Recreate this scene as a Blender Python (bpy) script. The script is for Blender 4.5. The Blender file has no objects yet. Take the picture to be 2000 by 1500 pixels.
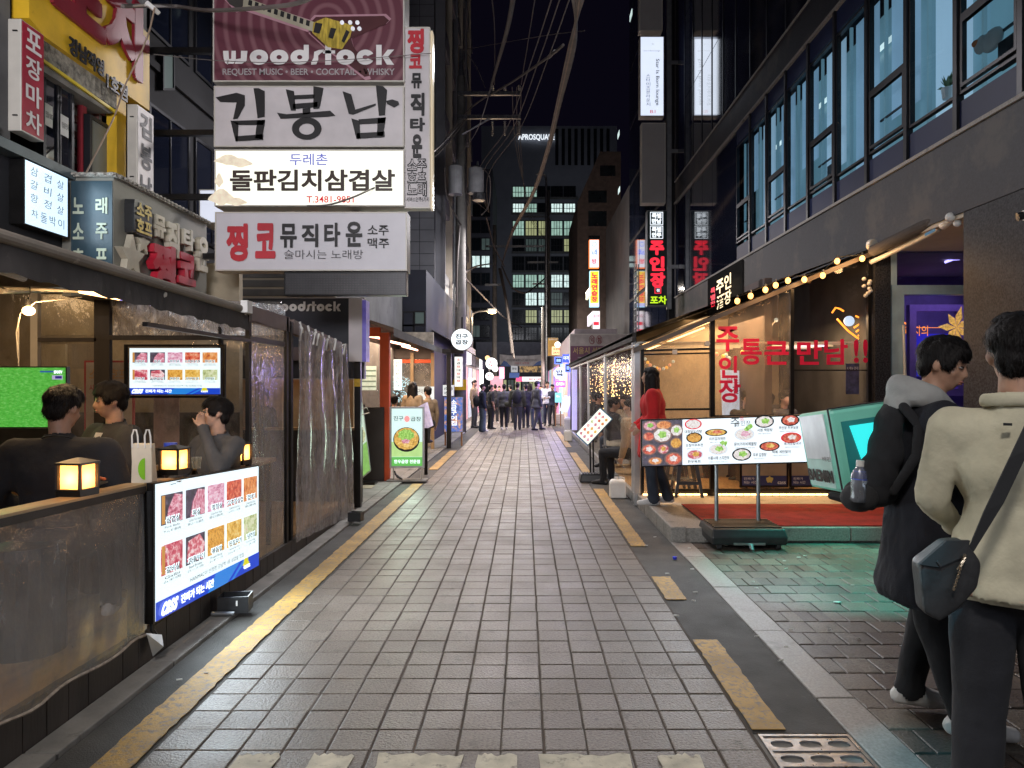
import bpy, bmesh, math, random
import numpy as np
from mathutils import Vector, Matrix, noise, Euler
R = random.Random(7)
sc = bpy.context.scene
# ------------------------------------------------------------ camera
F, CX, CY, H = 1390.0, 1025.0, 752.0, 1.57      # focal length and vanishing point of the street, measured on the photo
cam = bpy.data.cameras.new('camera'); camo = bpy.data.objects.new('camera', cam)
sc.collection.objects.link(camo); sc.camera = camo
camo.location = (0, 0, H); camo.rotation_euler = (math.radians(90), 0, 0)
cam.sensor_width = 36; cam.lens = F/2000*36
cam.shift_x = -25/2000; cam.shift_y = 2/2000
cam.clip_start = .05; cam.clip_end = 900
# ------------------------------------------------------------ night sky
w = bpy.data.worlds.new('World'); sc.world = w; w.use_nodes = True
bgn = w.node_tree.nodes['Background']
bgn.inputs[0].default_value = (.0023, .0018, .0048, 1); bgn.inputs[1].default_value = 1.0
sc.view_settings.view_transform = 'Standard'; sc.view_settings.look = 'None'
sc.view_settings.exposure = 0; sc.view_settings.gamma = 1
sc.cycles.use_denoising = True
sc.cycles.max_bounces = 8; sc.cycles.transparent_max_bounces = 28
sc.cycles.sample_clamp_indirect = 4
sc.cycles.blur_glossy = .5

def area(name, loc, rot, size, power, col, size_y=None, spread=None):
    l = bpy.data.lights.new(name, 'AREA'); l.energy = power; l.color = col; l.size = size
    if size_y: l.shape = 'RECTANGLE'; l.size_y = size_y
    if spread: l.spread = math.radians(spread)
    o = bpy.data.objects.new(name, l); sc.collection.objects.link(o)
    o.location = loc; o.rotation_euler = [math.radians(a) for a in rot]; return o
def point(name, loc, power, col, r=.05):
    l = bpy.data.lights.new(name, 'POINT'); l.energy = power; l.color = col; l.shadow_soft_size = r
    o = bpy.data.objects.new(name, l); sc.collection.objects.link(o); o.location = loc; return o
WARM, WHITE, COOL = (1, .68, .36), (1, .93, .84), (.80, .88, 1)
# street lamps and lit shop fronts: the ones behind the photographer and those along the lane
area('street_and_fill_light', (-.6, -2.2, 6.2), (12, 0, 0), .7, 245, (1, .94, .87))
area('street_and_fill_light', (-.9, 12, 7.0), (0, 0, 0), .8, 430, (.98, .93, .95))
area('street_and_fill_light', (-.3, 24, 6.8), (0, 0, 0), .8, 560, (.98, .93, .95))
area('street_and_fill_light', (.2, 37, 6.6), (0, 0, 0), .8, 600, (1, .90, .80))
area('shop_front_light', (1.2, -1.4, 3.0), (70, 0, 0), 2.4, 40, (.86, .90, 1), 1.2)
area('shop_front_light', (-1.2, -1.0, 3.6), (104, 0, 8), 2.0, 150, (.95, .93, 1), 1.0, 110)
def spot(name, loc, to, power, col, ang, blend=.2, r=.04):
    l = bpy.data.lights.new(name, 'SPOT'); l.energy = power; l.color = col; l.spot_size = math.radians(ang); l.spot_blend = blend; l.shadow_soft_size = r
    o = bpy.data.objects.new(name, l); sc.collection.objects.link(o); o.location = loc; o.rotation_euler = (Vector(to)-Vector(loc)).to_track_quat('-Z', 'Y').to_euler(); return o
spot('unseen_teal_light', (4.35, 6.6, 3.0), (3.0, 6.1, 0), 720, (.02, .80, .62), 42, .35)  # teal spot with no visible source, added to tint the side paving
spot('unseen_teal_light', (.2, .9, 3.2), (1.63, 2.95, 0), 330, (.02, .62, .85), 9, .6)  # second added teal spot, source unseen, aimed at the near kerb
# added area lights, sources unseen, that brighten the far facades
area('far_fill_light', (8, 88, 16), (-75, 0, 180), 14, 900, (.86, .92, 1), 6); area('far_fill_light', (-2, 60, 12), (-60, 0, 180), 6, 600, (.92, .92, 1), 3)
area('street_and_fill_light', (.4, 19, 6.5), (0, 62, 0), .8, 260, (.93, .93, 1)); area('street_and_fill_light', (.6, 27, 7), (55, 0, -35), .8, 260, (1, .9, .82))  # added unseen lamps that brighten the walls on both sides

# ------------------------------------------------------------ helpers
def P(px, py, Y): return Vector(((px-CX)*Y/F, Y, H+(CY-py)*Y/F))          # pixel of the photo on a frontal plane Y
def PX(px, py, X): return P(px, py, X*F/(px-CX))                          # ... on a side plane X
def G(px, py, z=0.): return P(px, py, (H-z)*F/(py-CY))                    # ... on the ground
W = {}
def link(o): sc.collection.objects.link(o)
def tag(o, label=None, cat=None, group=None, kind=None):
    for k, v in (('label', label), ('category', cat), ('group', group), ('kind', kind)):
        if v: o[k] = v
    return o
def thing(name, label, cat, loc=(0, 0, 0), group=None, rz=0):
    o = bpy.data.objects.new(name, None); link(o); o.location = loc; o.rotation_euler = (0, 0, rz)
    o.empty_display_size = .1
    W[o.name] = Vector(loc); return tag(o, label, cat, group)
class MB:
    def __init__(s): s.v = []; s.f = []
    def add(s, vs, fs):
        n = len(s.v); s.v += [Vector(v) for v in vs]; s.f += [[i+n for i in f] for f in fs]; return s
    def obox(s, O, U, V, N):
        O, U, V, N = map(Vector, (O, U, V, N))
        vs = [O, O+U, O+U+V, O+V, O+N, O+U+N, O+U+V+N, O+V+N]
        return s.add(vs, [(0,1,2,3), (4,5,6,7), (0,1,5,4), (1,2,6,5), (2,3,7,6), (3,0,4,7)])
    def box(s, a, b):
        return s.obox(a, (b[0]-a[0],0,0), (0,b[1]-a[1],0), (0,0,b[2]-a[2]))
    def quad(s, *p): return s.add(p, [tuple(range(len(p)))])
    def ring(s, c, ax, r, n, ry=None):
        ax = Vector(ax).normalized(); t = Vector((0,0,1)) if abs(ax.z) < .9 else Vector((0,1,0))
        u = ax.cross(t).normalized(); v = ax.cross(u)
        return [Vector(c)+u*r*math.cos(2*math.pi*i/n)+v*(ry or r)*math.sin(2*math.pi*i/n) for i in range(n)]
    def loft(s, rings, caps=True):
        n = len(rings[0]); vs = [p for r in rings for p in r]; fs = []
        for k in range(len(rings)-1):
            for i in range(n):
                j = (i+1) % n; fs.append((k*n+i, k*n+j, (k+1)*n+j, (k+1)*n+i))
        if caps: fs += [tuple(range(n)), tuple(range((len(rings)-1)*n, len(rings)*n))]
        return s.add(vs, fs)
    def cyl(s, a, b, r, r2=None, n=10):
        a, b = Vector(a), Vector(b); return s.loft([s.ring(a, b-a, r, n), s.ring(b, b-a, r if r2 is None else r2, n)])
    def tube(s, pts, r, n=6):
        pts = [Vector(p) for p in pts]; rs = []
        for i, p in enumerate(pts):
            d = pts[min(i+1, len(pts)-1)]-pts[max(i-1, 0)]
            rs.append(s.ring(p, d, r, n))
        return s.loft(rs)
    def ball(s, c, r, n=12, m=8):
        c = Vector(c); r = Vector(r if hasattr(r, '__len__') else (r, r, r)); vs = [c+Vector((0,0,r.z))]; fs = []
        for k in range(1, m):
            a = math.pi*k/m
            for i in range(n):
                b = 2*math.pi*i/n; vs.append(c+Vector((r.x*math.sin(a)*math.cos(b), r.y*math.sin(a)*math.sin(b), r.z*math.cos(a))))
        vs.append(c-Vector((0,0,r.z)))
        for i in range(n):
            j = (i+1) % n; fs.append((0, 1+i, 1+j)); fs.append((len(vs)-1, 1+(m-2)*n+j, 1+(m-2)*n+i))
            for k in range(m-2): fs.append((1+k*n+i, 1+(k+1)*n+i, 1+(k+1)*n+j, 1+k*n+j))
        return s.add(vs, fs)
    def prism(s, pts, ext):
        pts = [Vector(p) for p in pts]; return s.loft([pts, [p+Vector(ext) for p in pts]])
    def mesh(s, name, off=Vector((0,0,0)), smooth=False, recalc=True):
        me = bpy.data.meshes.new(name); me.from_pydata([v-off for v in s.v], [], s.f)
        if recalc:
            bm = bmesh.new(); bm.from_mesh(me); bmesh.ops.recalc_face_normals(bm, faces=bm.faces); bm.to_mesh(me); bm.free()
        if smooth:
            me.shade_smooth()
        return me
    def build(s, name, mat, parent=None, smooth=False, bevel=0, recalc=True):
        off = W.get(parent.name, Vector((0,0,0))) if parent else Vector((0,0,0))
        me = s.mesh(name, off, smooth, recalc); me.materials.append(mat)
        o = bpy.data.objects.new(name, me); link(o); W[o.name] = off
        if parent: o.parent = parent; o.location = Vector((0,0,0))
        if parent and parent.type == 'MESH': W[o.name] = W[parent.name]
        if bevel:
            b = o.modifiers.new('bevel', 'BEVEL'); b.width = bevel; b.segments = 2; b.limit_method = 'ANGLE'
        return o
def struct(o, label=None): o['kind'] = 'structure'; return o
def solo(mb, name, mat, label, cat, group=None, **k):                     # a thing that is one mesh
    c = sum(mb.v, Vector())/len(mb.v); c.z = min(v.z for v in mb.v)
    W['_tmp'] = c
    me = mb.mesh(name, c, k.get('smooth', False)); me.materials.append(mat)
    o = bpy.data.objects.new(name, me); link(o); o.location = c; W[o.name] = c
    if k.get('bevel'):
        b = o.modifiers.new('bevel', 'BEVEL'); b.width = k['bevel']; b.segments = 2; b.limit_method = 'ANGLE'
    return tag(o, label, cat, group)
def copy_tree(o, parent=None):
    c = o.copy(); link(c); c.parent = parent
    for ch in list(o.children): copy_tree(ch, c)
    return c

# ------------------------------------------------------------ materials
def nt(name):
    m = bpy.data.materials.new(name); m.use_nodes = True; t = m.node_tree
    return m, t, t.nodes['Principled BSDF'], t.nodes['Material Output']
def pos(t, scale=(1,1,1)):
    g = t.nodes.new('ShaderNodeNewGeometry'); mp = t.nodes.new('ShaderNodeMapping'); mp.inputs['Scale'].default_value = scale
    t.links.new(g.outputs['Position'], mp.inputs[0]); return mp.outputs[0]
def nz(t, v, scale, detail=4, rough=.55):
    n = t.nodes.new('ShaderNodeTexNoise'); n.inputs['Scale'].default_value = scale; n.inputs['Detail'].default_value = detail
    n.inputs['Roughness'].default_value = rough; t.links.new(v, n.inputs['Vector']); return n.outputs['Fac']
def ramp(t, fac, stops):
    r = t.nodes.new('ShaderNodeValToRGB'); e = r.color_ramp.elements
    while len(e) > 1: e.remove(e[-1])
    e[0].position = stops[0][0]; e[0].color = tuple(stops[0][1])+(1,)
    for p, c in stops[1:]:
        k = e.new(p); k.color = tuple(c)+(1,)
    t.links.new(fac, r.inputs[0]); return r.outputs[0]
def mixc(t, fac, a, b, mode='MIX'):
    m = t.nodes.new('ShaderNodeMix'); m.data_type = 'RGBA'; m.blend_type = mode
    for s, x in ((0, fac), (6, a), (7, b)):
        if hasattr(x, 'is_linked') or hasattr(x, 'links'): t.links.new(x, m.inputs[s])
        elif s == 0: m.inputs[0].default_value = x
        else: m.inputs[s].default_value = tuple(x)+(1,)
    return m.outputs[2]
def bump(t, bs, h, strength, dist=.01):
    b = t.nodes.new('ShaderNodeBump'); b.inputs['Strength'].default_value = strength; b.inputs['Distance'].default_value = dist
    t.links.new(h, b.inputs['Height']); t.links.new(b.outputs[0], bs.inputs['Normal'])
def mat(name, col, rough=.6, metal=0, var=.25, vs=3, bmp=.15, bs_=80, stretch=(1,1,1), rvar=.0, spec=.5, dirt=None, dist=.004):
    m, t, b, o = nt(name)
    v = pos(t, stretch); n = nz(t, v, vs, 6)
    lo = [c*(1-var) for c in col]; hi = [min(1, c*(1+var)) for c in col]
    c = ramp(t, n, [(.3, lo), (.7, hi)])
    if dirt:
        dn = nz(t, v, dirt[1], 8, .7); f = ramp(t, dn, [(dirt[2], (0,0,0)), (dirt[2]+.12, (1,1,1))]); c = mixc(t, f, c, dirt[0])
    t.links.new(c, b.inputs['Base Color'])
    b.inputs['Roughness'].default_value = rough; b.inputs['Metallic'].default_value = metal; b.inputs['Specular IOR Level'].default_value = spec
    if rvar:
        rr = t.nodes.new('ShaderNodeMapRange'); rr.inputs[3].default_value = max(.02, rough-rvar); rr.inputs[4].default_value = min(1, rough+rvar)
        t.links.new(nz(t, v, vs*2.3, 5), rr.inputs[0]); t.links.new(rr.outputs[0], b.inputs['Roughness'])
    if bmp: bump(t, b, nz(t, v, bs_, 3), bmp, dist)
    return m
def emat(name, col, s=1., var=0., vs=2, rough=.3):
    m, t, b, o = nt(name)
    b.inputs['Base Color'].default_value = tuple(c*.6 for c in col)+(1,); b.inputs['Roughness'].default_value = rough
    b.inputs['Emission Strength'].default_value = s
    if var:
        n = nz(t, pos(t), vs, 3); c = ramp(t, n, [(.3, [x*(1-var) for x in col]), (.7, col)]); t.links.new(c, b.inputs['Emission Color'])
    else: b.inputs['Emission Color'].default_value = tuple(col)+(1,)
    return m
def food(name, stops, scale, s=.85, vor=False, stretch=(1,1,1)):
    m, t, b, o = nt(name); v = pos(t, stretch)
    if vor:
        n = t.nodes.new('ShaderNodeTexVoronoi'); n.inputs['Scale'].default_value = scale; t.links.new(v, n.inputs['Vector'])
        q = t.nodes.new('ShaderNodeSeparateColor'); t.links.new(n.outputs['Color'], q.inputs[0]); f = q.outputs[0]
    else: f = nz(t, v, scale, 5, .7)
    c = ramp(t, f, stops); t.links.new(c, b.inputs['Emission Color']); b.inputs['Emission Strength'].default_value = s
    b.inputs['Base Color'].default_value = (.1,.1,.1,1); b.inputs['Roughness'].default_value = .3
    return m
def vinyl(name, clear=.75, tint=(.9,.88,.84), haze=(.5,.48,.45), wr=1.0, ws=6, gl=.16, stretch=(1,1,.35), dist=.03, gmax=.30):
    m, t, b, o = nt(name); t.nodes.remove(b); v = pos(t, stretch)
    tr = t.nodes.new('ShaderNodeBsdfTransparent'); tr.inputs[0].default_value = tuple(tint)+(1,)
    gs = t.nodes.new('ShaderNodeBsdfGlossy'); gs.inputs['Roughness'].default_value = gl; gs.inputs[0].default_value = (.95,.95,.95,1)
    df = t.nodes.new('ShaderNodeBsdfDiffuse'); df.inputs[0].default_value = tuple(haze)+(1,)
    tl = t.nodes.new('ShaderNodeBsdfTranslucent'); tl.inputs[0].default_value = tuple(haze)+(1,)
    bp = t.nodes.new('ShaderNodeBump'); bp.inputs['Strength'].default_value = wr; bp.inputs['Distance'].default_value = dist
    t.links.new(nz(t, v, ws, 5, .6), bp.inputs['Height'])
    for s in (gs, df, tl): t.links.new(bp.outputs[0], s.inputs['Normal'])
    a1 = t.nodes.new('ShaderNodeMixShader'); a1.inputs[0].default_value = .28; t.links.new(df.outputs[0], a1.inputs[1]); t.links.new(tl.outputs[0], a1.inputs[2])
    fr = t.nodes.new('ShaderNodeFresnel'); fr.inputs[0].default_value = 1.5; t.links.new(bp.outputs[0], fr.inputs['Normal'])
    a2 = t.nodes.new('ShaderNodeMixShader'); t.links.new(a1.outputs[0], a2.inputs[1]); t.links.new(tr.outputs[0], a2.inputs[2])
    f = nz(t, pos(t, (1,1,.6)), 9, 7, .7); mr = t.nodes.new('ShaderNodeMapRange')
    mr.inputs[1].default_value = .3; mr.inputs[2].default_value = .75; mr.inputs[3].default_value = clear+.12; mr.inputs[4].default_value = clear-.22
    t.links.new(f, mr.inputs[0]); t.links.new(mr.outputs[0], a2.inputs[0])
    mt = t.nodes.new('ShaderNodeMath'); mt.operation = 'MULTIPLY_ADD'; mt.inputs[1].default_value = 1.5; mt.inputs[2].default_value = .02; mt.use_clamp = True
    t.links.new(fr.outputs[0], mt.inputs[0]); mn = t.nodes.new('ShaderNodeMath'); mn.operation = 'MINIMUM'; mn.inputs[1].default_value = gmax; t.links.new(mt.outputs[0], mn.inputs[0]); mt = mn
    a3 = t.nodes.new('ShaderNodeMixShader'); t.links.new(mt.outputs[0], a3.inputs[0]); t.links.new(a2.outputs[0], a3.inputs[1]); t.links.new(gs.outputs[0], a3.inputs[2])
    t.links.new(a3.outputs[0], o.inputs[0]); return m
def glass(name, tint=(.9,.95,1), f0=.05, rough=.02):
    m, t, b, o = nt(name); t.nodes.remove(b)
    tr = t.nodes.new('ShaderNodeBsdfTransparent'); tr.inputs[0].default_value = tuple(tint)+(1,)
    gs = t.nodes.new('ShaderNodeBsdfGlossy'); gs.inputs['Roughness'].default_value = rough
    fr = t.nodes.new('ShaderNodeFresnel'); fr.inputs[0].default_value = 1.5
    a = t.nodes.new('ShaderNodeMixShader'); t.links.new(fr.outputs[0], a.inputs[0]); t.links.new(tr.outputs[0], a.inputs[1]); t.links.new(gs.outputs[0], a.inputs[2])
    t.links.new(a.outputs[0], o.inputs[0]); return m

M = {}
M['asphalt'] = mat('asphalt', (.055,.052,.048), .75, var=.35, vs=2.5, bmp=.9, bs_=140, rvar=.15, dirt=((.11,.105,.09), 14, .62))
M['granite'] = mat('granite', (.25,.235,.215), .6, var=.3, vs=60, bmp=.25, bs_=120, dirt=((.12,.11,.10), 3, .55))
M['concrete'] = mat('concrete', (.20,.19,.175), .8, var=.3, vs=4, bmp=.4, bs_=60, dirt=((.09,.085,.075), 5, .58))
M['pole'] = mat('pole_concrete', (.20,.19,.175), .85, var=.25, vs=3, bmp=.3, bs_=40)
M['black_metal'] = mat('black_metal', (.018,.017,.017), .35, .6, var=.3, vs=8, bmp=.05)
M['grey_metal'] = mat('grey_metal', (.28,.29,.30), .38, .75, var=.2, vs=6, bmp=.06, rvar=.12)
M['alu'] = mat('aluminium', (.50,.51,.52), .35, .7, var=.15, vs=5, bmp=.04, rvar=.1)
M['steel'] = mat('galvanised_steel', (.27,.27,.28), .32, .85, var=.35, vs=14, bmp=.15, bs_=50, rvar=.15)
M['cream_metal'] = mat('cream_metal', (.55,.52,.46), .45, .1, var=.1, vs=4, bmp=.03)
M['dark_wood'] = mat('dark_stained_wood', (.036,.028,.024), .6, var=.4, vs=6, bmp=.4, bs_=60, stretch=(1,1,.15))
M['oak'] = mat('oak', (.42,.27,.13), .42, var=.3, vs=10, bmp=.15, bs_=40, stretch=(1,.2,1))
M['fabric'] = mat('awning_fabric', (.050,.043,.040), .9, var=.3, vs=4, bmp=.35, bs_=25, dirt=((.12,.105,.09), 7, .62))
M['rubber'] = mat('black_rubber', (.022,.022,.024), .7, var=.2, bmp=.2)
M['black_plastic'] = mat('black_plastic', (.02,.021,.023), .38, var=.3, vs=10, bmp=.12)
M['white_paint'] = mat('white_paint', (.52,.48,.38), .7, var=.25, vs=9, bmp=.9, bs_=60, dirt=((.20,.18,.15), 16, .55))
M['yellow_paint'] = mat('yellow_paint', (.42,.25,.06), .62, var=.35, vs=3, bmp=.9, bs_=110, dirt=((.22,.17,.115), 30, .49))
M['white_plastic'] = mat('white_plastic', (.72,.71,.68), .42, var=.1, vs=6, bmp=.08)
M['red_mat'] = mat('red_mat', (.30,.018,.014), .95, var=.3, vs=6, bmp=.9, bs_=160, dirt=((.12,.02,.015), 5, .58))
M['navy'] = mat('navy', (.012,.014,.035), .5, var=.3)
M['dark_glass'] = mat('dark_glass', (.010,.013,.026), .06, 0, var=.3, vs=.7, bmp=.02, bs_=1.4, spec=1.0, dist=.02)
M['dark_panel'] = mat('dark_panel', (.012,.018,.055), .5, .0, var=.2, vs=.8, bmp=.03, spec=.25)
M['dark_stone'] = mat('dark_granite', (.030,.031,.036), .45, var=.9, vs=55, bmp=.08, rvar=.06, spec=.18)
M['band_stone'] = mat('band_granite', (.019,.020,.027), .6, var=.4, vs=42, bmp=.15, dirt=((.05,.045,.042), 1.5, .5))
M['dark_wall'] = mat('dark_render_wall', (.018,.018,.021), .85, var=.35, vs=1.2, bmp=.3, bs_=30)
M['grey_wall'] = mat('grey_wall', (.13,.128,.125), .8, var=.3, vs=2, bmp=.3, bs_=40, dirt=((.06,.058,.055), 3, .58))
M['pale_wall'] = mat('pale_wall', (.46,.40,.31), .75, var=.15, vs=2.2, bmp=.2, bs_=30)
M['brick_red'] = mat('red_brick', (.20,.055,.04), .85, var=.4, vs=9, bmp=.5, bs_=60)
M['brown_wall'] = mat('brown_brick_wall', (.075,.055,.048), .85, var=.3, vs=4, bmp=.4, bs_=30)
M['text_black'] = mat('black_lettering', (.012,.011,.012), .5, var=.2, bmp=0)
M['text_red'] = mat('red_lettering', (.48,.022,.035), .5, var=.15, bmp=0)
M['text_white'] = mat('white_lettering', (.72,.70,.68), .5, var=.1, bmp=0)
M['text_grey'] = mat('grey_lettering', (.36,.34,.34), .5, var=.1, bmp=0)
M['red_emit'] = emat('red_neon', (1,.03,.06), 1.1)
M['white_emit'] = emat('white_led', (.86,.93,1), 1.25)
M['blue_emit'] = emat('blue_neon', (.10,.20,1), 1.6)
M['blue_ink'] = emat('blue_ink', (.03,.07,.62), .75)
M['black_ink'] = emat('black_ink', (.02,.02,.025), .25)
M['dark_ink'] = emat('dark_ink', (.05,.06,.06), .3)
M['red_ink'] = emat('red_ink', (.55,.02,.03), .8)
M['bulb'] = emat('warm_bulb', (1,.46,.12), 4.2)
M['strip_warm'] = emat('warm_led_strip', (1,.56,.22), 7)
M['strip_white'] = emat('white_tube', (1,.86,.72), 8)
M['strip_uv'] = emat('violet_tube', (.45,.36,1), 3)
def lantern_mat():
    m, t, b, o = nt('lantern_paper'); t.nodes.remove(b); tl = t.nodes.new('ShaderNodeBsdfTranslucent'); tl.inputs[0].default_value = (.9,.62,.30,1); e = t.nodes.new('ShaderNodeEmission'); e.inputs[0].default_value = (1,.50,.13,1); e.inputs[1].default_value = .75
    a = t.nodes.new('ShaderNodeAddShader'); t.links.new(tl.outputs[0], a.inputs[0]); t.links.new(e.outputs[0], a.inputs[1]); t.links.new(a.outputs[0], o.inputs[0]); return m
M['lantern'] = lantern_mat()
M['screen'] = emat('backlit_white', (.80,.95,1), 1.02)
M['screen_dim'] = emat('backlit_grey', (.72,.78,.86), .8)
M['vinyl'] = vinyl('clear_vinyl', .88, (.90,.88,.85), (.46,.43,.40), 1.0, 5, .10)
M['vinyl_clear'] = vinyl('very_clear_vinyl', .97, (.95,.93,.9), (.40,.34,.27), .6, 4, .06, (1,1,1), .02, .10)
M['vinyl_warm'] = vinyl('warm_front_vinyl', .84, (.92,.88,.82), (.50,.42,.32), .7, 4, .08, (1,1,1), .02, .16)
M['vinyl_haze'] = vinyl('hazy_vinyl', .64, (.80,.80,.82), (.36,.36,.37), .55, 5, .14, (1,1,.8))
M['vinyl_wr'] = vinyl('wrinkled_vinyl', .58, (.86,.85,.86), (.62,.59,.60), 1.0, 4.5, .10, (1.6,1.6,.3), .12)
M['glass'] = glass('window_glass')
M['leather'] = mat('black_leather', (.035,.035,.037), .45, var=.3, vs=20, bmp=.4, bs_=70)
FD = [
 food('pork_belly_print', [(.35,(.30,.03,.07)), (.5,(.72,.22,.32)), (.62,(.86,.62,.68)), (.7,(.8,.5,.55))], 26, .95, stretch=(1,1,2.3)),
 food('pork_neck_print', [(.36,(.42,.05,.10)), (.5,(.70,.25,.36)), (.64,(.88,.70,.74))], 38, .95, stretch=(1,1.5,.7)),
 food('pork_jowl_print', [(.35,(.45,.10,.22)), (.5,(.78,.38,.52)), (.66,(.90,.75,.82))], 30, .95, stretch=(1,.6,1.6)),
 food('spicy_pork_print', [(.36,(.30,.015,.01)), (.5,(.72,.10,.05)), (.62,(.80,.32,.18)), (.7,(.9,.6,.4))], 34, .95),
 food('pork_rind_print', [(.34,(.38,.04,.01)), (.5,(.80,.28,.06)), (.64,(.85,.5,.25))], 44, .95, stretch=(1,1,.6)),
 food('beef_rib_print', [(.36,(.40,.02,.05)), (.5,(.66,.10,.16)), (.6,(.88,.68,.66))], 24, .95),
 food('brisket_print', [(.36,(.45,.03,.07)), (.48,(.72,.15,.20)), (.6,(.92,.74,.74))], 22, .95, stretch=(1,1.4,1.8)),
 food('fried_rice_print', [(.35,(.35,.12,.01)), (.5,(.78,.36,.04)), (.66,(.85,.55,.15))], 60, .95),
 food('bean_stew_print', [(.36,(.42,.20,.02)), (.5,(.80,.45,.06)), (.66,(.92,.72,.30))], 30, .95),
 food('cold_noodle_print', [(.34,(.20,.25,.06)), (.48,(.55,.62,.30)), (.6,(.78,.80,.60)), (.72,(.6,.15,.1))], 28, .95),
 food('green_herb_print', [(.34,(.08,.30,.02)), (.5,(.30,.62,.08)), (.66,(.6,.85,.3))], 40, .95),
 food('dark_table_print', [(.35,(.02,.02,.03)), (.6,(.09,.07,.12)), (.7,(.2,.16,.22))], 30, .9),
 food('white_topping_print', [(.34,(.55,.42,.40)), (.5,(.86,.80,.78)), (.66,(.95,.95,.92))], 60, .95),
]
# ------------------------------------------------------------ lettering
_tc = {}
SCR = bpy.data.scenes.new('scratch')                                         # modifiers and lettering are evaluated here, away from the full scene
def evaluated(o):
    SCR.collection.objects.link(o); vl = SCR.view_layers[0]; vl.update(); dg = vl.depsgraph; dg.update()
    me = bpy.data.meshes.new_from_object(o.evaluated_get(dg)); bpy.data.objects.remove(o); return me
def textmesh(body, bold, space=1., resolution=3):
    k = (body, bold, space)
    if k in _tc: return _tc[k]
    c = bpy.data.curves.new('t', 'FONT'); c.body = body; c.offset = bold; c.resolution_u = resolution; c.space_character = space
    me = evaluated(bpy.data.objects.new('t', c))
    n = len(me.vertices); co = np.empty(n*3); me.vertices.foreach_get('co', co); co = co.reshape(-1, 3)
    fs = [list(p.vertices) for p in me.polygons]
    bpy.data.curves.remove(c); bpy.data.meshes.remove(me)
    mn = co.min(0); mx = co.max(0); _tc[k] = ((co-mn)/np.maximum(mx-mn, 1e-6), fs, mx-mn); return _tc[k]
class Fr:                                                                   # a flat rectangle in space: origin bottom left, U right, V up, N towards the viewer
    def __init__(s, O, BR, TL, toward=None):
        s.O = Vector(O); s.U = Vector(BR)-s.O; s.V = Vector(TL)-s.O; s.N = s.U.cross(s.V).normalized()
    def at(s, u, v, d=0): return s.O+s.U*u+s.V*v+s.N*d
    def sub(s, x0, y0, x1, y1, d=0): return Fr(s.at(x0,y0,d), s.at(x1,y0,d), s.at(x0,y1,d))
def frY(x0, y0, x1, y1, Y): return Fr(P(x0,y1,Y), P(x1,y1,Y), P(x0,y0,Y))   # from photo pixels, frontal
def text(parent, body, fr, x0, y0, x1, y1, m, bold=.012, d=.004, deep=0, name='lettering', shear=0, space=1.):
    co, fs, dim = textmesh(body, min(bold, .015), space); mb = MB(); ex = max(0, bold-.015); su, sv = ex/dim[0]*(x1-x0), ex/dim[1]*(y1-y0)
    for k, (a, b) in enumerate([(0,0)]+([(1,0),(-1,0),(0,1),(0,-1),(.75,.75),(-.75,.75),(.75,-.75),(-.75,-.75)] if ex > .004 else [])):
        vs = [fr.at(x0+(x1-x0)*(c[0]+shear*(c[1]-.5))+a*su, y0+(y1-y0)*c[1]+b*sv, d+deep+k*.0004) for c in co]; textadd(mb, vs, fs, fr, deep)
    return mb.build(name, m, parent, recalc=False)
def textadd(mb, vs, fs, fr, deep):
    if deep:
        back = [v-fr.N*deep for v in vs]; n = len(vs); ed = {}
        for f in fs:
            for a, b in zip(f, f[1:]+f[:1]):
                k = (min(a,b), max(a,b)); ed[k] = ed.get(k, 0)+1
        mb.add(vs+back, fs+[(a, b, b+n, a+n) for (a, b), q in ed.items() if q == 1])
    else: mb.add(vs, fs)
def plate(mb, fr, x0=0, y0=0, x1=1, y1=1, d=0., thick=.004):
    return mb.obox(fr.at(x0,y0,d), fr.U*(x1-x0), fr.V*(y1-y0), -fr.N*thick)
def disc(mb, fr, cx, cy, rx, ry, d=.003, n=20, jag=0):
    q = []
    for i in range(n):
        a = 2*math.pi*i/n; k = 1+jag*math.sin(i*2.7+cx*40); q.append(fr.at(cx+rx*math.cos(a)*k, cy+ry*math.sin(a)*k, d))
    return mb.quad(*q)
def frame_rect(mb, fr, w, deep=.03, d=0, x0=0, y0=0, x1=1, y1=1):           # four bars round a rectangle, w in metres
    lu, lv = fr.U.length, fr.V.length; u = w/lu; v = w/lv
    for a, b, c, e in ((x0-u, y0-v, x1+u, y0), (x0-u, y1, x1+u, y1+v), (x0-u, y0, x0, y1), (x1, y0, x1+u, y1)):
        mb.obox(fr.at(a,b,d), fr.U*(c-a), fr.V*(e-b), -fr.N*deep)
    return mb
# ============================================================ ground
mb = MB(); mb.quad((-80,-40,-.05), (80,-40,-.05), (80,260,-.05), (-80,260,-.05)); struct(mb.build('ground', M['asphalt']))
def strip(name, mt, x0, x1, y0, y1, z0, z1, step=4.0, parent=None, jit=.0):
    m = MB(); y = y0
    while y < y1-.01:
        e = min(y+step, y1); m.box((x0, y, z0), (x1, e, z1)); y = e
    o = m.build(name, mt, parent); 
    if not parent: struct(o)
    return o
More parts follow.
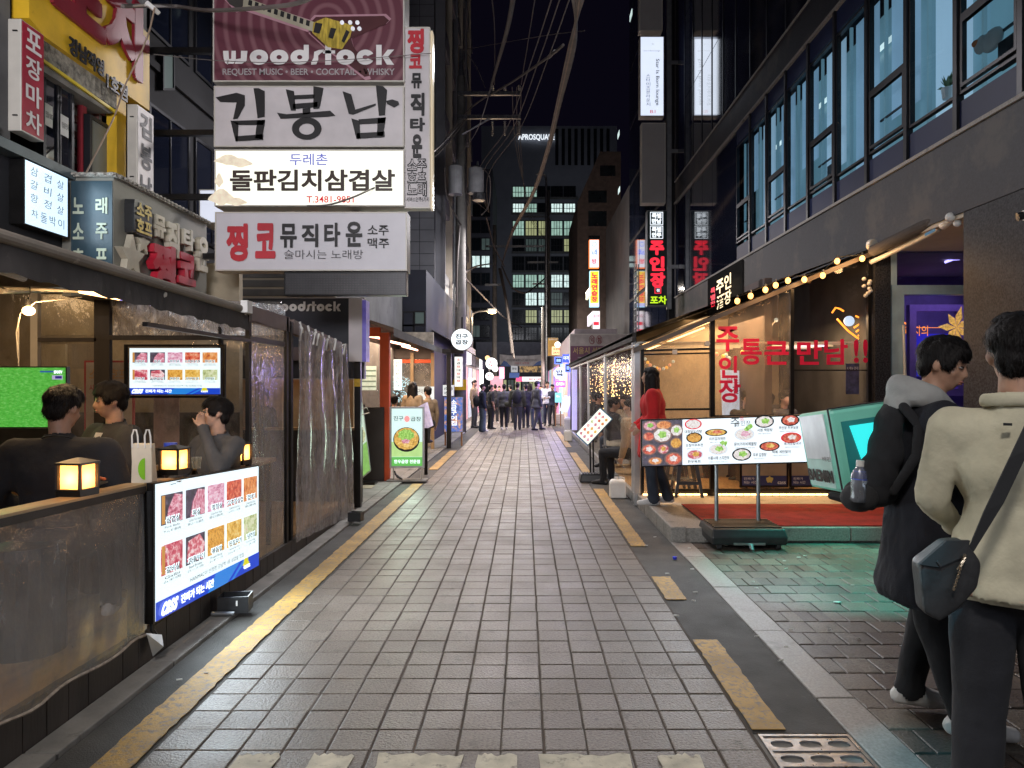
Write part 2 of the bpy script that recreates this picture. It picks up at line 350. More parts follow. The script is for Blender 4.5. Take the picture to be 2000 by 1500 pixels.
# paver colour: every stone its own shade, glossy grit
def paver_mat(name, cols, pitch, off, rough, bscale=95, bstr=1.0, wash=None):
    m, t, b, o = nt(name); g = t.nodes.new('ShaderNodeNewGeometry')
    sb = t.nodes.new('ShaderNodeVectorMath'); sb.operation = 'SUBTRACT'; sb.inputs[1].default_value = (off[0], off[1], -5); t.links.new(g.outputs['Position'], sb.inputs[0])
    dv = t.nodes.new('ShaderNodeVectorMath'); dv.operation = 'DIVIDE'; dv.inputs[1].default_value = (pitch[0], pitch[1], 100); t.links.new(sb.outputs[0], dv.inputs[0])
    fl = t.nodes.new('ShaderNodeVectorMath'); fl.operation = 'FLOOR'; t.links.new(dv.outputs[0], fl.inputs[0])
    wn = t.nodes.new('ShaderNodeTexWhiteNoise'); wn.noise_dimensions = '3D'; t.links.new(fl.outputs[0], wn.inputs[0])
    c = ramp(t, wn.outputs['Value'], cols); p = g.outputs['Position']
    gr = ramp(t, nz(t, p, 82, 3, .65), [(.36, (.42,.41,.40)), (.50, (.86,.86,.86)), (.64, (1.0,1.0,1.0))]); c = mixc(t, .85, c, gr, 'MULTIPLY')
    st = ramp(t, nz(t, p, 1.1, 7, .65), [(.36, (.60,.57,.54)), (.56, (1,1,1))]); c = mixc(t, .8, c, st, 'MULTIPLY')
    sp = ramp(t, nz(t, p, 6, 6, .65), [(.60, (1,1,1)), (.68, (.50,.48,.46))]); c = mixc(t, .8, c, sp, 'MULTIPLY')
    vg = t.nodes.new('ShaderNodeTexVoronoi'); vg.inputs['Scale'].default_value = 3.3; t.links.new(p, vg.inputs['Vector']); c = mixc(t, .8, c, ramp(t, vg.outputs['Distance'], [(.030, (.25,.24,.23)), (.045, (1,1,1))]), 'MULTIPLY')
    t.links.new(c, b.inputs['Base Color'])
    rr = t.nodes.new('ShaderNodeMapRange'); rr.inputs[1].default_value = .3; rr.inputs[2].default_value = .7; rr.inputs[3].default_value = rough-.10; rr.inputs[4].default_value = rough+.16
    t.links.new(nz(t, p, 2.2, 5), rr.inputs[0]); t.links.new(rr.outputs[0], b.inputs['Roughness'])
    b1 = t.nodes.new('ShaderNodeBump'); b1.inputs['Strength'].default_value = bstr; b1.inputs['Distance'].default_value = .005; t.links.new(nz(t, p, bscale, 3, .6), b1.inputs['Height']); t.links.new(b1.outputs[0], b.inputs['Normal'])
    return m
PIT = .187; PX0 = -1.60; PY0 = 2.50
M['paver'] = paver_mat('street_paver', [(0,(.10,.078,.062)), (.03,(.155,.127,.106)), (.5,(.175,.145,.122)), (1,(.20,.168,.142))], (PIT,PIT), (PX0,PY0), .38, 80, 1.0)
M['brick_paver'] = paver_mat('side_paver', [(0,(.070,.050,.042)), (.3,(.115,.088,.072)), (.7,(.145,.118,.098)), (1,(.19,.165,.135))], (.2,.212), (1.66,2.4), .48, 70, .8)
road = strip('street_pavement', mat('joint_mortar', (.070,.054,.042), .85, var=.4, vs=5, bmp=.4), -1.60, 1.03, 1.0, 62, -.04, -.0050, 8)
R2 = random.Random(3)
def paver_mesh(sx, sy, h=.03, c=.006):
    m = MB(); x, y = sx/2, sy/2
    rs = [[(-x,-y,-h),(x,-y,-h),(x,y,-h),(-x,y,-h)], [(-x,-y,-c*.6),(x,-y,-c*.6),(x,y,-c*.6),(-x,y,-c*.6)], [(-x+c,-y+c,0),(x-c,-y+c,0),(x-c,y-c,0),(-x+c,y-c,0)]]
    m.loft([[Vector(p) for p in r] for r in rs]); return m
pmesh = [paver_mesh(PIT-.009-R2.uniform(0,.004), PIT-.004-R2.uniform(0,.003), .03, .004).mesh('paver') for k in range(5)]
for me in pmesh: me.materials.append(M['paver'])
NC = 14; rest = MB(); seg = [[(-1,-1),(1,-1),(1,1),(-1,1)]]
for r in range(318):
    y = PY0+PIT*(r+.5)
    for c in range(NC):
        x = PX0+PIT*(c+.5); dz = R2.uniform(-.0022,.0012)
        if r < 21:
            o = bpy.data.objects.new('paver', R2.choice(pmesh)); link(o); o.parent = road
            o.location = (x+R2.uniform(-.002,.002), y+R2.uniform(-.002,.002), dz); o.rotation_euler = (R2.uniform(-.006,.006), R2.uniform(-.006,.006), R2.uniform(-.012,.012))
        else:
            s = PIT/2-.0045; e = s-.004; n = len(rest.v); sy, ey = s+.002, e+.002
            rest.v += [Vector((x-s,y-sy,-.006)), Vector((x+s,y-sy,-.006)), Vector((x+s,y+sy,-.006)), Vector((x-s,y+sy,-.006)), Vector((x-e,y-ey,dz)), Vector((x+e,y-ey,dz)), Vector((x+e,y+ey,dz)), Vector((x-e,y+ey,dz))]
            rest.f += [(n+4,n+5,n+6,n+7), (n,n+1,n+5,n+4), (n+1,n+2,n+6,n+5), (n+2,n+3,n+7,n+6), (n+3,n,n+4,n+7)]
o = rest.build('far_pavers', M['paver'], road, recalc=False); o['kind'] = 'stuff'
# gutters of asphalt and kerb stones
strip('gutter', M['asphalt'], 1.03, 1.455, 3.22, 60, -.045, -.004, 60)
strip('gutter', M['asphalt'], -1.965, -1.60, 1.0, 60, -.045, -.005, 60)
def kerb(name, x0, x1, y0, y1, z1, step, m, label=None):
    b = strip(name, M['asphalt'], x0+.004, x1-.004, y0, y1, -.05, z1-.012, 60); y = y0; i = 0
    while y < y1-.05 and i < 60:
        e = min(y+step, y1); q = MB(); q.box((x0+R2.uniform(0,.004), y+.004, -.04), (x1-R2.uniform(0,.004), e-.004, z1+R2.uniform(-.003,.002)))
        q.build('kerb_stone', m, b, bevel=.006); y = e; i += 1
    return b
M['kerb_light'] = mat('kerb_granite', (.27,.25,.235), .5, var=.25, vs=90, bmp=.3, bs_=120, dirt=((.17,.16,.15), 2.5, .55))
kerb('kerb', 1.458, 1.655, 1.6, 7.10, .006, .98, M['kerb_light'])
kerb('kerb', -2.115, -1.968, 1.0, 40, .022, 1.0, M['concrete'])
# brick paving in front of the restaurant on the right
side = strip('side_pavement', mat('sand_joint', (.045,.042,.038), .9, bmp=.5), 1.657, 7.2, 1.0, 9.2, -.05, -.009, 9)
bp = [paver_mesh(.2-.007, .212-.007).mesh('brick') for k in range(3)]
hb = paver_mesh(.1-.007, .212-.007).mesh('brick')
for me in bp+[hb]: me.materials.append(M['brick_paver'])
nb = 0; more = MB()
for r in range(22):
    y = 2.4+.212*(r+.5)
    for c in range(-1, 27):
        x = 1.66+.2*(c+.5)+(.1 if r % 2 else 0)
        me = R2.choice(bp)
        if c == -1:
            if r % 2 == 0: continue
            me = hb; x = 1.71
        if c <= 13 and nb < 300 and x < 1.66+.2*13.4:
            o = bpy.data.objects.new('paver', me); link(o); o.parent = side; o.location = (x, y, R2.uniform(-.003,.0015)); nb += 1
            o.rotation_euler = (R2.uniform(-.008,.008), R2.uniform(-.008,.008), R2.uniform(-.008,.008))
        elif c >= 0: more.box((x-.0965, y-.1025, -.02), (x+.0965, y+.1025, R2.uniform(-.003,.001)))
o = more.build('far_pavers', M['brick_paver'], side); o['kind'] = 'stuff'
# painted lines
def paint(name, mt, x0, x1, y0, y1, z, jag=.006, label=None, st=.05):
    n = max(2, int((y1-y0)/st)); L = [Vector((x0+R2.uniform(-jag,jag), y0+(y1-y0)*i/n, z)) for i in range(n+1)]; Q = [Vector((x1+R2.uniform(-jag,jag), y0+(y1-y0)*i/n, z)) for i in range(n+1)]
    m = MB(); vs = L+Q+[v-Vector((0,0,.004)) for v in L+Q]; k = n+1
    m.add(vs, [(i,i+1,k+i+1,k+i) for i in range(n)]+[(i,i+1,2*k+i+1,2*k+i) for i in range(n)]+[(k+i,k+i+1,3*k+i+1,3*k+i) for i in range(n)]+[(0,k,3*k,2*k),(n,k+n,3*k+n,2*k+n)])
    return struct(m.build(name, mt))
paint('yellow_line', M['yellow_paint'], -1.785, -1.618, 1.6, 11.3, .0045)
paint('yellow_line', M['yellow_paint'], -1.785, -1.618, 13.2, 17.0, .0045)
for a, b in ((3.24, 4.38), (5.2, 5.82), (6.93, 10.75), (12.2, 16.5), (18, 24)): paint('yellow_line', M['yellow_paint'], 1.035, 1.185, a, b, .0045)
cw = [(462,545), (608,690), (735,905), (933,1010), (1052,1232), (1285,1370)]
for k, (a, b) in enumerate(cw):
    x0 = (a-CX)/731*H; x1 = (b-CX)/731*H
    m = MB(); n = 12; top = []; 
    for i in range(n+1): top.append(Vector((x0+(x1-x0)*i/n, 3.02+R2.uniform(-.022,.012), .0055)))
    for i in range(7): top.append(Vector((x1+R2.uniform(-.015,.01), 3.0-.6*(i+1)/7, .0055)))
    for i in range(n+1): top.append(Vector((x1-(x1-x0)*i/n, 2.40+R2.uniform(-.01,.012), .0055)))
    for i in range(7): top.append(Vector((x0+R2.uniform(-.01,.015), 2.4+.6*(i+1)/8, .0055)))
    m.prism([Vector((v.x,v.y,.001)) for v in top], (0,0,.0045)); struct(m.build('crossing_stripe', M['white_paint']))
# footway and decks
strip('left_footway', M['concrete'], -5.2, -2.117, 8.6, 60, -.05, .02, 3)
strip('right_footway', M['concrete'], 1.457, 6.5, 9.22, 60, -.05, .012, 3)
# restaurant step on the right: granite nosing and plank floor
step = strip('restaurant_step', M['granite'], 1.62, 7.2, 7.14, 9.30, -.03, .135, 3)
for y0, y1 in ((7.12, 7.9), (7.91, 8.7), (8.71, 9.3)):
    q = MB(); q.box((1.462, y0, -.03), (1.618, y1-.005, .15)); q.build('nosing_stone', M['granite'], step, bevel=.012)
x = 1.80
while x < 5.6:
    q = MB(); q.box((x, 7.10, .01), (x+.72, 7.25, .147)); q.build('nosing_stone', M['granite'], step, bevel=.008); x += .727
strip('terrace_floor', M['oak'], 1.47, 5.2, 9.301, 13, -.03, .13, 4)
q = MB(); n = 16
q.box((1.86, 7.16, .1495), (5.4, 8.46, .158)); struct(q.build('red_carpet', M['red_mat'], bevel=.003))

# ============================================================ the office block on the right
XB = 4.5
ob = thing('office_building', 'dark glass and granite office block along the right side, blue lit windows above the restaurant', 'building', (XB, 12, 0))
def bx(name, m, a, b, parent=ob, **k): q = MB(); q.box(a, b); return q.build(name, m, parent, **k)
bx('granite_column', M['dark_stone'], (XB, 1.0, 0), (XB+1.4, 7.30, 3.345))
bx('stone_band', M['band_stone'], (XB-.01, 1.0, 3.345), (XB+1.4, 21.3, 4.16))
bx('band_trim', M['granite'], (XB-.035, 1.0, 4.16), (XB+.2, 21.3, 4.20))
bx('stone_band', M['band_stone'], (XB-.01, 1.0, 7.02), (XB+1.4, 21.3, 7.62))
bx('band_trim', M['granite'], (XB-.04, 1.0, 6.975), (XB+.2, 21.3, 7.02))
bx('band_trim', M['granite'], (XB-.03, 1.0, 7.62), (XB+.2, 21.3, 7.65))
bx('wall', M['dark_wall'], (XB+.55, 1.0, 4.2), (XB+1.4, 21.3, 17.5))
bx('wall', M['dark_wall'], (XB-.01, 21.2, 0), (XB+1.4, 21.32, 17.5))
bx('ceiling', M['pale_wall'], (XB+.01, 7.3, 3.30), (XB+2.4, 9.2, 3.344))
ys = [6.435-.97*k for k in range(5, 0, -1)]+[6.435+.97*k for k in range(16)]
M['blind'] = emat('lit_blind', (.20,.37,.52), .72, .35, .9)
M['lit_hot'] = emat('ceiling_lit_office', (.75,.95,.92), 1.2, .5, 2.5)
M['blind_light'] = emat('lit_blind_light', (.28,.46,.60), .82, .25, .5)
M['blind_side'] = emat('lit_blind_side', (.13,.27,.34), .62, .3, .9)
M['mullion'] = mat('dark_mullion', (.016,.016,.020), .4, .4, bmp=.03)
M['sash'] = mat('sash', (.022,.022,.027), .4, .4, bmp=.03)
q = None
for i, y in enumerate(ys):
    ye = y+.97
    lit = ye < 15.3
    if not lit:
        g = MB(); g.box((XB+.005, y+.012, 4.2), (XB+.04, ye-.012, 6.97)); g.build('glass_panel', M['dark_glass'], ob); continue
    s = MB(); s.box((XB-.03, y-.035, 4.2), (XB+.05, y+.035, 6.975)); s.build('mullion', M['mullion'], ob)
    p = MB(); p.box((XB+.005, y+.037, 4.2), (XB+.04, ye-.037, 4.50)); p.build('panel', M['dark_panel'], ob)
    wz0, wz1 = 4.56, 6.62
    fr = Fr((XB, ye-.037, wz0), (XB, y+.037, wz0), (XB, ye-.037, wz1))
    f = MB(); frame_rect(f, fr, .03, .06, .004, .035, .02, .965, .985); w_ = f.build('window', M['mullion'], ob)
    p = MB(); p.box((XB+.005, y+.037, 6.66), (XB+.04, ye-.037, 6.97)); p.build('panel', M['dark_panel'], ob)
    sash = (i+1) % 2 == 0
    if lit:
        g = MB(); g.quad(fr.at(.035,.02), fr.at(.965,.02), fr.at(.965,.985), fr.at(.035,.985)); g.build('pane', M['glass'], w_)
        b_ = MB(); bh = (.0,.12,.30,.0,.05,.45,.0,.18)[i % 8]
        b_.quad(*[fr.at(u, v, -.16) for u, v in ((.30,bh),(1.05,bh),(1.05,1.0),(.30,1.0))]); b_.build('blind', M['blind'] if i % 3 else M['blind_light'], w_)
        if i % 2 == 0: q4 = MB(); q4.obox(fr.at(.0,.80,-.45), fr.U*1.0, fr.V*.02, fr.N*.05); q4.build('ceiling_lamp', M['lit_hot'], w_)
        if i % 4 == 1: q4 = MB(); q4.obox(fr.at(.55,.02,-.12), fr.U*.3, fr.V*.13, fr.N*.05); q4.build('sill_box', M['sash'], w_)
        b2 = MB(); b2.quad(*[fr.at(u, v, -.5) for u, v in ((-.3,-.05),(1.3,-.05),(1.3,1.05),(-.3,1.05))]); b2.build('room_wall', M['blind_side'], w_)
        b3 = MB(); b3.obox(fr.at(.22,0,-.14), fr.U*.035, fr.V, fr.N*.04); b3.build('blind_edge', M['blind_side'], w_)
        if sash:
            s2 = MB(); s2.obox(fr.at(.0,.36,.006), fr.U, fr.V*.045, -fr.N*.05)
            frame_rect(s2, fr, .035, .05, .012, .07, .055, .93, .36); s2.build('sash', M['sash'], w_)
            s3 = MB(); s3.obox(fr.at(.1,.2,-.1), fr.U*.8, fr.V*.012, -fr.N*.02); s3.build('guard_bar', M['sash'], w_)
    else:
        g = MB(); g.box((XB+.01, y+.05, wz0), (XB+.04, ye-.05, wz1)); g.build('pane', M['dark_glass'], w_)
# stuffed toy and plants on the sills
def sill_item(name, label, cat, px, py, X, parts):
    c = PX(px, py, X); t = thing(name, label, cat, c)
    for nm, m, off, r in parts:
        q = MB(); q.ball(c+Vector(off), r, 12, 8); q.build(nm, m, t, smooth=True)
M['plush'] = mat('white_plush', (.5,.55,.55), .9, bmp=.4); M['plush_beak'] = mat('orange_plush', (.6,.2,.08), .9)
M['leaf'] = mat('leaf', (.05,.14,.05), .6)
sill_item('plush_toy', 'white plush toy with orange nose lying on the office window sill', 'plush toy', 1938, 78, XB+.10, [('body', M['plush'], (0,0,0), (.05,.16,.11)), ('head', M['plush'], (0,.16,.03), (.05,.10,.09)), ('nose', M['plush_beak'], (-.03,.20,.06), (.04,.05,.035))])
t = thing('sill_plant', 'small green potted plant on the office window sill beside the plush toy', 'plant', PX(1850, 172, XB+.11))
q = MB(); c = PX(1850, 172, XB+.11)
for k in range(26):
    a = R.uniform(0, 6.28); l = R.uniform(.08,.2); d = Vector((R.uniform(-.03,.03), math.cos(a)*l, abs(math.sin(a))*l)); sd = Vector((0,.03,.02))
    q.quad(c, c+d*.5+sd, c+d, c+d*.5-sd)
q.build('foliage', M['leaf'], t)
q = MB(); q.cyl(c-Vector((0,0,.12)), c, .045, .06); q.build('pot', M['white_plastic'], t)
# upper storeys: tall dark glass sheets
for r, (z0, z1) in enumerate(((7.67, 9.6), (9.62, 11.9), (11.92, 14.6), (14.62, 17.5))):
    for i, y in enumerate(ys):
        if y < 5: continue
        ye = y+.97; q = MB(); q.box((XB+.0, y+.02, z0), (XB+.04, ye-.02, z1)); q.build('glass_panel', M['dark_glass'], ob)
for y in ys[5:]: bx('mullion', M['mullion'], (XB-.015, y-.018, 7.65), (XB+.04, y+.018, 17.5))
# ground floor glass between Y 9.3 and 21, entrance recess
bx('wall', mat('dim_side_wall', (.065,.062,.062), .6, var=.4, vs=2), (XB+.05, 9.32, 0), (XB+.3, 13.2, 3.34)); bx('wall', M['pale_wall'], (XB+.05, 13.21, 0), (XB+.3, 21.2, 3.34))
# entrance: frontal door wall at the end of the recess
YD = 9.18
bx('door_wall', M['dark_stone'], (4.52, YD, 0), (4.72, YD+.15, 3.30))
door = bx('entrance_frame', M['cream_metal'], (4.74, YD+.01, 2.74), (7.1, YD+.12, 2.86))
M['teal_frame'] = mat('door_frame_metal', (.48,.62,.66), .4, .4, bmp=.03); door.data.materials[0] = M['teal_frame']
bx('entrance_frame', M['teal_frame'], (4.74, YD+.01, 0), (4.90, YD+.12, 2.74)); 
bx('entrance_frame', M['teal_frame'], (4.725, YD, 2.86), (4.80, YD+.1, 3.30))
dg_ = bx('door_glass', M['glass'], (4.90, YD+.05, .1), (7.0, YD+.06, 2.74)); bx('transom_glass', M['glass'], (4.80, YD+.05, 2.86), (7.0, YD+.06, 3.3))
q = MB(); a = P(1765, 635, YD-.03); b = P(1768, 745, YD-.03); q.cyl(a, b, .018); q.build('handle', M['cream_metal'], ob)
bx('lobby_wall', mat('violet_wall', (.16,.10,.26), .7, bmp=.05), (4.6, 11.4, 0), (9, 11.5, 3.4)); bx('lobby_floor', M['dark_stone'], (4.73, YD+.16, -.02), (9, 11.4, .13))
bx('lobby_wall', M['pale_wall'], (4.75, YD+.2, 3.31), (9, 11.4, 3.4))
bx('lobby_wall', M['navy'], (8.2, YD+.1, 0), (8.4, 11.4, 3.3))
M['violet'] = mat('violet_trim', (.34,.20,.55), .5, bmp=.03)
fr = frY(1790, 608, 1872, 760, 10.6); q = MB(); frame_rect(q, fr, .10, .1); q.build('violet_arch', M['violet'], ob)
area('lobby_light', (6.2, 10.4, 3.2), (0,0,0), 1.2, 12, (.55,.45,1)); 
q = MB(); q.tube([P(1846,512,9.9), P(1862,506,9.9), P(1880,505,9.9), P(1900,508,9.9)], .02); q.build('neon_tube', M['strip_uv'], ob)
t = thing('neon_sign', 'blue and orange neon screen glowing inside the office lobby behind the hooded man', 'neon sign', P(1820, 700, 10.9))
fr = frY(1766, 652, 1900, 735, 10.9); q = MB(); plate(q, fr); q.build('screen', emat('blue_screen', (.05,.04,.7), .7, .5, 3), t)
q = MB(); q.tube([P(1762,628,10.8), P(1778,637,10.8)], .012); q.tube([P(1766,640,10.8), P(1855,640,10.8)], .004); q.build('tube', emat('orange_neon', (1,.24,.03), 2), t)
text(t, '라지의', frY(1768, 636, 1812, 656, 10.8), 0,0,1,1, emat('orange_neon_text', (1,.26,.03), 1.5), .0)
t = thing('star_lantern', 'gold perforated star lantern hanging in the lobby doorway', 'lantern', P(1872, 640, 9.9))
q = MB(); c = P(1868, 640, 9.9)
for k in range(7):
    a = k*2*math.pi/7+.4; l = .26 if k % 2 else .2; tip = c+Vector((math.cos(a)*l, 0, math.sin(a)*l*1.2)); s1 = Vector((-math.sin(a),0,math.cos(a)))*.05; md = c+(tip-c)*.5
    for n_ in (-.04, .04): q.add([c, md+s1, tip, md-s1, md+Vector((0,n_,0))], [(0,1,4),(1,2,4),(2,3,4),(3,0,4)])
q.build('star', emat('gold_lantern', (1,.52,.12), 1.1, .75, 40), t)
# camera on the column
c = P(1955, 418, 6.15); t = thing('security_camera', 'white bullet security camera on the dark granite column', 'security camera', (XB, c.y, c.z-.06))
q = MB(); q.box((XB-.14, c.y-.05, c.z-.06), (XB-.001, c.y+.05, c.z+.07)); q.build('housing', M['white_plastic'], t, bevel=.02)
q = MB(); q.cyl((XB-.14, c.y, c.z-.005), (XB-.185, c.y+.01, c.z-.01), .045, n=16); q.build('ring', M['white_plastic'], t)
q = MB(); q.cyl((XB-.186, c.y+.01, c.z-.01), (XB-.23, c.y+.02, c.z-.02), .035, n=16); q.build('lens', M['black_plastic'], t)

# ============================================================ more buildings along the street
def box_building(name, label, a, b, m, parts=()):
    t = thing(name, label, 'building', ((a[0]+b[0])/2, (a[1]+b[1])/2, 0)); q = MB(); q.box(a, b); q.build('wall', m, t); return t
def window(t, fr, mf, mp, nx=2, ny=1, fw=.05, deep=.08):
    q = MB(); frame_rect(q, fr, fw, deep, .02)
    for i in range(1, nx): q.obox(fr.at(i/nx,0,.02)-fr.U.normalized()*fw/3, fr.U.normalized()*fw*.66, fr.V, -fr.N*deep)
    for j in range(1, ny): q.obox(fr.at(0,j/ny,.016)-fr.V.normalized()*fw/3, fr.U, fr.V.normalized()*fw*.66, -fr.N*deep)
    w_ = q.build('window', mf, t); g = MB(); g.quad(*[fr.at(u,v,.004) for u,v in ((0,0),(1,0),(1,1),(0,1))]); g.build('pane', mp, w_); return w_
M['lit_w'] = emat('lit_office', (.50,.78,.66), .7, .45, 1.2); M['lit_y'] = emat('lit_office_yellow', (.62,.66,.34), .6, .4, 1); M['lit_d'] = emat('dim_office', (.12,.17,.16), .35, .5, 1)
# office tower closing the view
YF = 120.
def FP(px, py): return P(px, py, YF)
tw = thing('office_tower', 'tall office tower closing the street, rows of lit windows and a lit roof sign', 'building', (FP(1075, 752).x, YF, 0))
a = FP(940, 745); b = FP(1205, 246); q = MB(); q.box((a.x, YF, 0), (b.x, YF+20, b.z)); q.build('wall', mat('tower_cladding', (.22,.23,.27), .7, var=.2, vs=.2, bmp=0), tw)
M['tower_glass'] = mat('tower_glass', (.012,.016,.02), .15, var=.3, bmp=0)
rows = [(432,461), (467,492), (502,529), (537,562), (572,597), (606,631), (640,664), (672,697), (398,416), (365,386)]
litmap = {0:[(1003,1035,'w'),(1038,1062,'y'),(1072,1118,'w')], 1:[(1030,1072,'d'),(1098,1112,'y')], 3:[(1003,1064,'w'),(1076,1122,'h')], 4:[(1031,1064,'h'),(1076,1100,'d')], 5:[(1021,1037,'y'),(1090,1123,'y')], 7:[(1004,1020,'w'),(1035,1062,'w')], 8:[(1001,1020,'h'),(1020,1046,'w'),(1072,1126,'h')], 9:[(1000,1014,'w'),(1036,1050,'w')]}
for k, (y0, y1) in enumerate(rows):
    x = 1002
    for i in range(5):
        x0 = x+i*25; x1 = x0+21; mp = M['tower_glass']
        for l0, l1, c in litmap.get(k, []):
            if l0-6 <= (x0+x1)/2 <= l1+6: mp = {'w':M['lit_w'],'y':M['lit_y'],'d':M['lit_d'],'h':M['lit_hot']}[c]
        window(tw, frY(x0, y0, x1, y1, YF-.06), M['mullion'], mp, 4, 2, .14, .25)
    q = MB(); A = FP(1000, y1+3.2); B = FP(1128, y1+1); q.box((A.x, YF-.5, A.z), (B.x, YF-.02, B.z+.1)); q.build('ledge', M['grey_wall'], tw)
for i in range(9):
    x0 = 1085+i*12.5; window(tw, frY(x0, 252, x0+5, 322, YF-.05), M['mullion'], M['tower_glass'], 1, 1, .05, .1)
sg = thing('roof_sign', 'white lit roof lettering high on the office tower', 'sign', FP(1047, 276)); 
text(sg, 'APROSQUARE', frY(1012, 262, 1083, 275, YF-.6), 0,0,1,1, M['white_emit'], .02)
fr = frY(1128, 400, 1147, 640, YF-4); q = MB(); plate(q, fr, thick=4); q.build('stair_core', mat('glass_stair', (.06,.08,.08), .2, var=.4, vs=.4, bmp=0), tw)
# dark block left of it
lb = thing('dark_block', 'dark unlit office block behind the power pole with a few lit rooms', 'building', (P(940, 752, 95).x, 95, 0))
a = P(876, 752, 95); b = P(962, 330, 95); q = MB(); q.box((a.x, 95, 0), (b.x, 110, b.z)); q.build('wall', mat('dark_block_wall', (.07,.07,.09), .8, var=.3, vs=.3, bmp=0), lb)
for k, y0 in enumerate((400, 432, 466, 500, 534, 568, 602, 636, 664)):
    for i in range(4):
        mp = M['tower_glass']
        if (k, i) in ((3, 2), (3, 3)): mp = M['lit_hot']
        if (k, i) in ((2, 3), (7, 1), (7,2)): mp = M['lit_d']
        window(lb, frY(884+i*19, y0, 899+i*19, y0+22, 94.94), M['mullion'], mp, 2, 1, .1, .15)
# brown brick building right
bb = thing('brown_brick_building', 'brown brick building with recessed balconies right of the neon signs', 'building', (4, 41, 0))
q = MB(); a = P(1128, 760, 40); q.box((a.x, 40, 0), (5.4, 48, P(0, 395, 40).z)); q.build('wall', M['brown_wall'], bb)
q = MB(); q.prism([(a.x, 40, P(0,395,40).z), (5.4, 40, P(0,395,40).z), (5.4, 40, P(0,296,40).z), (P(1172,0,40).x, 40, P(0,296,40).z)], (0, 8, 0)); q.build('gable', M['brown_wall'], bb)
for (x0,y0,x1,y1) in ((1149,372,1185,396), (1149,412,1185,442), (1172,323,1202,344), (1149,520,1172,545), (1149,460,1172,490)):
    window(bb, frY(x0,y0,x1,y1,39.96), M['brown_wall'], M['tower_glass'], 1, 1, .12, .25)
# grey rendered block and dark block between brown one and office block
gb = box_building('grey_block', 'plain grey rendered building with small vents behind the right hand signs', (4.5, 30, 0), (8.2, 39.5, 10.2), mat('dark_grey_render', (.075,.075,.08), .85, var=.25, vs=1.2))
for (x0,y0,x1,y1) in ((1189,494,1199,503), (1191,553,1201,562), (1192,612,1203,622)):
    window(gb, Fr(P(1236,y1,29.97), P(1244,y1,29.97), P(1236,y0,29.97)), M['mullion'], M['tower_glass'], 1, 1, .03, .05)
gl = thing('glass_block', 'narrow dark glass tower behind the hanging signs on the right', 'building', (5.2, 26, 0))
q = MB(); q.box((4.36, 21.6, 0), (8, 29.5, 22)); q.build('wall', M['dark_wall'], gl)
for k in range(9):
    for i in range(6):
        q = MB(); q.box((4.32, 21.7+i*1.3, .4+k*2.35), (4.355, 22.92+i*1.3, 2.6+k*2.35)); q.build('glass_panel', M['dark_glass'], gl)
for (px, py) in ((1208, 263), (1209, 372), (1232,30)):
    c = PX(px, py, 4.31); q = MB(); q.box((4.305, c.y-.3, c.z-.12), (4.315, c.y+.3, c.z+.12)); q.build('lit_room', M['lit_hot'], gl)
q = MB(); 
for k in range(12): q.box((4.27, 27.3, 4.5-k*.25+1.5), (4.30, 27.8, 4.53-k*.25+1.5))
q.box((4.27, 27.27, 2), (4.3, 27.32, 6.2)); q.box((4.27, 27.8, 2), (4.3, 27.85, 6.2)); q.build('ladder', M['grey_metal'], gl)

# left side buildings
tb = thing('tiled_building', 'tall grey tiled building with vertical fins behind the utility pole', 'building', (-5, 30, 0))
M['tile'] = mat('grey_tile', (.17,.17,.185), .4, var=.15, vs=1.2, bmp=.05)
M['tile_joint'] = mat('tile_joint', (.05,.05,.055), .8)
q = MB(); q.box((-9, 24, 4.6), (-3.05, 37, 25)); q.build('wall', M['tile_joint'], tb)
tm = MB(); tm.box((-.24, -.012, -.19), (.24, 0, .19)); tme = tm.mesh('tile'); tme.materials.append(M['tile']); nt_ = 0
stuff_t = MB()
for r in range(50):
    for c in range(12):
        z = 4.8+.4*(r+.5); x = -3.3-.5*c
        if c in (2, 3) and (r % 8) in (1, 2, 3, 4, 5): continue
        if r < 24 and nt_ < 260:
            o = bpy.data.objects.new('tile', tme); link(o); o.parent = tb; o.location = Vector((x, 23.998, z))-W[tb.name]; nt_ += 1
        else: stuff_t.box((x-.24, 23.986, z-.19), (x+.24, 23.998, z+.19))
o = stuff_t.build('upper_tiles', M['tile'], tb); o['kind'] = 'stuff'
for k in range(6):
    z0 = 5.3+k*3.2
    window(tb, Fr((-5.0, 23.98, z0), (-4.05, 23.98, z0), (-5.0, 23.98, z0+1.9)), M['mullion'], M['lit_d'] if k in (1,) else M['dark_glass'], 2, 1, .05)
for i in range(6):
    y = 24.3+i*2.3
    q = MB(); q.box((-3.05, y, 2.4), (-2.72, y+.14, 25)); q.build('fin', M['pale_wall'] if i % 2 else M['tile'], tb)
    for k in range(7):
        q = MB(); q.box((-3.05, y+.16, 4.8+k*2.9), (-2.80, y+2.28, 5.5+k*2.9)); q.build('spandrel', M['tile'], tb)
        q = MB(); q.box((-3.05, y+.2, 5.55+k*2.9), (-3.0, y+2.2, 7.6+k*2.9)); q.build('pane', M['dark_glass'], tb)
nb_ = thing('navy_shop_building', 'low navy shop building with small windows behind the orange tent', 'building', (-4, 22, 0))
M['navy_wall'] = mat('navy_wall', (.010,.014,.032), .6, var=.25, vs=1.5)
q = MB(); q.box((-7, 18.4, 0), (-2.55, 33, 4.55)); q.build('wall', M['navy_wall'], nb_)
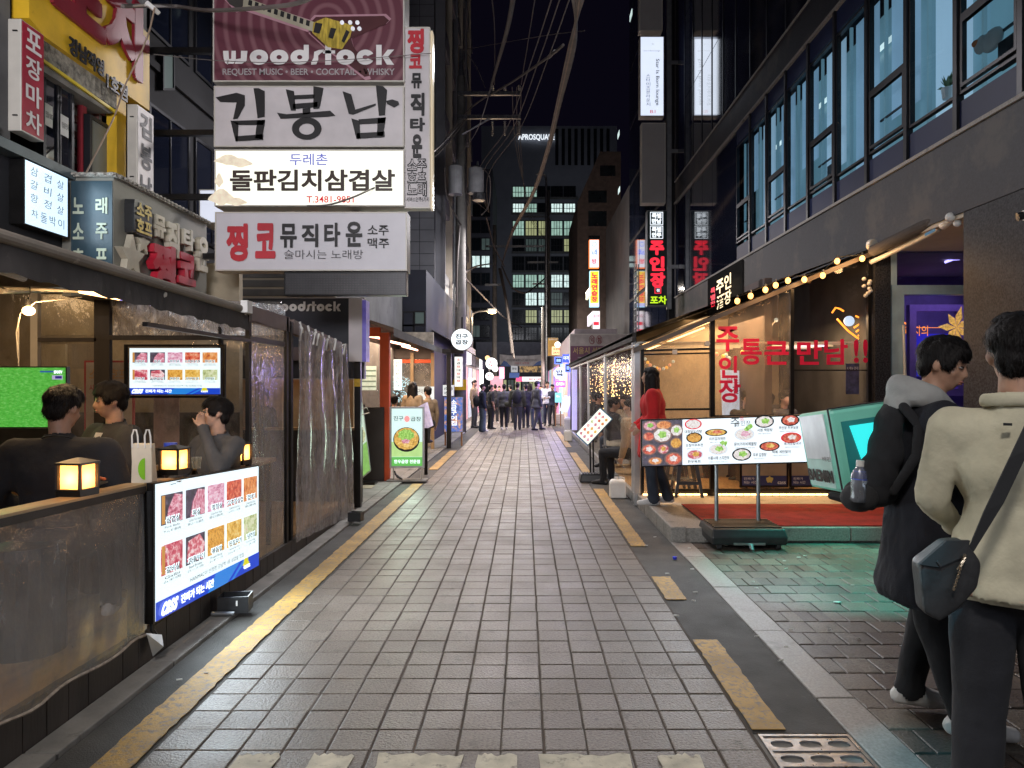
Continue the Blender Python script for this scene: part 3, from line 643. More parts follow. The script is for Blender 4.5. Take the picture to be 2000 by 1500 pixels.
for (x0,y0,x1,y1,m_) in ((789,611,806,634,'dark_glass'), (811,610,828,632,'lit_d'), (789,637,806,660,'dark_glass'), (811,637,828,660,'dark_glass')):
    window(nb_, frY(x0,y0,x1,y1,18.36), M['mullion'], M[m_], 1, 1, .04)
sm = mat('shop_shutter_wall', (.17,.165,.155), .7)
cs = thing('corner_shop_building', 'two storey grey shop building behind the hanging sign stack', 'building', (-4.6, 13, 0))
q = MB(); q.box((-7.5, 11.9, 0), (-3.15, 18.3, 5.2)); q.build('wall', M['grey_wall'], cs)
q = MB(); q.box((-4.9, 11.84, 3.0), (-3.15, 11.9, 4.4)); q.build('siding', M['pale_wall'], cs)
for k in range(9): q = MB(); q.box((-4.9, 11.80, 3.05+k*.15), (-3.15, 11.84, 3.16+k*.15)); q.build('slat', M['grey_wall'], cs)
dk = thing('dark_house', 'dark unlit building filling the gap behind the stacked signs', 'building', (-5.5, 13, 0))
q = MB(); q.box((-9, 13, 4.8), (-3.2, 18, 14)); q.build('wall', M['dark_wall'], dk)
q = MB(); q.box((-9, 8.6, 0), (-4.75, 13.1, 15)); q.build('wall', M['dark_wall'], dk)
for k in range(4):
    z = 3.2+k*2.4; q = MB(); q.box((-4.76, 8.8, z), (-4.70, 12.8, z+.1)); q.build('ledge', M['dark_wall'], dk)
    for j in range(3):
        window(dk, Fr((-4.74, 9.0+j*1.25, z+.5), (-4.74, 10.0+j*1.25, z+.5), (-4.74, 9.0+j*1.25, z+1.9)), M['mullion'], M['dark_glass'], 2, 1, .04)
fr = Fr(PX(318,172,-4.69), PX(337,172,-4.69), PX(318,98,-4.69)); window(dk, fr, M['mullion'], M['lit_d'], 1, 1, .03)
# ============================================================ people
SKIN = {}
def skin(name, c): 
    m, t, b, o = nt(name); v = pos(t); cc = ramp(t, nz(t, v, 22, 4), [(.3, [x*.86 for x in c]), (.7, [min(1,x*1.1) for x in c])]); t.links.new(cc, b.inputs['Base Color'])
    b.inputs['Roughness'].default_value = .5; b.inputs['Subsurface Weight'].default_value = .12; b.inputs['Subsurface Radius'].default_value = (.02,.008,.004); bump(t, b, nz(t, v, 160, 3), .12, .002); SKIN[name] = m; return m
skin('skin', (.46,.26,.175)); skin('skin_pale', (.55,.34,.25))
def cloth(name, c, bs=70, st=.35, rough=.9, fold=6, var=.18):
    m, t, b, o = nt(name); v = pos(t); cc = ramp(t, nz(t, v, 7, 5), [(.3, [x*(1-var) for x in c]), (.7, [min(1,x*(1+var)) for x in c])]); t.links.new(cc, b.inputs['Base Color'])
    b.inputs['Roughness'].default_value = rough; b.inputs['Sheen Weight'].default_value = .02
    b1 = t.nodes.new('ShaderNodeBump'); b1.inputs['Strength'].default_value = .55; b1.inputs['Distance'].default_value = .03; t.links.new(nz(t, v, fold, 4, .5), b1.inputs['Height'])
    b2 = t.nodes.new('ShaderNodeBump'); b2.inputs['Strength'].default_value = st; b2.inputs['Distance'].default_value = .003; t.links.new(nz(t, v, bs*4, 2), b2.inputs['Height']); t.links.new(b1.outputs[0], b2.inputs['Normal']); t.links.new(b2.outputs[0], b.inputs['Normal']); return m
C = {n: cloth(n, c, **k) for n, c, k in (
 ('black_cloth', (.014,.014,.017), {}), ('black_fleece', (.012,.013,.021), dict(st=.9, bs=60)), ('charcoal', (.035,.035,.038), {}), ('navy_cloth', (.016,.020,.042), {}),
 ('grey_cloth', (.075,.075,.08), {}), ('suit_grey', (.055,.055,.065), {}), ('jeans', (.085,.11,.145), {}), ('jeans_dark', (.035,.045,.065), {}), ('beige_shirt', (.54,.50,.37), dict(fold=9, st=.15)),
 ('cream', (.42,.37,.28), {}), ('white_cloth', (.60,.61,.66), {}), ('red_coat', (.52,.016,.018), dict(fold=4)), ('hood_grey', (.34,.34,.335), dict(st=.5)), ('denim_black', (.020,.021,.027), {}), ('tan_cloth', (.25,.18,.11), {}), ('olive', (.05,.05,.035), {}))}
def hairmat():
    m, t, b, o = nt('black_hair'); v = pos(t, (1,1,.18)); b.inputs['Base Color'].default_value = (.008,.006,.006,1); b.inputs['Roughness'].default_value = .5; b.inputs['Specular IOR Level'].default_value = .22
    bump(t, b, nz(t, v, 220, 3), .9, .006); return m
HAIR = hairmat(); SHOE_W = cloth('white_shoe', (.62,.60,.58), fold=14, rough=.6); SHOE_B = cloth('black_shoe', (.012,.012,.013), rough=.45)
EYEW = mat('eye_white', (.30,.27,.25), .25, bmp=0, var=.05); EYEB = mat('eye_dark', (.008,.006,.005), .15, bmp=0); LIP = mat('lip', (.40,.15,.12), .4, bmp=0)

def ell(q, c, r, rot=None, n=16, m=10):
    c = Vector(c); b = MB(); b.ball((0,0,0), r, n, m)
    q.add([(rot @ v if rot is not None else v)+c for v in b.v], b.f)
def cap(q, a, b, ra, rb, n=12):
    a, b = Vector(a), Vector(b); d = b-a; L = d.length
    if L < 1e-5: return q.ball(a, ra)
    d /= L; rs = []
    for k in range(4): t = math.pi/2*(k/4); rs.append(q.ring(a-d*ra*math.cos(t), d, max(ra*math.sin(t), ra*.03), n))
    rs.append(q.ring(a, d, ra, n)); rs.append(q.ring(a.lerp(b,.5), d, (ra+rb)/2, n)); rs.append(q.ring(b, d, rb, n))
    for k in range(1, 5): t = math.pi/2*(k/4); rs.append(q.ring(b+d*rb*math.sin(t), d, max(rb*math.cos(t), rb*.03), n))
    q.loft(rs)
def remesh(q, vox, smooth=4):
    me = q.mesh('tmp'); o = bpy.data.objects.new('tmp', me)
    r = o.modifiers.new('r', 'REMESH'); r.mode = 'VOXEL'; r.voxel_size = vox
    s = o.modifiers.new('s', 'SMOOTH'); s.iterations = smooth; s.factor = .6
    m2 = evaluated(o); bpy.data.meshes.remove(me)
    n = len(m2.vertices); co = np.empty(n*3); m2.vertices.foreach_get('co', co); no = np.empty(n*3); m2.vertices.foreach_get('normal', no)
    k = len(m2.polygons); lt_ = np.empty(k, int); m2.polygons.foreach_get('loop_total', lt_); li = np.empty(len(m2.loops), int); m2.loops.foreach_get('vertex_index', li)
    bpy.data.meshes.remove(m2)
    if k and (lt_ == 4).all(): fs = li.reshape(-1, 4)
    else:
        fs = []; p = 0
        for t in lt_: fs.append(li[p:p+t][[0,1,2,min(3,t-1)]]); p += t
        fs = np.array(fs)
    return co.reshape(-1,3), no.reshape(-1,3), fs
def rmesh(name, co, fs, m, parent=None, smooth=True):
    me = bpy.data.meshes.new(name); me.vertices.add(len(co)); me.vertices.foreach_set('co', co.astype(np.float32).ravel())
    me.loops.add(len(fs)*4); me.loops.foreach_set('vertex_index', fs.astype(np.int32).ravel()); me.polygons.add(len(fs)); me.polygons.foreach_set('loop_start', np.arange(0, len(fs)*4, 4, dtype=np.int32))
    me.update(); me.validate(); me.materials.append(m)
    if smooth: me.shade_smooth()
    o = bpy.data.objects.new(name, me); link(o)
    if parent: o.parent = parent
    return o
def sub_shell(co, no, fs, sel, off, amp=0., fr=(9,9,9), seed=0):
    f = fs[sel]; used, inv = np.unique(f, return_inverse=True); c = co[used].copy(); n = no[used]; f = inv.reshape(f.shape)
    if amp: d = np.array([noise.fractal(Vector((p[0]*fr[0]+seed, p[1]*fr[1], p[2]*fr[2])), .6, 2, 3) for p in c])*amp+off
    else: d = np.full(len(c), off)
    return c+n*d[:, None], f

def drape(c, f, n):                                                           # relax the cloth so that it hangs in one piece
    e = np.concatenate([f[:, [0,1]], f[:, [1,2]], f[:, [2,3]], f[:, [3,0]]]); e = np.sort(e, 1); key = e[:,0].astype(np.int64)*len(c)+e[:,1]; u, cnt = np.unique(key, return_counts=True)
    a, b = u//len(c), u % len(c); bd = np.zeros(len(c), bool); bd[a[cnt == 1]] = True; bd[b[cnt == 1]] = True; deg = np.bincount(a, minlength=len(c))+np.bincount(b, minlength=len(c)); deg = np.maximum(deg, 1)
    for _ in range(n):
        s_ = np.stack([np.bincount(a, c[b,k], len(c))+np.bincount(b, c[a,k], len(c)) for k in range(3)], 1)/deg[:,None]; c = np.where(bd[:,None], c, c*.4+s_*.6)
    return c
def person(label, x, y, z=0., rz=0., h=1.72, vox=.018, top='black_cloth', legs='black_cloth', shoe=SHOE_B, sk='skin', group=None, bulk=1., wide=1., hair='short', lean=0., sit=False,
           arms=None, legj=None, head=(0,0,0), coat=0., face=False, long_sleeve=True, flare=1., neck_skin=True, headoff=(0,0,0), amp=.008, hairseed=0, neck=None):
    s = h/1.72; S = lambda v: Vector(v)*s
    hipz = .90 if not sit else .0
    hp = {}
    if sit:
        base = Vector((0,0,0)); hip = Vector((0,0,.10))
        J = dict(hL=(-.09,0,.10), hR=(.09,0,.10), kL=(-.15,.42,.10), kR=(.15,.42,.10), aL=(-.16,.40,-.33), aR=(.16,.40,-.33))
        tz = 0.10
    else:
        J = dict(hL=(-.085,0,.90), hR=(.085,0,.90), kL=(-.10,.02,.49), kR=(.10,.02,.49), aL=(-.115,-.01,.09), aR=(.115,-.01,.09)); tz = .90
    if legj: J.update(legj)
    ly = math.sin(lean); lz = math.cos(lean)
    def T(u, w=0., f=0.): return Vector((w, u*ly+f*lz, tz+u*lz-f*ly))      # u up the torso, w sideways, f forward
    sh = .178*bulk
    J.setdefault('sL', T(.50, -sh)); J.setdefault('sR', T(.50, sh))
    dz = {'eL': T(.22,-sh-.05,-.02), 'eR': T(.22,sh+.05,-.02), 'wL': T(-.02,-sh-.06,.04), 'wR': T(-.02,sh+.06,.04)}
    for k, v in dz.items(): J.setdefault(k, v)
    if arms: J.update(arms)
    J = {k: Vector(v)*s for k, v in J.items()}; Ts = lambda *a: T(*a)*s
    prims = []                                                               # (kind, a, b, ra, rb, region)
    tw = Matrix.Rotation(lean, 3, 'X').transposed() if False else Matrix.Rotation(-lean, 3, 'X')
    q = MB()
    def E_(c, r, reg): ell(q, c, [k*s for k in r], tw); prims.append((np.array(c), np.array(c), min(r[0],r[2])*s*.95, min(r[0],r[2])*s*.95, reg))
    def Cp(a, b, ra, rb, reg, n=12): cap(q, a, b, ra*s, rb*s, n); prims.append((np.array(a), np.array(b), ra*s, rb*s, reg))
    b_ = bulk
    E_(Ts(.02), (.150*b_,.110*b_,.13), 'legs' if not coat else 'top'); E_(Ts(.17), (.140*b_,.105*b_,.15), 'top'); E_(Ts(.36,0,.005), (.165*b_,.115*b_,.17), 'top'); Cp(Ts(.475,-sh*.72,-.01), Ts(.475,sh*.72,-.01), .068*b_, .068*b_, 'top'); Cp(Ts(.50,0,-.015), Ts(.56,0,-.01), .085*b_, .060, 'top')
    if coat:
        n = 20; rs = []
        for u, r1, r2 in ((.15,.165,.125), (.0,.18,.14), (-coat*.5,.20,.155), (-coat,.225*1.0,.175)):
            c = Ts(u) if u > -.01 else Vector((Ts(0).x, Ts(0).y+(-u)*-.02*s, tz*s+u*s)); rs.append([c+Vector((r1*b_*s*math.cos(2*math.pi*i/n)*(1+.05*math.sin(5*i)), r2*b_*s*math.sin(2*math.pi*i/n), 0)) for i in range(n)])
        q.loft(rs); c0 = Ts(0); prims.append((np.array(c0), np.array(c0-Vector((0,0,coat*s))), .20*b_*s, .21*b_*s, 'top'))
    for sd in 'LR':
        Cp(J['s'+sd], J['e'+sd], .058*b_, .047*b_, 'top'); Cp(J['e'+sd], J['w'+sd], .047*b_, .034*b_, 'top' if long_sleeve else 'skin')
        sg_ = -1 if sd == 'L' else 1
        if bulk > 1.1: Cp(Ts(.40, sg_*sh*.62), J['e'+sd].lerp(J['s'+sd], .28), .085, .048, 'top')
        wv = (J['w'+sd]-J['e'+sd]).normalized(); hnd = J.get('hd'+sd); hv = (Vector(hnd)-J['w'+sd]).normalized() if hnd else (wv+Vector((0,0,-.25))).normalized()
        w0 = J['w'+sd]; sx = Vector((0,1,0)) if abs(hv.y) < .8 else Vector((1,0,0)); lat = hv.cross(sx).normalized(); sx = lat.cross(hv).normalized()
        pc = w0+hv*.055*s; Cp(w0, w0+hv*.03*s, .026, .026, 'hand', 10)
        ell(q, pc, (.020*s, .040*s, .045*s), Matrix((lat, sx, hv)).transposed()); prims.append((np.array(pc), np.array(pc), .035*s, .035*s, 'hand'))
        for k in range(4):
            o_ = sx*(k-1.5)*.019*s; L = (.068,.078,.074,.058)[k]*s; p0 = w0+hv*.085*s+o_; p1 = p0+hv*L*.5+lat*.004*s; p2 = p1+(hv+lat*.5*(1 if sd=='L' else -1)).normalized()*L*.5
            Cp(p0, p1, .0098, .009, 'hand', 8); Cp(p1, p2, .009, .0075, 'hand', 8)
        p0 = w0+hv*.04*s+sx*.032*s; p1 = p0+(hv+sx*.8).normalized()*.04*s; Cp(p0, p1, .011, .010, 'hand', 8); Cp(p1, p1+(hv+sx*.2).normalized()*.03*s, .010, .008, 'hand', 8)
        Cp(J['h'+sd], J['k'+sd], .092*wide, .066*wide, 'legs'); Cp(J['k'+sd], J['a'+sd], .064*wide, .048*wide*flare, 'legs')
        a = J['a'+sd]; kv = J['k'+sd]-a; fd = Vector((0,1,0)); 
        if legj and 'f'+sd in legj: fd = Vector(legj['f'+sd]).normalized()
        heel = a+Vector((0,0,-.045*s))-fd*.045*s; toe = a+Vector((0,0,-.058*s))+fd*.185*s
        Cp(a+Vector((0,0,-.02*s)), heel, .040, .036, 'foot'+sd); Cp(heel, toe, .036, .030, 'foot'+sd); Cp(heel.lerp(toe,.5)+Vector((0,0,.015*s)), toe-fd*.02*s, .036, .030, 'foot'+sd)
    # head
    nb = neck if neck is not None else T(.56, 0, -.005); nb = Vector(nb)*s; hc = nb+Vector((headoff[0], headoff[1]+.025, .165+headoff[2]))*s+Vector((0, ly*.05*s, 0))
    Rh = (Matrix.Rotation(head[0], 3, 'Z') @ Matrix.Rotation(-head[1], 3, 'X') @ Matrix.Rotation(head[2], 3, 'Y'))
    def HE(c, r, reg='skin'): ell(q, hc+Rh @ (Vector(c)*s), [k*s for k in r], Rh, 18, 12)
    cap(q, nb-Vector((0,0,.03*s)), hc+Rh @ (Vector((0,-.02,-.06))*s), .056*s, .052*s)
    prims.append((np.array(nb+Vector((0,0,.02*s))), np.array(hc+Rh@(Vector((0,-.02,-.05))*s)), .056*s, .054*s, 'skin' if neck_skin else 'top'))
    HE((0,-.012,.03), (.074,.092,.082)); HE((0,.018,-.025), (.063,.070,.080)); HE((0,.030,-.075), (.046,.045,.034)); HE((0,.052,-.097), (.021,.019,.015))
    prims.append((np.array(hc), np.array(hc), .10*s, .10*s, 'skin'))
    HE((0,.074,.022), (.050,.016,.012)); 
    for k in (-1, 1): HE((k*.036,.056,-.028), (.024,.022,.024)); HE((k*.077,-.008,-.010), (.009,.019,.030)); HE((k*.0105,.097,-.034), (.009,.010,.008))
    cap(q, hc+Rh@(Vector((0,.083,.008))*s), hc+Rh@(Vector((0,.103,-.030))*s), .0085*s, .0125*s, 10)
    HE((0,.086,-.062), (.021,.010,.0065)); HE((0,.084,-.072), (.018,.010,.0065))
    co, no, fs = remesh(q, vox*s, 5)
    ctr = co[fs].mean(1); best = np.full(len(ctr), 1e9); reg = np.zeros(len(ctr), int); names = []
    for a, b, ra, rb, rg in prims:
        if rg not in names: names.append(rg)
        d = b-a; L2 = max(float(d@d), 1e-9); t = np.clip(((ctr-a)@d)/L2, 0, 1); dist = np.linalg.norm(ctr-(a+t[:,None]*d), axis=1)-(ra+(rb-ra)*t); k = dist < best; best[k] = dist[k]; reg[k] = names.index(rg)
    isr = lambda *r: np.isin(reg, [names.index(k) for k in r if k in names])
    body = rmesh('person', co, fs, SKIN[sk]); body.location = (x, y, z); body.rotation_euler = (0,0,rz); tag(body, label, 'person', group)
    if not sit:
        hz = (tz-(coat or .03))*s; ir = lambda r_: names.index(r_) if r_ in names else -1
        lw = np.isin(reg, [ir('top'), ir('legs')]); reg[lw & (ctr[:,2] > hz) & (reg == ir('legs'))] = ir('top'); reg[(reg == ir('top')) & (ctr[:,2] <= hz) & (np.abs(ctr[:,0]) < .24*s)] = ir('legs')
    else: hz = None
    cov = np.unique(fs[isr('top','legs','footL','footR')]); bare = np.unique(fs[~isr('top','legs','footL','footR')]); cov = np.setdiff1d(cov, bare)
    me_ = body.data; c2 = co.copy(); c2[cov] -= no[cov]*.012*s; me_.vertices.foreach_set('co', c2.astype(np.float32).ravel()); me_.update()
    def hem(c1):
        if hz is not None: k_ = np.abs(c1[:,2]-hz) < vox*s*.8; c1[k_,2] = hz
        return c1
    c1, f1 = sub_shell(co, no, fs, isr('top'), .016*s, 0); c1 = drape(c1, f1, 34 if vox < .013 else 4)
    if vox < .013: c1 = c1+np.array([(noise.fractal(Vector((p[0]*13+x*3, p[1]*13, p[2]*5)), .7, 2.1, 3), 0, 0) for p in c1])[:, [0]]*(c1-c1.mean(0))/np.maximum(np.linalg.norm((c1-c1.mean(0))[:, :2], axis=1), .05)[:, None]*np.array([1,1,0])*amp*1.1
    c1 = hem(c1); rmesh('jacket' if coat or bulk > 1.02 else 'shirt', c1, f1, C[top], body)
    c1, f1 = sub_shell(co, no, fs, isr('legs'), .010*s, amp*.8*s, (6,6,9), y*3); c1 = drape(c1, f1, 10 if vox < .013 else 2); rmesh('trousers', c1, f1, C[legs], body)
    for sd in 'LR':
        m_ = isr('foot'+sd)
        if m_.sum() > 4: c1, f1 = sub_shell(co, no, fs, m_, .005*s); rmesh('shoe', c1, f1, shoe, body)
    # hair
    q = MB()
    def HH(c, r): ell(q, hc+Rh@(Vector(c)*s), [k*s for k in r], Rh, 18, 12)
    HH((0,-.022,.046), (.086,.100,.083)); HH((0,-.055,-.012), (.068,.052,.066)); 
    if hair == 'short': HH((0,.050,.078), (.064,.044,.034)); HH((0,.0,.09), (.07,.08,.05))
    if hair == 'fringe': HH((0,.052,.062), (.070,.045,.040)); HH((0,.0,.085), (.075,.085,.05)); HH((-.066,.015,.02), (.02,.05,.04)); HH((.066,.015,.02), (.02,.05,.04))
    if hair == 'crop': HH((0,.035,.082), (.062,.05,.028))
    if hair in ('long', 'longer'):
        HH((0,.040,.075), (.068,.045,.040)); e_ = -.42 if hair == 'long' else -.5
        for wx in (-.05, .0, .05): cap(q, hc+Rh@(Vector((wx,-.05,.0))*s), hc+(Rh@(Vector((wx*1.5,-.085,0))))*s+Vector((0,0,e_*s)), .062*s, .030*s)
        for wx in (-1, 1): cap(q, hc+Rh@(Vector((wx*.078,.01,.01))*s), hc+(Rh@Vector((wx*.09,.02,0)))*s+Vector((0,0,-.26*s)), .026*s, .018*s)
    hv_, hn, hf = remesh(q, vox*s*.95, 2)
    d = np.array([noise.noise(Vector((p[0]*42+hairseed, p[1]*42, p[2]*16))) for p in hv_])*.010*s
    hv2 = hv_+hn*d[:,None]
    if vox < .0135:                                                          # loose strands that break the outline
        rg = np.random.default_rng(int(hairseed)+1); ix = rg.integers(0, len(hv2), 2600); Rn = np.array(Rh.to_3x3()); cw = np.array(hc)+Rn @ (np.array([.01,-.04,.13])*s)
        p0 = hv2[ix]-hn[ix]*.003; dr = p0-cw; nn = hn[ix]; dr -= nn*(dr*nn).sum(1)[:,None]; dr /= np.maximum(np.linalg.norm(dr, axis=1), 1e-4)[:,None]; dr += np.array([0,0,-.35])+rg.normal(0, .28, dr.shape); dr -= nn*(dr*nn).sum(1)[:,None]*.8; dr /= np.linalg.norm(dr, axis=1)[:,None]
        L = rg.uniform(.018, .042, len(ix))[:,None]*s; sd_ = np.cross(dr, nn); sd_ /= np.maximum(np.linalg.norm(sd_, axis=1), 1e-4)[:,None]; w_ = .0016; p1 = p0+dr*L*.5+nn*.005; p2 = p0+dr*L+nn*rg.uniform(-.002, .007, len(ix))[:,None]
        n0 = len(hv2); k = len(ix); V = np.concatenate([p0-sd_*w_, p0+sd_*w_, p1-sd_*w_, p1+sd_*w_, p2-sd_*w_*.2, p2+sd_*w_*.2]); i_ = np.arange(k)+n0
        hf = np.concatenate([hf, np.stack([i_, i_+k, i_+3*k, i_+2*k], 1), np.stack([i_+2*k, i_+3*k, i_+5*k, i_+4*k], 1)]); hv2 = np.concatenate([hv2, V])
    rmesh('hair', hv2, hf, HAIR, body)
    if face:
        for k in (-1, 1):
            for nm, m_, c_, r_ in (('eye', EYEW, (k*.031,.079,.001), (.0135,.010,.0058)), ('iris', EYEB, (k*.031,.0865,.0005), (.0058,.004,.0056)), ('eyelid', EYEB, (k*.031,.084,.0068), (.0155,.007,.0022)), ('eyebrow', HAIR, (k*.033,.086,.026), (.019,.007,.0042))):
                qq = MB(); ell(qq, hc+Rh@(Vector(c_)*s), [v*s for v in r_], Rh, 12, 8); o = qq.build(nm, m_, None, smooth=True); o.parent = body
        qq = MB(); ell(qq, hc+Rh@(Vector((0,.0905,-.062))*s), [.019*s,.007*s,.0045*s], Rh); ell(qq, hc+Rh@(Vector((0,.0885,-.0715))*s), [.016*s,.007*s,.005*s], Rh); o = qq.build('lips', LIP, None, smooth=True); o.parent = body
        qq = MB(); ell(qq, hc+Rh@(Vector((0,.0955,-.0665))*s), [.018*s,.002*s,.0009*s], Rh); o = qq.build('mouth_line', EYEB, None, smooth=True); o.parent = body
    body['_h'] = 0; del body['_h']
    return body, hc, Rh, s
def pworld(b, v):                                                            # local -> world
    return Matrix.Translation(b.location) @ Matrix.Rotation(b.rotation_euler.z, 4, 'Z') @ Vector(v)
def pchild(body, name, q, m, smooth=True, vox=None, off=0):
    if vox: co, no, fs = remesh(q, vox, 2); return rmesh(name, co, fs, m, body)
    o = q.build(name, m, None, smooth=smooth); o.parent = body; return o
RAD = math.radians
# ============================================================ left restaurant: terrace with vinyl screens
XL = -2.12
deck = strip('terrace_deck', M['oak'], -5.6, -2.16, .6, 8.55, -.03, .17, 4)
lt = thing('street_terrace', 'dark timber dining terrace with dirty clear vinyl screens along the left kerb', 'terrace', (XL, 4, 0))
y = 1.2; k = 0
while y < 8.55:
    zt = .215-.018*(y-3); q = MB(); q.box((XL-.035, y+.003, .012), (XL+R.uniform(0,.006), y+.147, max(.08, zt))); q.build('plank', M['dark_wood'], lt); y += .15
def zrail(y): return 1.035-.022*(y-2.9)
q = MB(); q.loft([[Vector((XL-.10,y,zrail(y)-.03)), Vector((XL+.02,y,zrail(y)-.03)), Vector((XL+.02,y,zrail(y)+.012)), Vector((XL-.10,y,zrail(y)+.012))] for y in (1.0, 3.97)]); q.build('handrail', M['oak'], lt)
q = MB(); q.loft([[Vector((XL+.021,y,zrail(y)-.035)), Vector((XL+.03,y,zrail(y)-.035)), Vector((XL+.03,y,zrail(y)+.0)), Vector((XL+.021,y,zrail(y)+.0))] for y in (1.0, 3.93)]); q.build('rail_edge', M['black_metal'], lt)
for y in (1.5, 3.9, 3.985, 5.60):
    q = MB(); q.box((XL-.05, y-.018, .05), (XL-.005, y+.018, zrail(y)-.035)); q.build('post', M['black_metal'] if y != 3.985 else M['alu'], lt)
def wavy(name, m, parent, fn, nu=60, nv=30):
    q = MB(); q.add([fn(i/nu, j/nv) for j in range(nv+1) for i in range(nu+1)], [(j*(nu+1)+i, j*(nu+1)+i+1, (j+1)*(nu+1)+i+1, (j+1)*(nu+1)+i) for j in range(nv) for i in range(nu)])
    return q.build(name, m, parent, smooth=True)
def scr(u, v):
    y = 1.3+2.63*u; z0 = .20-.02*(y-3)-.012*math.sin(u*31); z = z0+(zrail(y)-.02-z0)*v
    return (XL+.02+.012*noise.noise(Vector((y*2.2, z*1.2, 3)))+.006*math.sin(y*19+z*3)*(1-v), y, z)
wavy('vinyl_screen', M['vinyl_haze'], lt, scr, 70, 24)
q = MB(); q.tube([Vector(scr(i/40, .004))+Vector((.004,0,0)) for i in range(41)], .008, 5); q.build('screen_hem', mat('dirty_hem', (.30,.25,.2), .6, var=.5, vs=30), lt)
q = MB(); q.tube([(XL+.035, 3.95, .98), (XL+.04, 3.96, .6), (XL+.03, 3.99, .2), (XL+.05, 4.03, .13)], .014); q.build('strap', M['black_plastic'], lt)
q = MB(); q.add([(XL+.03,3.93,.20),(XL+.07,4.02,.16),(XL+.09,4.0,.10),(XL+.05,3.96,.06),(XL+.03,4.06,.14)], [(0,1,2),(0,2,3),(0,3,4),(1,2,4)]); q.build('tape', M['alu'], lt)
# tall posts and the frame over the second bay
for (px, y0, X) in ((489, 598, XL-.01), (562, 620, XL-.01), (571, 628, XL-.01)):
    t0 = PX(px, y0, X); q = MB(); q.box((X-.03, t0.y-.025, .08), (X, t0.y+.025, t0.z)); q.build('post', M['black_metal'], lt)
A, B = PX(487, 597, XL-.03), PX(562, 620, XL-.03)
q = MB(); q.loft([[p+Vector((-.03,0,-.13)), p+Vector((.02,0,-.13)), p+Vector((.02,0,.0)), p+Vector((-.03,0,.0))] for p in (A, B)]); q.build('beam', mat('brown_beam', (.13,.09,.08), .5), lt)
A2, B2 = PX(570, 624, XL-.03), PX(664, 668, XL-.03)
q = MB(); q.loft([[p+Vector((-.03,0,-.13)), p+Vector((.02,0,-.13)), p+Vector((.02,0,.0)), p+Vector((-.03,0,.0))] for p in (A2, B2)]); q.build('beam', bpy.data.materials['brown_beam'], lt)
q = MB(); q.box((XL-.05, 8.25, .05), (XL-.01, 8.3, 2.05)); q.build('post', M['black_metal'], lt)
def cur(u, v):
    a = PX(571, 1060, XL); b = PX(686, 1004, XL); c = PX(571, 632, XL); d = PX(672, 672, XL)
    p = (a*(1-u)+b*u)*(1-v)+(c*(1-u)+d*u)*v
    f = (1-v)*.25+.75*v; sag = -.06*math.sin(u*math.pi*3)**2*max(0, v-.9)*10*.5
    x = .045*f*math.sin(u*34+1.5*math.sin(v*2+u*5))+.03*noise.noise(Vector((u*7, v*3, 1)))+.05*v*(1-v)*math.sin(u*9-v*7)
    return (p.x+.03+x, p.y, p.z+sag)
wavy('vinyl_curtain', M['vinyl_wr'], lt, cur, 110, 60)
for i in range(6):
    u = .08+i*.145; p = Vector(cur(u, .985)); t_ = A2*(1-u)+B2*u
    q = MB(); q.tube([t_+Vector((.03,0,0)), t_+Vector((.05,.02,-.10)), p+Vector((.03,.01,.02)), p+Vector((.01,0,-.10))], .011, 5); q.build('tie', M['white_plastic'], lt)
q = MB(); q.quad((XL-.01, 5.50, .12), (XL-.01, 6.30, .10), (XL-.01, 6.30, 2.05), (XL-.01, 5.50, 2.08)); q.build('vinyl_screen', M['vinyl'], lt)
q = MB(); q.box((XL-.03, 5.5, 1.93-.02), (XL, 6.3, 1.95)); q.box((XL-.03, 4.0, 1.90), (XL, 5.5, 1.925)); q.build('cross_bar', M['black_metal'], lt)
# end partition of the terrace, frontal
YE = 6.55
for (x0, x1, y0, y1, m_) in ((62,76,560,900,'cream_metal'), (186,216,575,900,'dark_wood'), (76,190,660,667,'dark_wood'), (216,560,655,664,'dark_wood'), (428,434,600,900,'black_metal')):
    a, b = P(x0, y1, YE), P(x1, y0, YE); q = MB(); q.box((a.x, YE-.02, a.z), (b.x, YE+.03, b.z)); q.build('partition_post' if y1-y0 > 50 else 'partition_rail', M[m_], lt)
a, b = P(0, 905, YE+.08), P(555, 570, YE+.08); q = MB(); q.quad((a.x-.8, YE+.02, .17), (b.x, YE+.02, .17), (b.x, YE+.02, b.z-.1), (a.x-.8, YE+.02, b.z)); q.build('vinyl_screen', M['vinyl'], lt)
def fan(u, v): p = P(220+335*u, 655-85*v*(1-.3*u), YE-.03); return (p.x, p.y+.03*math.sin(u*22+v*6)*(.3+v)+.02*noise.noise(Vector((u*9, v*4, 0))), p.z)
wavy('gathered_vinyl', M['vinyl_wr'], lt, fan, 60, 14)
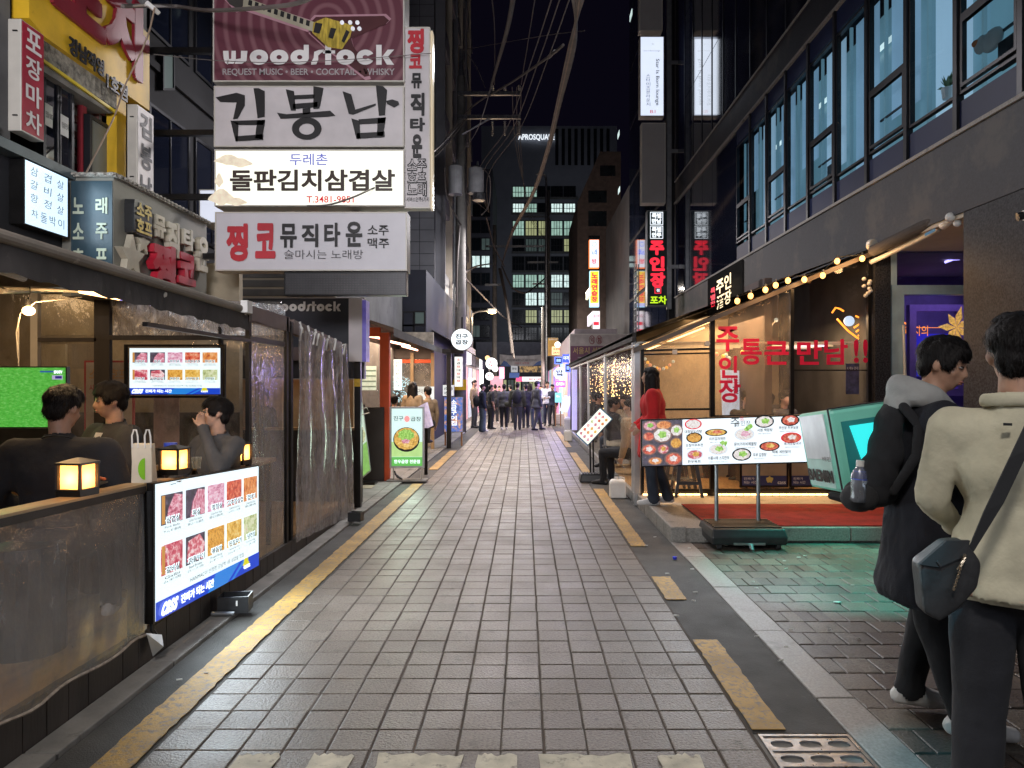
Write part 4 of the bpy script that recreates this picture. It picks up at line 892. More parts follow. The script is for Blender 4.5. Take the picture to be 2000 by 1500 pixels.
# inside walls behind it
inr = thing('restaurant_interior', 'beige restaurant interior wall seen through the terrace screens', 'wall', (-4.6, 7.6, .17))
q = MB(); q.box((-6.5, 8.35, .0), (-3.35, 8.45, 3.0)); q.build('wall', mat('beige_wall', (.40,.34,.24), .8), inr)
q = MB(); q.box((-6.6, 1.0, .0), (-6.5, 8.4, 3.0)); q.build('wall', mat('dim_inner_wall', (.16,.13,.10), .8), inr); q = MB(); q.box((-6.49, 8.30, .17), (-3.34, 8.34, 1.25)); q.build('dark_lower_board', M['dark_wood'], inr)  # dark board over the lower part of the back wall
for (x0,y0,x1,y1,m_) in ((82,672,128,850,(.52,.45,.30)), (140,672,186,720,(.30,.25,.18)), (0,575,60,715,(.30,.24,.14)), (76,575,186,655,(.40,.33,.2))):
    fr = frY(x0,y0,x1,y1,7.4); q = MB(); plate(q, fr, thick=.03); q.build('panel', mat('interior_panel', m_, .7, var=.2), inr)
q = MB(); frame_rect(q, frY(0, 846, 70, 1000, 6.3), .03); q.build('dark_cabinet', M['black_plastic'], inr)
q = MB(); a, b = P(-10, 990, 6.2), P(125, 834, 6.2); q.box((a.x-.6, 6.0, .17), (b.x, 6.3, b.z)); q.build('counter', M['black_plastic'], inr)
po = thing('wall_poster', 'cream pub poster in a red frame behind the terrace glass', 'poster', P(220, 860, 7.3)); fr = frY(168, 708, 258, 862, 7.3)
q = MB(); plate(q, fr); q.build('sheet', mat('poster_cream', (.52,.45,.38), .6), po); q = MB(); frame_rect(q, fr, .02, .02); q.build('frame', M['text_red'], po)
text(po, '소주호프', fr, .08, .78, .92, .92, mat('poster_orange', (.62,.36,.16), .6), .02); text(po, '시원한 맥주 한잔', fr, .08, .64, .9, .72, M['text_red'], .02)
po = thing('wall_poster', 'faded portrait poster of a drink advert between the glass panes', 'poster', P(325, 900, 7.3)); fr = frY(300, 770, 350, 875, 7.3)
q = MB(); plate(q, fr); q.build('sheet', mat('poster_pink', (.42,.30,.30), .6, var=.5, vs=5), po)
# awning over the terrace
aw = thing('awning', 'brown fabric awning with hanging valance over the left terrace', 'awning', (XL, 3.5, 2.1))
E0 = [(XL, .9, 2.19), (XL, 5.45, 2.125)]; E1 = [(-4.02, .9, 2.80), (-4.02, 5.45, 2.72)]
q = MB(); n = 14
for i in range(n):
    a, b = i/n, (i+1)/n
    pa, pb = Vector(E0[0]).lerp(Vector(E0[1]), a), Vector(E0[0]).lerp(Vector(E0[1]), b); ra, rb = Vector(E1[0]).lerp(Vector(E1[1]), a), Vector(E1[0]).lerp(Vector(E1[1]), b)
    q.add([pa, pb, rb, ra, pa-Vector((0,0,.012)), pb-Vector((0,0,.012)), rb-Vector((0,0,.012)), ra-Vector((0,0,.012))], [(0,1,2,3),(4,5,6,7)])
q.build('canopy', M['fabric'], aw)
q = MB(); n = 60; vs = []
for i in range(n+1):
    y = .9+4.55*i/n; zt = 2.19-.065*i/n; vs += [Vector((XL+.004+.006*math.sin(y*9), y, zt)), Vector((XL+.012*math.sin(y*13), y, zt-.135+.008*math.sin(y*24)))]
q.add(vs, [(2*i, 2*i+1, 2*i+3, 2*i+2) for i in range(n)]); q.build('valance', M['fabric'], aw)
q = MB(); q.cyl((XL+.01, .9, 2.2), (XL+.01, 5.45, 2.135), .028, n=12); q.build('front_bar', mat('weathered_bar', (.19,.16,.13), .7, dirt=((.4,.36,.3), 9, .6)), aw)
q = MB(); q.obox(PX(470,610,XL+.02), (.05,0,0), (0,.10,0), (0,0,.09)); q.build('bracket', M['white_plastic'], aw)
for y in (2.2, 4.2, 5.4):
    q = MB(); q.cyl((XL, y, 2.10), (-4.0, y, 2.62), .018); q.build('rafter', M['cream_metal'], aw)
q = MB(); q.cyl(P(0,562,4.6), P(240,572,4.6), .012); q.cyl(P(0,568,4.55), P(150,566,5.6), .02); q.build('lamp_rail', M['cream_metal'], aw)
# lamps under it
def tube_lamp(a, b, m, label, r=.011):
    t = thing('tube_lamp', label, 'lamp', (Vector(a)+Vector(b))/2, 'tube lamps under the awnings'); q = MB(); q.cyl(a, b, r, n=8); q.build('tube', m, t)
    q = MB(); q.obox(Vector(a)+Vector((-.02,0,r)), (.04,0,0), Vector(b)-Vector(a), (0,0,.02)); q.build('holder', M['white_plastic'], t); return t
tube_lamp(PX(156,569,-2.5), PX(232,583,-2.5), M['strip_warm'], 'bright warm tube lamp under the left awning edge')
tube_lamp(PX(234,584,-2.5), PX(306,597,-2.5), M['strip_uv'], 'dim violet end tube lamp under the left awning edge', .007)
tube_lamp(PX(-25,519,-2.45), PX(46,543,-2.45), M['white_plastic'], 'unlit white tube lamp in the awning corner above the football screen', .02)
area('terrace_light', (-2.62, 4.3, 2.05), (0, 0, 0), .06, 8, WARM, .9)
t = thing('pendant_bulb', 'glowing warm round bulb hanging above the football screen', 'lamp', P(55, 607, 4.5))
q = MB(); q.ball(P(56, 607, 4.5), (.036,.036,.03)); q.build('bulb', emat('pendant_glow', (1,.58,.22), 12), t, smooth=True)
q = MB(); q.cyl(P(55,598,4.5), P(55,585,4.5), .02); q.tube([P(55,585,4.5), P(60,572,4.5), P(58,560,4.5)], .004); q.build('socket', M['black_plastic'], t)
point('pendant_light', P(56, 611, 4.42), 7, (1,.6,.27), .05)
for k, pts in enumerate(([(35,700,4.5),(32,650,4.5),(40,612,4.5),(70,590,4.5),(160,580,4.5)], [(36,715,4.6),(36,620,4.6)])):
    q = MB(); q.tube([P(*p) for p in pts], .004, 5); solo(q, 'lamp_wire', M['cream_metal'], ('thin pale wire hanging in a loop from the awning lamp rail', 'thin straight pale wire above the football screen')[k], 'wire')
area('interior_light', (-4.6, 5.2, 2.5), (0,0,0), 1.0, 20, (1,.66,.36), 1.6)
area('interior_light', (-4.6, 7.4, 2.7), (0,0,0), .6, 10, (1,.70,.42))
# ---------- TV with football
tv = thing('television', 'wall television showing a green football pitch', 'television', P(28, 835, 5.5)); fr = frY(-86, 718, 128, 834, 5.5)
q = MB(); plate(q, fr, -.01, -.02, 1.01, 1.02, -.002, .04); q.build('bezel', M['black_plastic'], tv)
q = MB(); plate(q, fr, d=.002, thick=.002); q.build('screen', food('pitch_green', [(.3,(.02,.26,.02)), (.5,(.05,.42,.035)), (.72,(.22,.62,.16))], 30, .95, stretch=(1,1,2.5)), tv)
q = MB(); plate(q, fr, .77, .92, .90, .945, .004, .001); q.build('score_strip', emat('score_blue', (.03,.10,.42), .8), tv)
q = MB(); plate(q, fr, .88, .80, .975, .87, .004, .001); q.build('score_box', emat('score_box', (.45,.42,.7), .8), tv); q = MB(); plate(q, fr, .91, .815, .97, .858, .006, .001); q.build('score_box', emat('score_navy', (.03,.02,.22), .8), tv)
text(tv, 'SPOTV', fr, .90, .90, .975, .95, M['white_emit'], .03, .006)
area('television_light', P(10, 775, 5.4), (-90,0,0), .7, 3, (.25,.9,.25), .4)
# ---------- menu boards
def menu_board(name, label, fr, thick, bracket=True):
    t = thing(name, label, 'menu board', fr.at(.5, 0)); lu, lv = fr.U.length, fr.V.length
    q = MB(); plate(q, fr, -.012, -.012, 1.012, 1.012, -.003, thick); q.build('case', M['black_metal'], t)
    q = MB(); plate(q, fr, 0, 0, 1, 1, .0, .002); q.build('light_panel', M['screen'], t)
    q = MB(); plate(q, fr, 0, 0, 1, .135, .0025, .002); q.build('blue_band', emat('band_blue', (.01,.06,.58), .9), t)
    q = MB(); q.quad(fr.at(.42,0,.004), fr.at(.62,0,.004), fr.at(.76,.135,.004), fr.at(.50,.135,.004)); q.quad(fr.at(.66,0,.004), fr.at(.69,0,.004), fr.at(.84,.135,.004), fr.at(.80,.135,.004)); q.build('blue_swoosh', emat('swoosh', (.02,.22,.72), .9), t)
    q = MB(); disc(q, fr, .83, .085, .035, .06, .006, 14, .2); q.build('splash', emat('splash_yellow', (.75,.70,.02), .8), t)
    q = MB(); plate(q, fr, .79, .03, .87, .075, .008, .001); q.build('splash', M['blue_ink'], t)
    text(t, 'cass', fr, .035, .02, .15, .11, M['white_emit'], .04, .008, shear=.18); text(t, 'cass', fr, .795, .045, .87, .075, M['white_emit'], .02, .010)
    text(t, '진짜가 되는 시간', fr, .18, .035, .47, .105, M['white_emit'], .03, .008); text(t, 'HANMAC이 인정한 강남역 1등 삼겹살 맛집', fr, .26, .165, .80, .205, M['black_ink'], .0, .006)
    names = ['삼겹살','목살','항정살','고추장삼겹','껍데기','갈비살','차돌박이','볶음밥','된장찌개','냉면밥']; eng = ['Pork Belly','Grilled Pork Shoulder','Grilled Pork Neck','Grilled Red Chili Pork','Grilled Pork Rind','Galbi','Beef Brisket','Fried Rice','Soybean Paste Stew','Steamed Egg']
    jp = ['サムギ/豚肉','豚ロース/豚肉','豚ロ/豚肉','ムギロース/豚','豚/豚肉','ムギ/肉','ロース/肉','ムギース','ロムギース','ース/ギ']
    for i in range(10):
        c, r = i % 5, i//5; x0 = .035+c*.193; y0 = .685-r*.375; w_, h_ = .165, .225
        if c < 4 and r == 0 and c in (1,): y0 -= .0
        q = MB(); plate(q, fr, x0, y0, x0+w_, y0+h_, .0035, .002); ph = q.build('food_photo', FD[11] if i in (0,1,6) else FD[[0,1,2,3,4,5,6,7,8,9][i]], t)
        q = MB()
        if i in (7,8,9,3,4): disc(q, fr, x0+w_*.5, y0+h_*.52, w_*.47, h_*.44, .006, 20)
        elif i == 2: disc(q, fr, x0+w_*.52, y0+h_*.58, w_*.42, h_*.40, .006, 18, .06)
        elif i in (0, 1): q.quad(*[fr.at(x0+w_*a, y0+h_*b, .006) for a, b in ((.2,.02),(.98,.02),(.98,.9),(.6,.98),(.32,.55))])
        else: q.quad(*[fr.at(x0+w_*a, y0+h_*b, .006) for a, b in ((.02,.12),(.9,.02),(.98,.6),(.7,.98),(.1,.85))])
        q.build('dish', FD[i], ph)
        if i in (0, 5): q = MB(); plate(q, fr, x0+.002, y0+.01, x0+w_*.15, y0+h_*.98, .007, .001); q.build('board_edge', emat('board_orange', (.62,.30,.08), .8), ph)
        text(t, names[i], fr, x0+w_*(.5-.11*len(names[i])), y0+h_*.02, x0+w_*(.5+.11*len(names[i])), y0+h_*.27, M['screen'], .055, .0055, name='lettering')
        text(t, names[i], fr, x0+w_*(.5-.105*len(names[i])), y0+h_*.04, x0+w_*(.5+.105*len(names[i])), y0+h_*.25, M['black_ink'], .015, .0105)
        text(t, eng[i], fr, x0+w_*.15, y0-.033, x0+w_*.85, y0-.012, M['dark_ink'], .0, .005); text(t, jp[i], fr, x0+w_*.08, y0-.062, x0+w_*.9, y0-.040, M['dark_ink'], .0, .005)
    return t
Xb = -2.06
frb = Fr(PX(304,1214,Xb), PX(505,1104,Xb), PX(304,946,Xb)); mbd = menu_board('menu_board', 'large backlit meat menu board standing on the left terrace edge', frb, .05)
area('menu_board_light', frb.at(.5,.5,.06), (0, 90, 0), 1.3, 38, (.80,.93,1), .8).rotation_euler = (math.radians(90), 0, math.radians(-90))
fre = frY(253, 680, 430, 770, 6.2); md = menu_board('menu_display', 'smaller lit meat menu display hung inside the terrace glass', fre, .04)
q = MB(); frame_rect(q, fre, .02, .03, .01, -.03, -.03, 1.03, 1.03); q.build('frame', M['black_metal'], md)
# ---------- lanterns on the rail
def lantern(px, label, first=None, s=1.):
    y = XL*F/(px-CX); p = Vector((XL-.05, y, zrail(y)+.012 if y < 4 else (PX(px, 907 if px > 440 else 926, XL).z)))
    t = thing('table_lantern', label, 'lantern', p, 'lanterns along the terrace rail', rz=math.radians(-7)); W[t.name] = Vector((0,0,0)); w = .064*s
    def bb(nm, m, a, b, **k): q = MB(); q.box(a, b); return q.build(nm, m, t, **k)
    bb('base', M['black_metal'], (-w,-w,0), (w,w,.035*s)); bb('shade', M['lantern'], (-w*.80,-w*.80,.036*s), (w*.80,w*.80,.151*s))
    for a in (-1,1):
        for b in (-1,1): bb('corner_bar', M['dark_wood'], (a*w*.93-.006, b*w*.93-.006, .035*s), (a*w*.93+.006, b*w*.93+.006, .152*s))
    q = MB(); q.loft([[(-w*1.06,-w*1.06,.152*s),(w*1.06,-w*1.06,.152*s),(w*1.06,w*1.06,.152*s),(-w*1.06,w*1.06,.152*s)], [(-w*1.06,-w*1.06,.162*s),(w*1.06,-w*1.06,.162*s),(w*1.06,w*1.06,.162*s),(-w*1.06,w*1.06,.162*s)], [(-w*.2,-w*.2,.182*s),(w*.2,-w*.2,.182*s),(w*.2,w*.2,.182*s),(-w*.2,w*.2,.182*s)]]); q.build('cap', M['black_metal'], t)
    point('lantern_light', p+Vector((0,0,.085)), 1.6, (1,.52,.18), .016); point('lantern_light', p+Vector((.11,-.08,.1)), .35, (1,.55,.2), .06); return t
lantern(172, 'glowing table lantern on the rail in front of the man seen from behind')
lantern(357, 'glowing table lantern between the paper bag and the water bottle', s=1)
lantern(481, 'glowing table lantern beside the elbow of the man hiding his eyes', s=1)
# paper bag, bottle, cup, food
def gp(px, py, dx=-.06): p = PX(px, py, XL); return p+Vector((dx, 0, 0))
M['paper'] = mat('white_paper', (.66,.60,.48), .7, bmp=.3, bs_=12, dist=.01)
p = gp(297, 945); bag = thing('paper_bag', 'white paper carrier bag with a green leaf standing on the rail', 'bag', p)
q = MB(); u = Vector((.117,0,0)); d = Vector((-.02,.10,0)); z = Vector((0,0,.225))
q.loft([[p-u/2, p+u/2, p+u/2+d, p-u/2+d], [p-u*.47+z*.55, p+u*.5+z*.55, p+u*.47+d*.8+z*.55, p-u*.5+d*.8+z*.55], [p-u*.5+z, p+u*.46+z*.99, p+u*.5+d*.55+z, p-u*.46+d*.5+z*1.02]]); q.build('bag_body', M['paper'], bag)
q = MB(); q.quad(*[p+Vector((.022+.040*math.cos(a)*(1 if math.cos(a)<0 else .9), -.004, .085+.062*math.sin(a))) for a in [math.pi/2+math.pi*i/12 for i in range(13)]]); q.build('green_leaf', mat('print_green', (.20,.52,.02), .6), bag)
for s in (-.3, .32):
    b = p+u*s+z; q = MB(); q.tube([b+Vector((-.016,-.003,-.02)), b+Vector((-.018,-.003,.05)), b+Vector((-.008,-.003,.082)), b+Vector((.006,-.003,.082)), b+Vector((.015,-.003,.045)), b+Vector((.018,-.003,-.02))], .005, 6); q.build('handle', M['white_plastic'], bag)
p = gp(379, 918, -.15); bt = thing('water_bottle', 'clear water bottle with blue lid behind the rail lantern', 'bottle', p)
q = MB(); q.cyl(p, p+Vector((0,0,.15)), .036, n=16); q.build('body', vinyl('bottle_plastic', .5, (.75,.8,.95), (.6,.65,.75)), bt, smooth=True)
q = MB(); q.cyl(p+Vector((0,0,.04)), p+Vector((0,0,.10)), .0375, n=16); q.build('label', mat('label_white', (.7,.7,.72), .4), bt); q = MB(); q.cyl(p+Vector((0,0,.15)), p+Vector((0,0,.175)), .04, n=16); q.build('lid', mat('lid_blue', (.03,.07,.5), .4), bt)
p = gp(398, 915, -.05); cu = MB(); cu.cyl(p, p+Vector((0,0,.075)), .027, .034, n=14); solo(cu, 'drinking_glass', vinyl('cup_plastic', .6, (.9,.9,.8), (.4,.4,.35)), 'small clear drinking glass beside the water bottle', 'glass')
p = gp(250, 948, -.22); pl = thing('food_plate', 'plate of fried red food beside the paper bag', 'plate', p); q = MB(); q.cyl(p, p+Vector((0,0,.012)), .07, .10, n=16); q.build('plate', M['black_plastic'], pl)
q = MB()
for k in range(30): c = p+Vector((R.uniform(-.06,.06), R.uniform(-.06,.06), .02+R.uniform(0,.02))); q.ball(c, (.014,.01,.009), 6, 4)
q.build('food', mat('fried_red', (.42,.10,.03), .4), pl)
p = gp(312, 948, -.03); q = MB(); q.box(p, p+Vector((.09,.07,.006))); q.obox(p+Vector((.02,.06,.008)), (.09,.02,0), (-.01,.04,0), (0,0,.004)); solo(q, 'napkin_stack', M['black_plastic'], 'flat dark packets lying between bag and lantern', 'packet')
# tables inside the terrace
def table(name, label, a, b, z, m=None):
    t = thing(name, label, 'table', ((a[0]+b[0])/2, (a[1]+b[1])/2, .17)); q = MB(); q.box((a[0],a[1],z-.035), (b[0],b[1],z)); q.build('table_top', M['oak'], t, bevel=.004)
    for x in (a[0]+.05, b[0]-.05):
        for y in (a[1]+.05, b[1]-.05): q = MB(); q.box((x-.018,y-.018,.17), (x+.018,y+.018,z-.036)); q.build('leg', M['black_metal'], t)
    return t
table('dining_table', 'light wood table by the vinyl door with a stool below', (-2.95, 5.62), (-2.2, 6.3), .93)
table('dining_table', 'light wood table between the two men facing each other', (-3.1, 4.30), (-2.35, 4.9), .93)
table('dining_table', 'light wood table corner in front of the coat hangers', (-4.2, 4.2), (-3.2, 5.0), .93)
for k, (x_, y_, l_) in enumerate(((-2.55,4.42,'white soup bowl on the table between the seated men'), (-2.72,4.55,'small red side dish on the table between the seated men'), (-2.48,4.62,'metal rice bowl on the table between the seated men'), (-2.85,4.45,'glass tumbler dish near the man in the open jacket'), (-2.45,5.9,'sauce bowl on the table by the vinyl door'))):
    t = thing('bowl', l_, 'bowl', (x_, y_, .93)); q = MB(); q.cyl((x_,y_,.931), (x_,y_,.975), .035, .065, 18); q.build('dish', (M['white_plastic'], M['alu'], M['steel'])[k % 3], t); q = MB(); q.cyl((x_,y_,.976), (x_,y_,.980), .056, .056, 16); q.build('food', (mat('soup', (.45,.20,.05), .3), mat('kimchi', (.42,.05,.02), .4), mat('rice', (.6,.58,.5), .7))[k % 3], t)
def stool(name, label, c, r=.17, h=.5, m='black_plastic'):
    t = thing(name, label, 'stool', c); q = MB(); q.cyl(Vector(c), Vector(c)+Vector((0,0,h)), r*1.05, r, n=20); q.build('drum', M[m], t, smooth=False)
    q = MB(); q.cyl(Vector(c)+Vector((0,0,h)), Vector(c)+Vector((0,0,h+.06)), r*1.04, r*.98, n=20); q.build('seat', M['leather'], t); return t
stool('drum_stool', 'round black drum stool seen through the hazy vinyl below the handrail', (-2.62, 3.75, .17)); stool('drum_stool', 'black drum stool under the table by the vinyl door', (-2.6, 5.85, .17)); stool('drum_stool', 'black drum stool under the man in the open dark jacket', (-2.9, 4.95, .17))
# coat hangers
hg = thing('hanger_rail', 'rail of white plastic coat hangers below the television', 'coat rail', P(15, 905, 5.0)); q = MB(); q.cyl(P(-40,885,5), P(34,883,5), .008); q.build('rail', M['alu'], hg)
for k in range(6):
    c = P(2+k*6, 884, 4.98+k*.01); q = MB(); q.tube([c+Vector((0,0,.02)), c+Vector((.012,0,.012)), c+Vector((0,0,-.02)), c+Vector((-.04,0,-.05)), c+Vector((-.05,0,-.07))], .006, 5); q.tube([c+Vector((0,0,-.02)), c+Vector((.05,0,-.09)), c+Vector((.07,0,-.15))], .006, 5); q.build('hanger', M['white_plastic'], hg)

# ============================================================ left facade and its signs
fb = thing('restaurant_building', 'old left hand restaurant building with brick pier, wide windows and a yellow fascia', 'building', (-4.1, 5, 0))
def fbx(name, m, a, b): q = MB(); q.box(a, b); return q.build(name, m, fb)
fbx('wall', M['dark_wall'], (-5.2, 1.0, 2.72), (-4.06, 7.62, 3.42)); fbx('wall', M['grey_wall'], (-5.2, 1.0, 3.42), (-4.02, 5.45, 3.56))
fbx('ledge', mat('teal_grey_ledge', (.10,.13,.14), .5), (-4.15, 1.0, 3.36), (-3.93, 6.3, 3.44))  # ledge in plain teal-grey
fbx('inner_wall', mat('window_reveal', (.05,.047,.045), .7), (-5.6, 3.0, 3.3), (-5.5, 7.62, 6.6))
fbx('wall', M['grey_wall'], (-4.4, 1.0, 3.5), (-4.05, 5.6, 6.5)); fbx('wall', M['grey_wall'], (-5.5, 7.55, 3.3), (-4.06, 7.64, 6.5))
M['red_door'] = mat('red_trim', (.26,.02,.03), .6)
# brick pier, laid brick by brick
pier = MB(); yb0, yb1 = PX(141,200,-4.3).y, PX(172,300,-4.3).y
fbx('pier_core', mat('brick_joint', (.30,.27,.25), .9), (-4.5, yb0, 3.45), (-4.312, yb1+.25, 4.86))
bme = MB(); bme.box((-.01,-.098,-.032), (.012,.098,.032)); bme = bme.mesh('brick'); bme.materials.append(M['brick_red'])
for r in range(18):
    for c in range(4):
        y = yb0+.1+.21*c+(.1 if r % 2 else 0); z = 3.5+.077*r
        if y > yb1+.2: continue
        o = bpy.data.objects.new('brick', bme); link(o); o.parent = fb; o.location = Vector((-4.302, y, z))-W[fb.name]
for (x0,y0,x1,y1,X,m_) in ((86,140,108,330,-4.1,'lit_d'), (116,170,136,345,-4.1,'lit_d'), (176,232,232,345,-4.1,'lit_d')):
    a, b = PX(x0,y1,X), PX(x1,y1,X); fr = Fr((X,a.y,a.z), (X,b.y,a.z), (X,a.y,a.z+ (PX(x0,y0,X).z-a.z))); window(fb, fr, M['sash'], mat('frosted_pane', (.16,.17,.155), .35, var=.25, vs=2) if x0 > 170 else M['dark_glass'], 1, 1, .035, .06)
a = PX(141,0,-4.2); fbx('red_trim', M['red_door'], (-4.2, PX(151,0,-4.2).y, 3.4), (-4.15, PX(159,0,-4.2).y, 4.55))
for (x0,y0,y1,t_,bg) in ((88,200,243,'맛집! CASS',(.55,.55,.5)), (119,222,262,'영업중 안내',(.5,.5,.48))):
    a = PX(x0,y1,-4.03); b = PX(x0+15,y1,-4.03); fr = Fr(a, (a.x,b.y,a.z), (a.x,a.y,PX(x0,y0,-4.03).z)); q = MB(); plate(q, fr, d=0, thick=.004); o = q.build('window_notice', mat('notice', bg, .6), fb); text(fb, t_, fr, .08,.35,.92,.65, M['text_black'], .01)
# weathered ledge and yellow strip
def ribbon(name, m, pts, X, dx, parent=fb):
    a = [PX(px, py, X) for px, py in pts]; q = MB(); q.prism(a, (-dx, 0, 0)); return q.build(name, m, parent)
ribbon('stucco_ledge', mat('peeling_stucco', (.26,.24,.20), .9, var=.5, vs=14, bmp=.9, bs_=25, dirt=((.06,.055,.05), 6, .5), dist=.03), [(60,60),(86,78),(228,178),(228,214),(86,118),(60,98)], -4.0, .25)
ribbon('soffit', M['concrete'], [(60,100),(86,120),(228,216),(215,222),(86,140),(60,118)], -4.02, .2)
ribbon('yellow_strip', mat('yellow_strip', (.62,.47,.02), .5), [(60,98),(86,121),(228,222),(228,216.5),(86,115),(60,92)], -3.97, .02)
# big yellow fascia sign
ys_ = thing('fascia_sign', 'big yellow sign with red brush letters above the left windows', 'sign', (-3.95, 6.6, 4.5))
M['yellow_sign'] = mat('yellow_sign_face', (.66,.40,.018), .55, var=.25, vs=2.5, dirt=((.30,.20,.02), 3, .6))
ribbon('face', M['yellow_sign'], [(57,35),(88,72),(292,216),(292,68),(88,-140),(57,-170)], -3.95, .14, ys_)
ribbon('side_panel', M['yellow_sign'], [(228,180),(246,194),(246,360),(228,345)], -4.0, .1, ys_)
M['dark_red'] = mat('dark_red_letters', (.20,.010,.022), .5, var=.2)
def frX(x0, x1, yl0, yl1, X):                                                # left plane: near column x0 with y bottom/top, level edges
    a = PX(x0, yl0, X); b = PX(x1, yl0, X); c = PX(x0, yl1, X); return Fr(a, (X, b.y, a.z), (X, a.y, c.z))
fr = frX(100, 276, 20, -190, -3.945)
text(ys_, '포차', frX(100, 282, 22, -150, -3.94), 0,0,1,1, M['dark_red'], .06, .004, .03)
text(ys_, '강남직영', frX(133, 200, 103, 68, -3.94), 0,0,1,1, M['text_black'], .035, .004, .01); text(ys_, '1호점', frX(206, 246, 172, 139, -3.94), 0,0,1,1, M['text_black'], .035, .004, .01)
def blade(name, label, x0, x1, x2, y0, y1, X, face, txt, tm_, side=M['cream_metal'], em=None, bold=.02):   # x0-x1 end face, x1-x2 face along the street
    a = PX(x1, y1, X); b = PX(x2, y1, X); top = PX(x1, y0, X).z; left = P(x0, y1, a.y).x
    t = thing(name, label, 'sign', ((left+X)/2, a.y, a.z)); q = MB(); q.box((left, a.y, a.z), (X, b.y, top)); q.build('case', side, t, bevel=.006)
    fr = Fr((X+.002, a.y+.01, a.z+.01), (X+.002, b.y-.01, a.z+.01), (X+.002, a.y+.01, top-.01)); q = MB(); plate(q, fr, 0,0,1,1,.002,.003); q.build('face', face, t)
    n = len(txt)
    for i, c in enumerate(txt): text(t, c, fr, .14, 1-(i+.92)/n, .86, 1-(i+.14)/n, tm_, bold, .005)
    return t
rb = blade('blade_sign', 'red vertical sign with four white letters on the left facade', 15, 41, 86, 36, 255, -3.86, mat('red_sign_face', (.36,.015,.04), .4), '포장마차', M['text_white'])
wb = blade('blade_sign', 'narrow white vertical sign with three black letters below the yellow fascia', 248, 268, 300, 203, 390, -3.82, mat('white_sign_face', (.60,.56,.55), .5), '김봉남', M['text_black'], bold=.035)
for b_, ys2 in ((rb, (60, 225)), (wb, (228, 345))):
    for y in ys2: p = P(30 if b_ is rb else 258, y, W[b_.name].y-.003); q = MB(); q.box(p-Vector((.018,.01,.004)), p+Vector((.018,.0,.004))); q.build('clip', M['black_metal'], b_)
# lit menu panel
t = thing('lit_menu_panel', 'pale blue lit panel with handwritten meat names beside the karaoke sign', 'sign', (-3.93, 5.8, 2.85)); fr = frX(50, 132, 436, 312, -3.93); q = MB(); plate(q, fr, -.02,-.01,1.02,1.01,-.004,.12); q.build('case', M['black_metal'], t)
q = MB(); plate(q, fr, thick=.003); q.build('face', emat('pale_blue_face', (.62,.82,1), 1.15), t)
for r_, row in enumerate(('삼겹살','갈비살','항정살')):
    for c_, ch in enumerate(row): text(t, ch, fr, .10+c_*.31, .80-r_*.215-c_*.015, .27+c_*.31, .94-r_*.215-c_*.015, M['black_ink'], -.005, .004, shear=.1)
for c_, ch in enumerate('차돌박이'): text(t, ch, fr, .12+c_*.21, .10+(.03 if c_==0 else 0), .27+c_*.21, .26, M['black_ink'], -.005, .004)
area('lit_panel_light', fr.at(.5,.5,.08), (0,0,0), .5, 4, (.7,.88,1), .5).rotation_euler = (math.radians(90), 0, math.radians(-90))
# karaoke pub box sign
kb = thing('pub_box_sign', 'grey box sign with raised white and red letters and stars above the left awning', 'sign', (-3.6, 7.1, 2.5))
Y0, Y1, ZT, ZB, XK = 6.23, 8.05, 3.385, 2.35, -3.6
q = MB(); q.box((-4.05, Y0, ZB), (XK, Y1, ZT)); q.build('case', mat('taupe_panel', (.20,.195,.165), .6, var=.15), kb)
q = MB(); q.box((-3.965, Y0-.012, ZB), (XK-.005, Y0-.002, ZT-.03)); q.build('teal_face', mat('teal_face', (.035,.065,.085), .35, var=.2), kb)
q = MB(); q.box((-4.0, Y0-.04, ZT), (XK+.04, Y1, ZT+.035)); q.build('rope_trim', mat('rope_trim', (.36,.34,.30), .7, var=.5, vs=60, bmp=.9, bs_=60, dist=.02), kb)
q = MB()
for i in range(5): q.ball((-3.93+i*.085, Y0-.05, ZT+.02), (.036,.02,.016), 8, 5)
for i in range(24): q.ball((XK+.045, Y0+.03+i*.076, ZT+.02), (.02,.03,.016), 8, 5)
q.build('rope_knots', bpy.data.materials['rope_trim'], kb)
M['glow_letters'] = mat('pale_letters', (.46,.52,.40), .5)
fk = Fr((-3.965, Y0-.013, ZB+.05), (XK-.01, Y0-.013, ZB+.05), (-3.965, Y0-.013, ZT-.06))
for i, (a_, b_) in enumerate(('노래','소주','호프')):
    text(kb, a_, fk, .06, .76-i*.24-.04, .32, .76-i*.24+.11, M['glow_letters'], .03); text(kb, b_, fk, .62, .76-i*.24-.04, .90, .76-i*.24+.11, M['glow_letters'], .03)
fk2 = Fr((XK, Y0, ZB), (XK, Y1, ZB), (XK, Y0, ZT))
M['cream3d'] = mat('cream_raised_letters', (.50,.46,.36), .5); M['red3d'] = mat('red_raised_letters', (.42,.015,.035), .5)
text(kb, '뮤', fk2, .30, .63, .41, .82, M['cream3d'], .05, .02, .06); text(kb, '직', fk2, .44, .50, .56, .82, M['cream3d'], .05, .02, .06); text(kb, '타', fk2, .62, .62, .74, .82, M['cream3d'], .05, .02, .06); text(kb, '운', fk2, .80, .46, .93, .80, M['cream3d'], .05, .02, .06)
text(kb, '찡', fk2, .28, .16, .50, .56, M['red3d'], .06, .02, .07); text(kb, '코', fk2, .55, .27, .74, .55, M['red3d'], .06, .02, .07); text(kb, 'Jjingko Music Town', fk2, .45, .09, .92, .16, mat('gold_script', (.35,.30,.16), .5), .01)
q = MB()
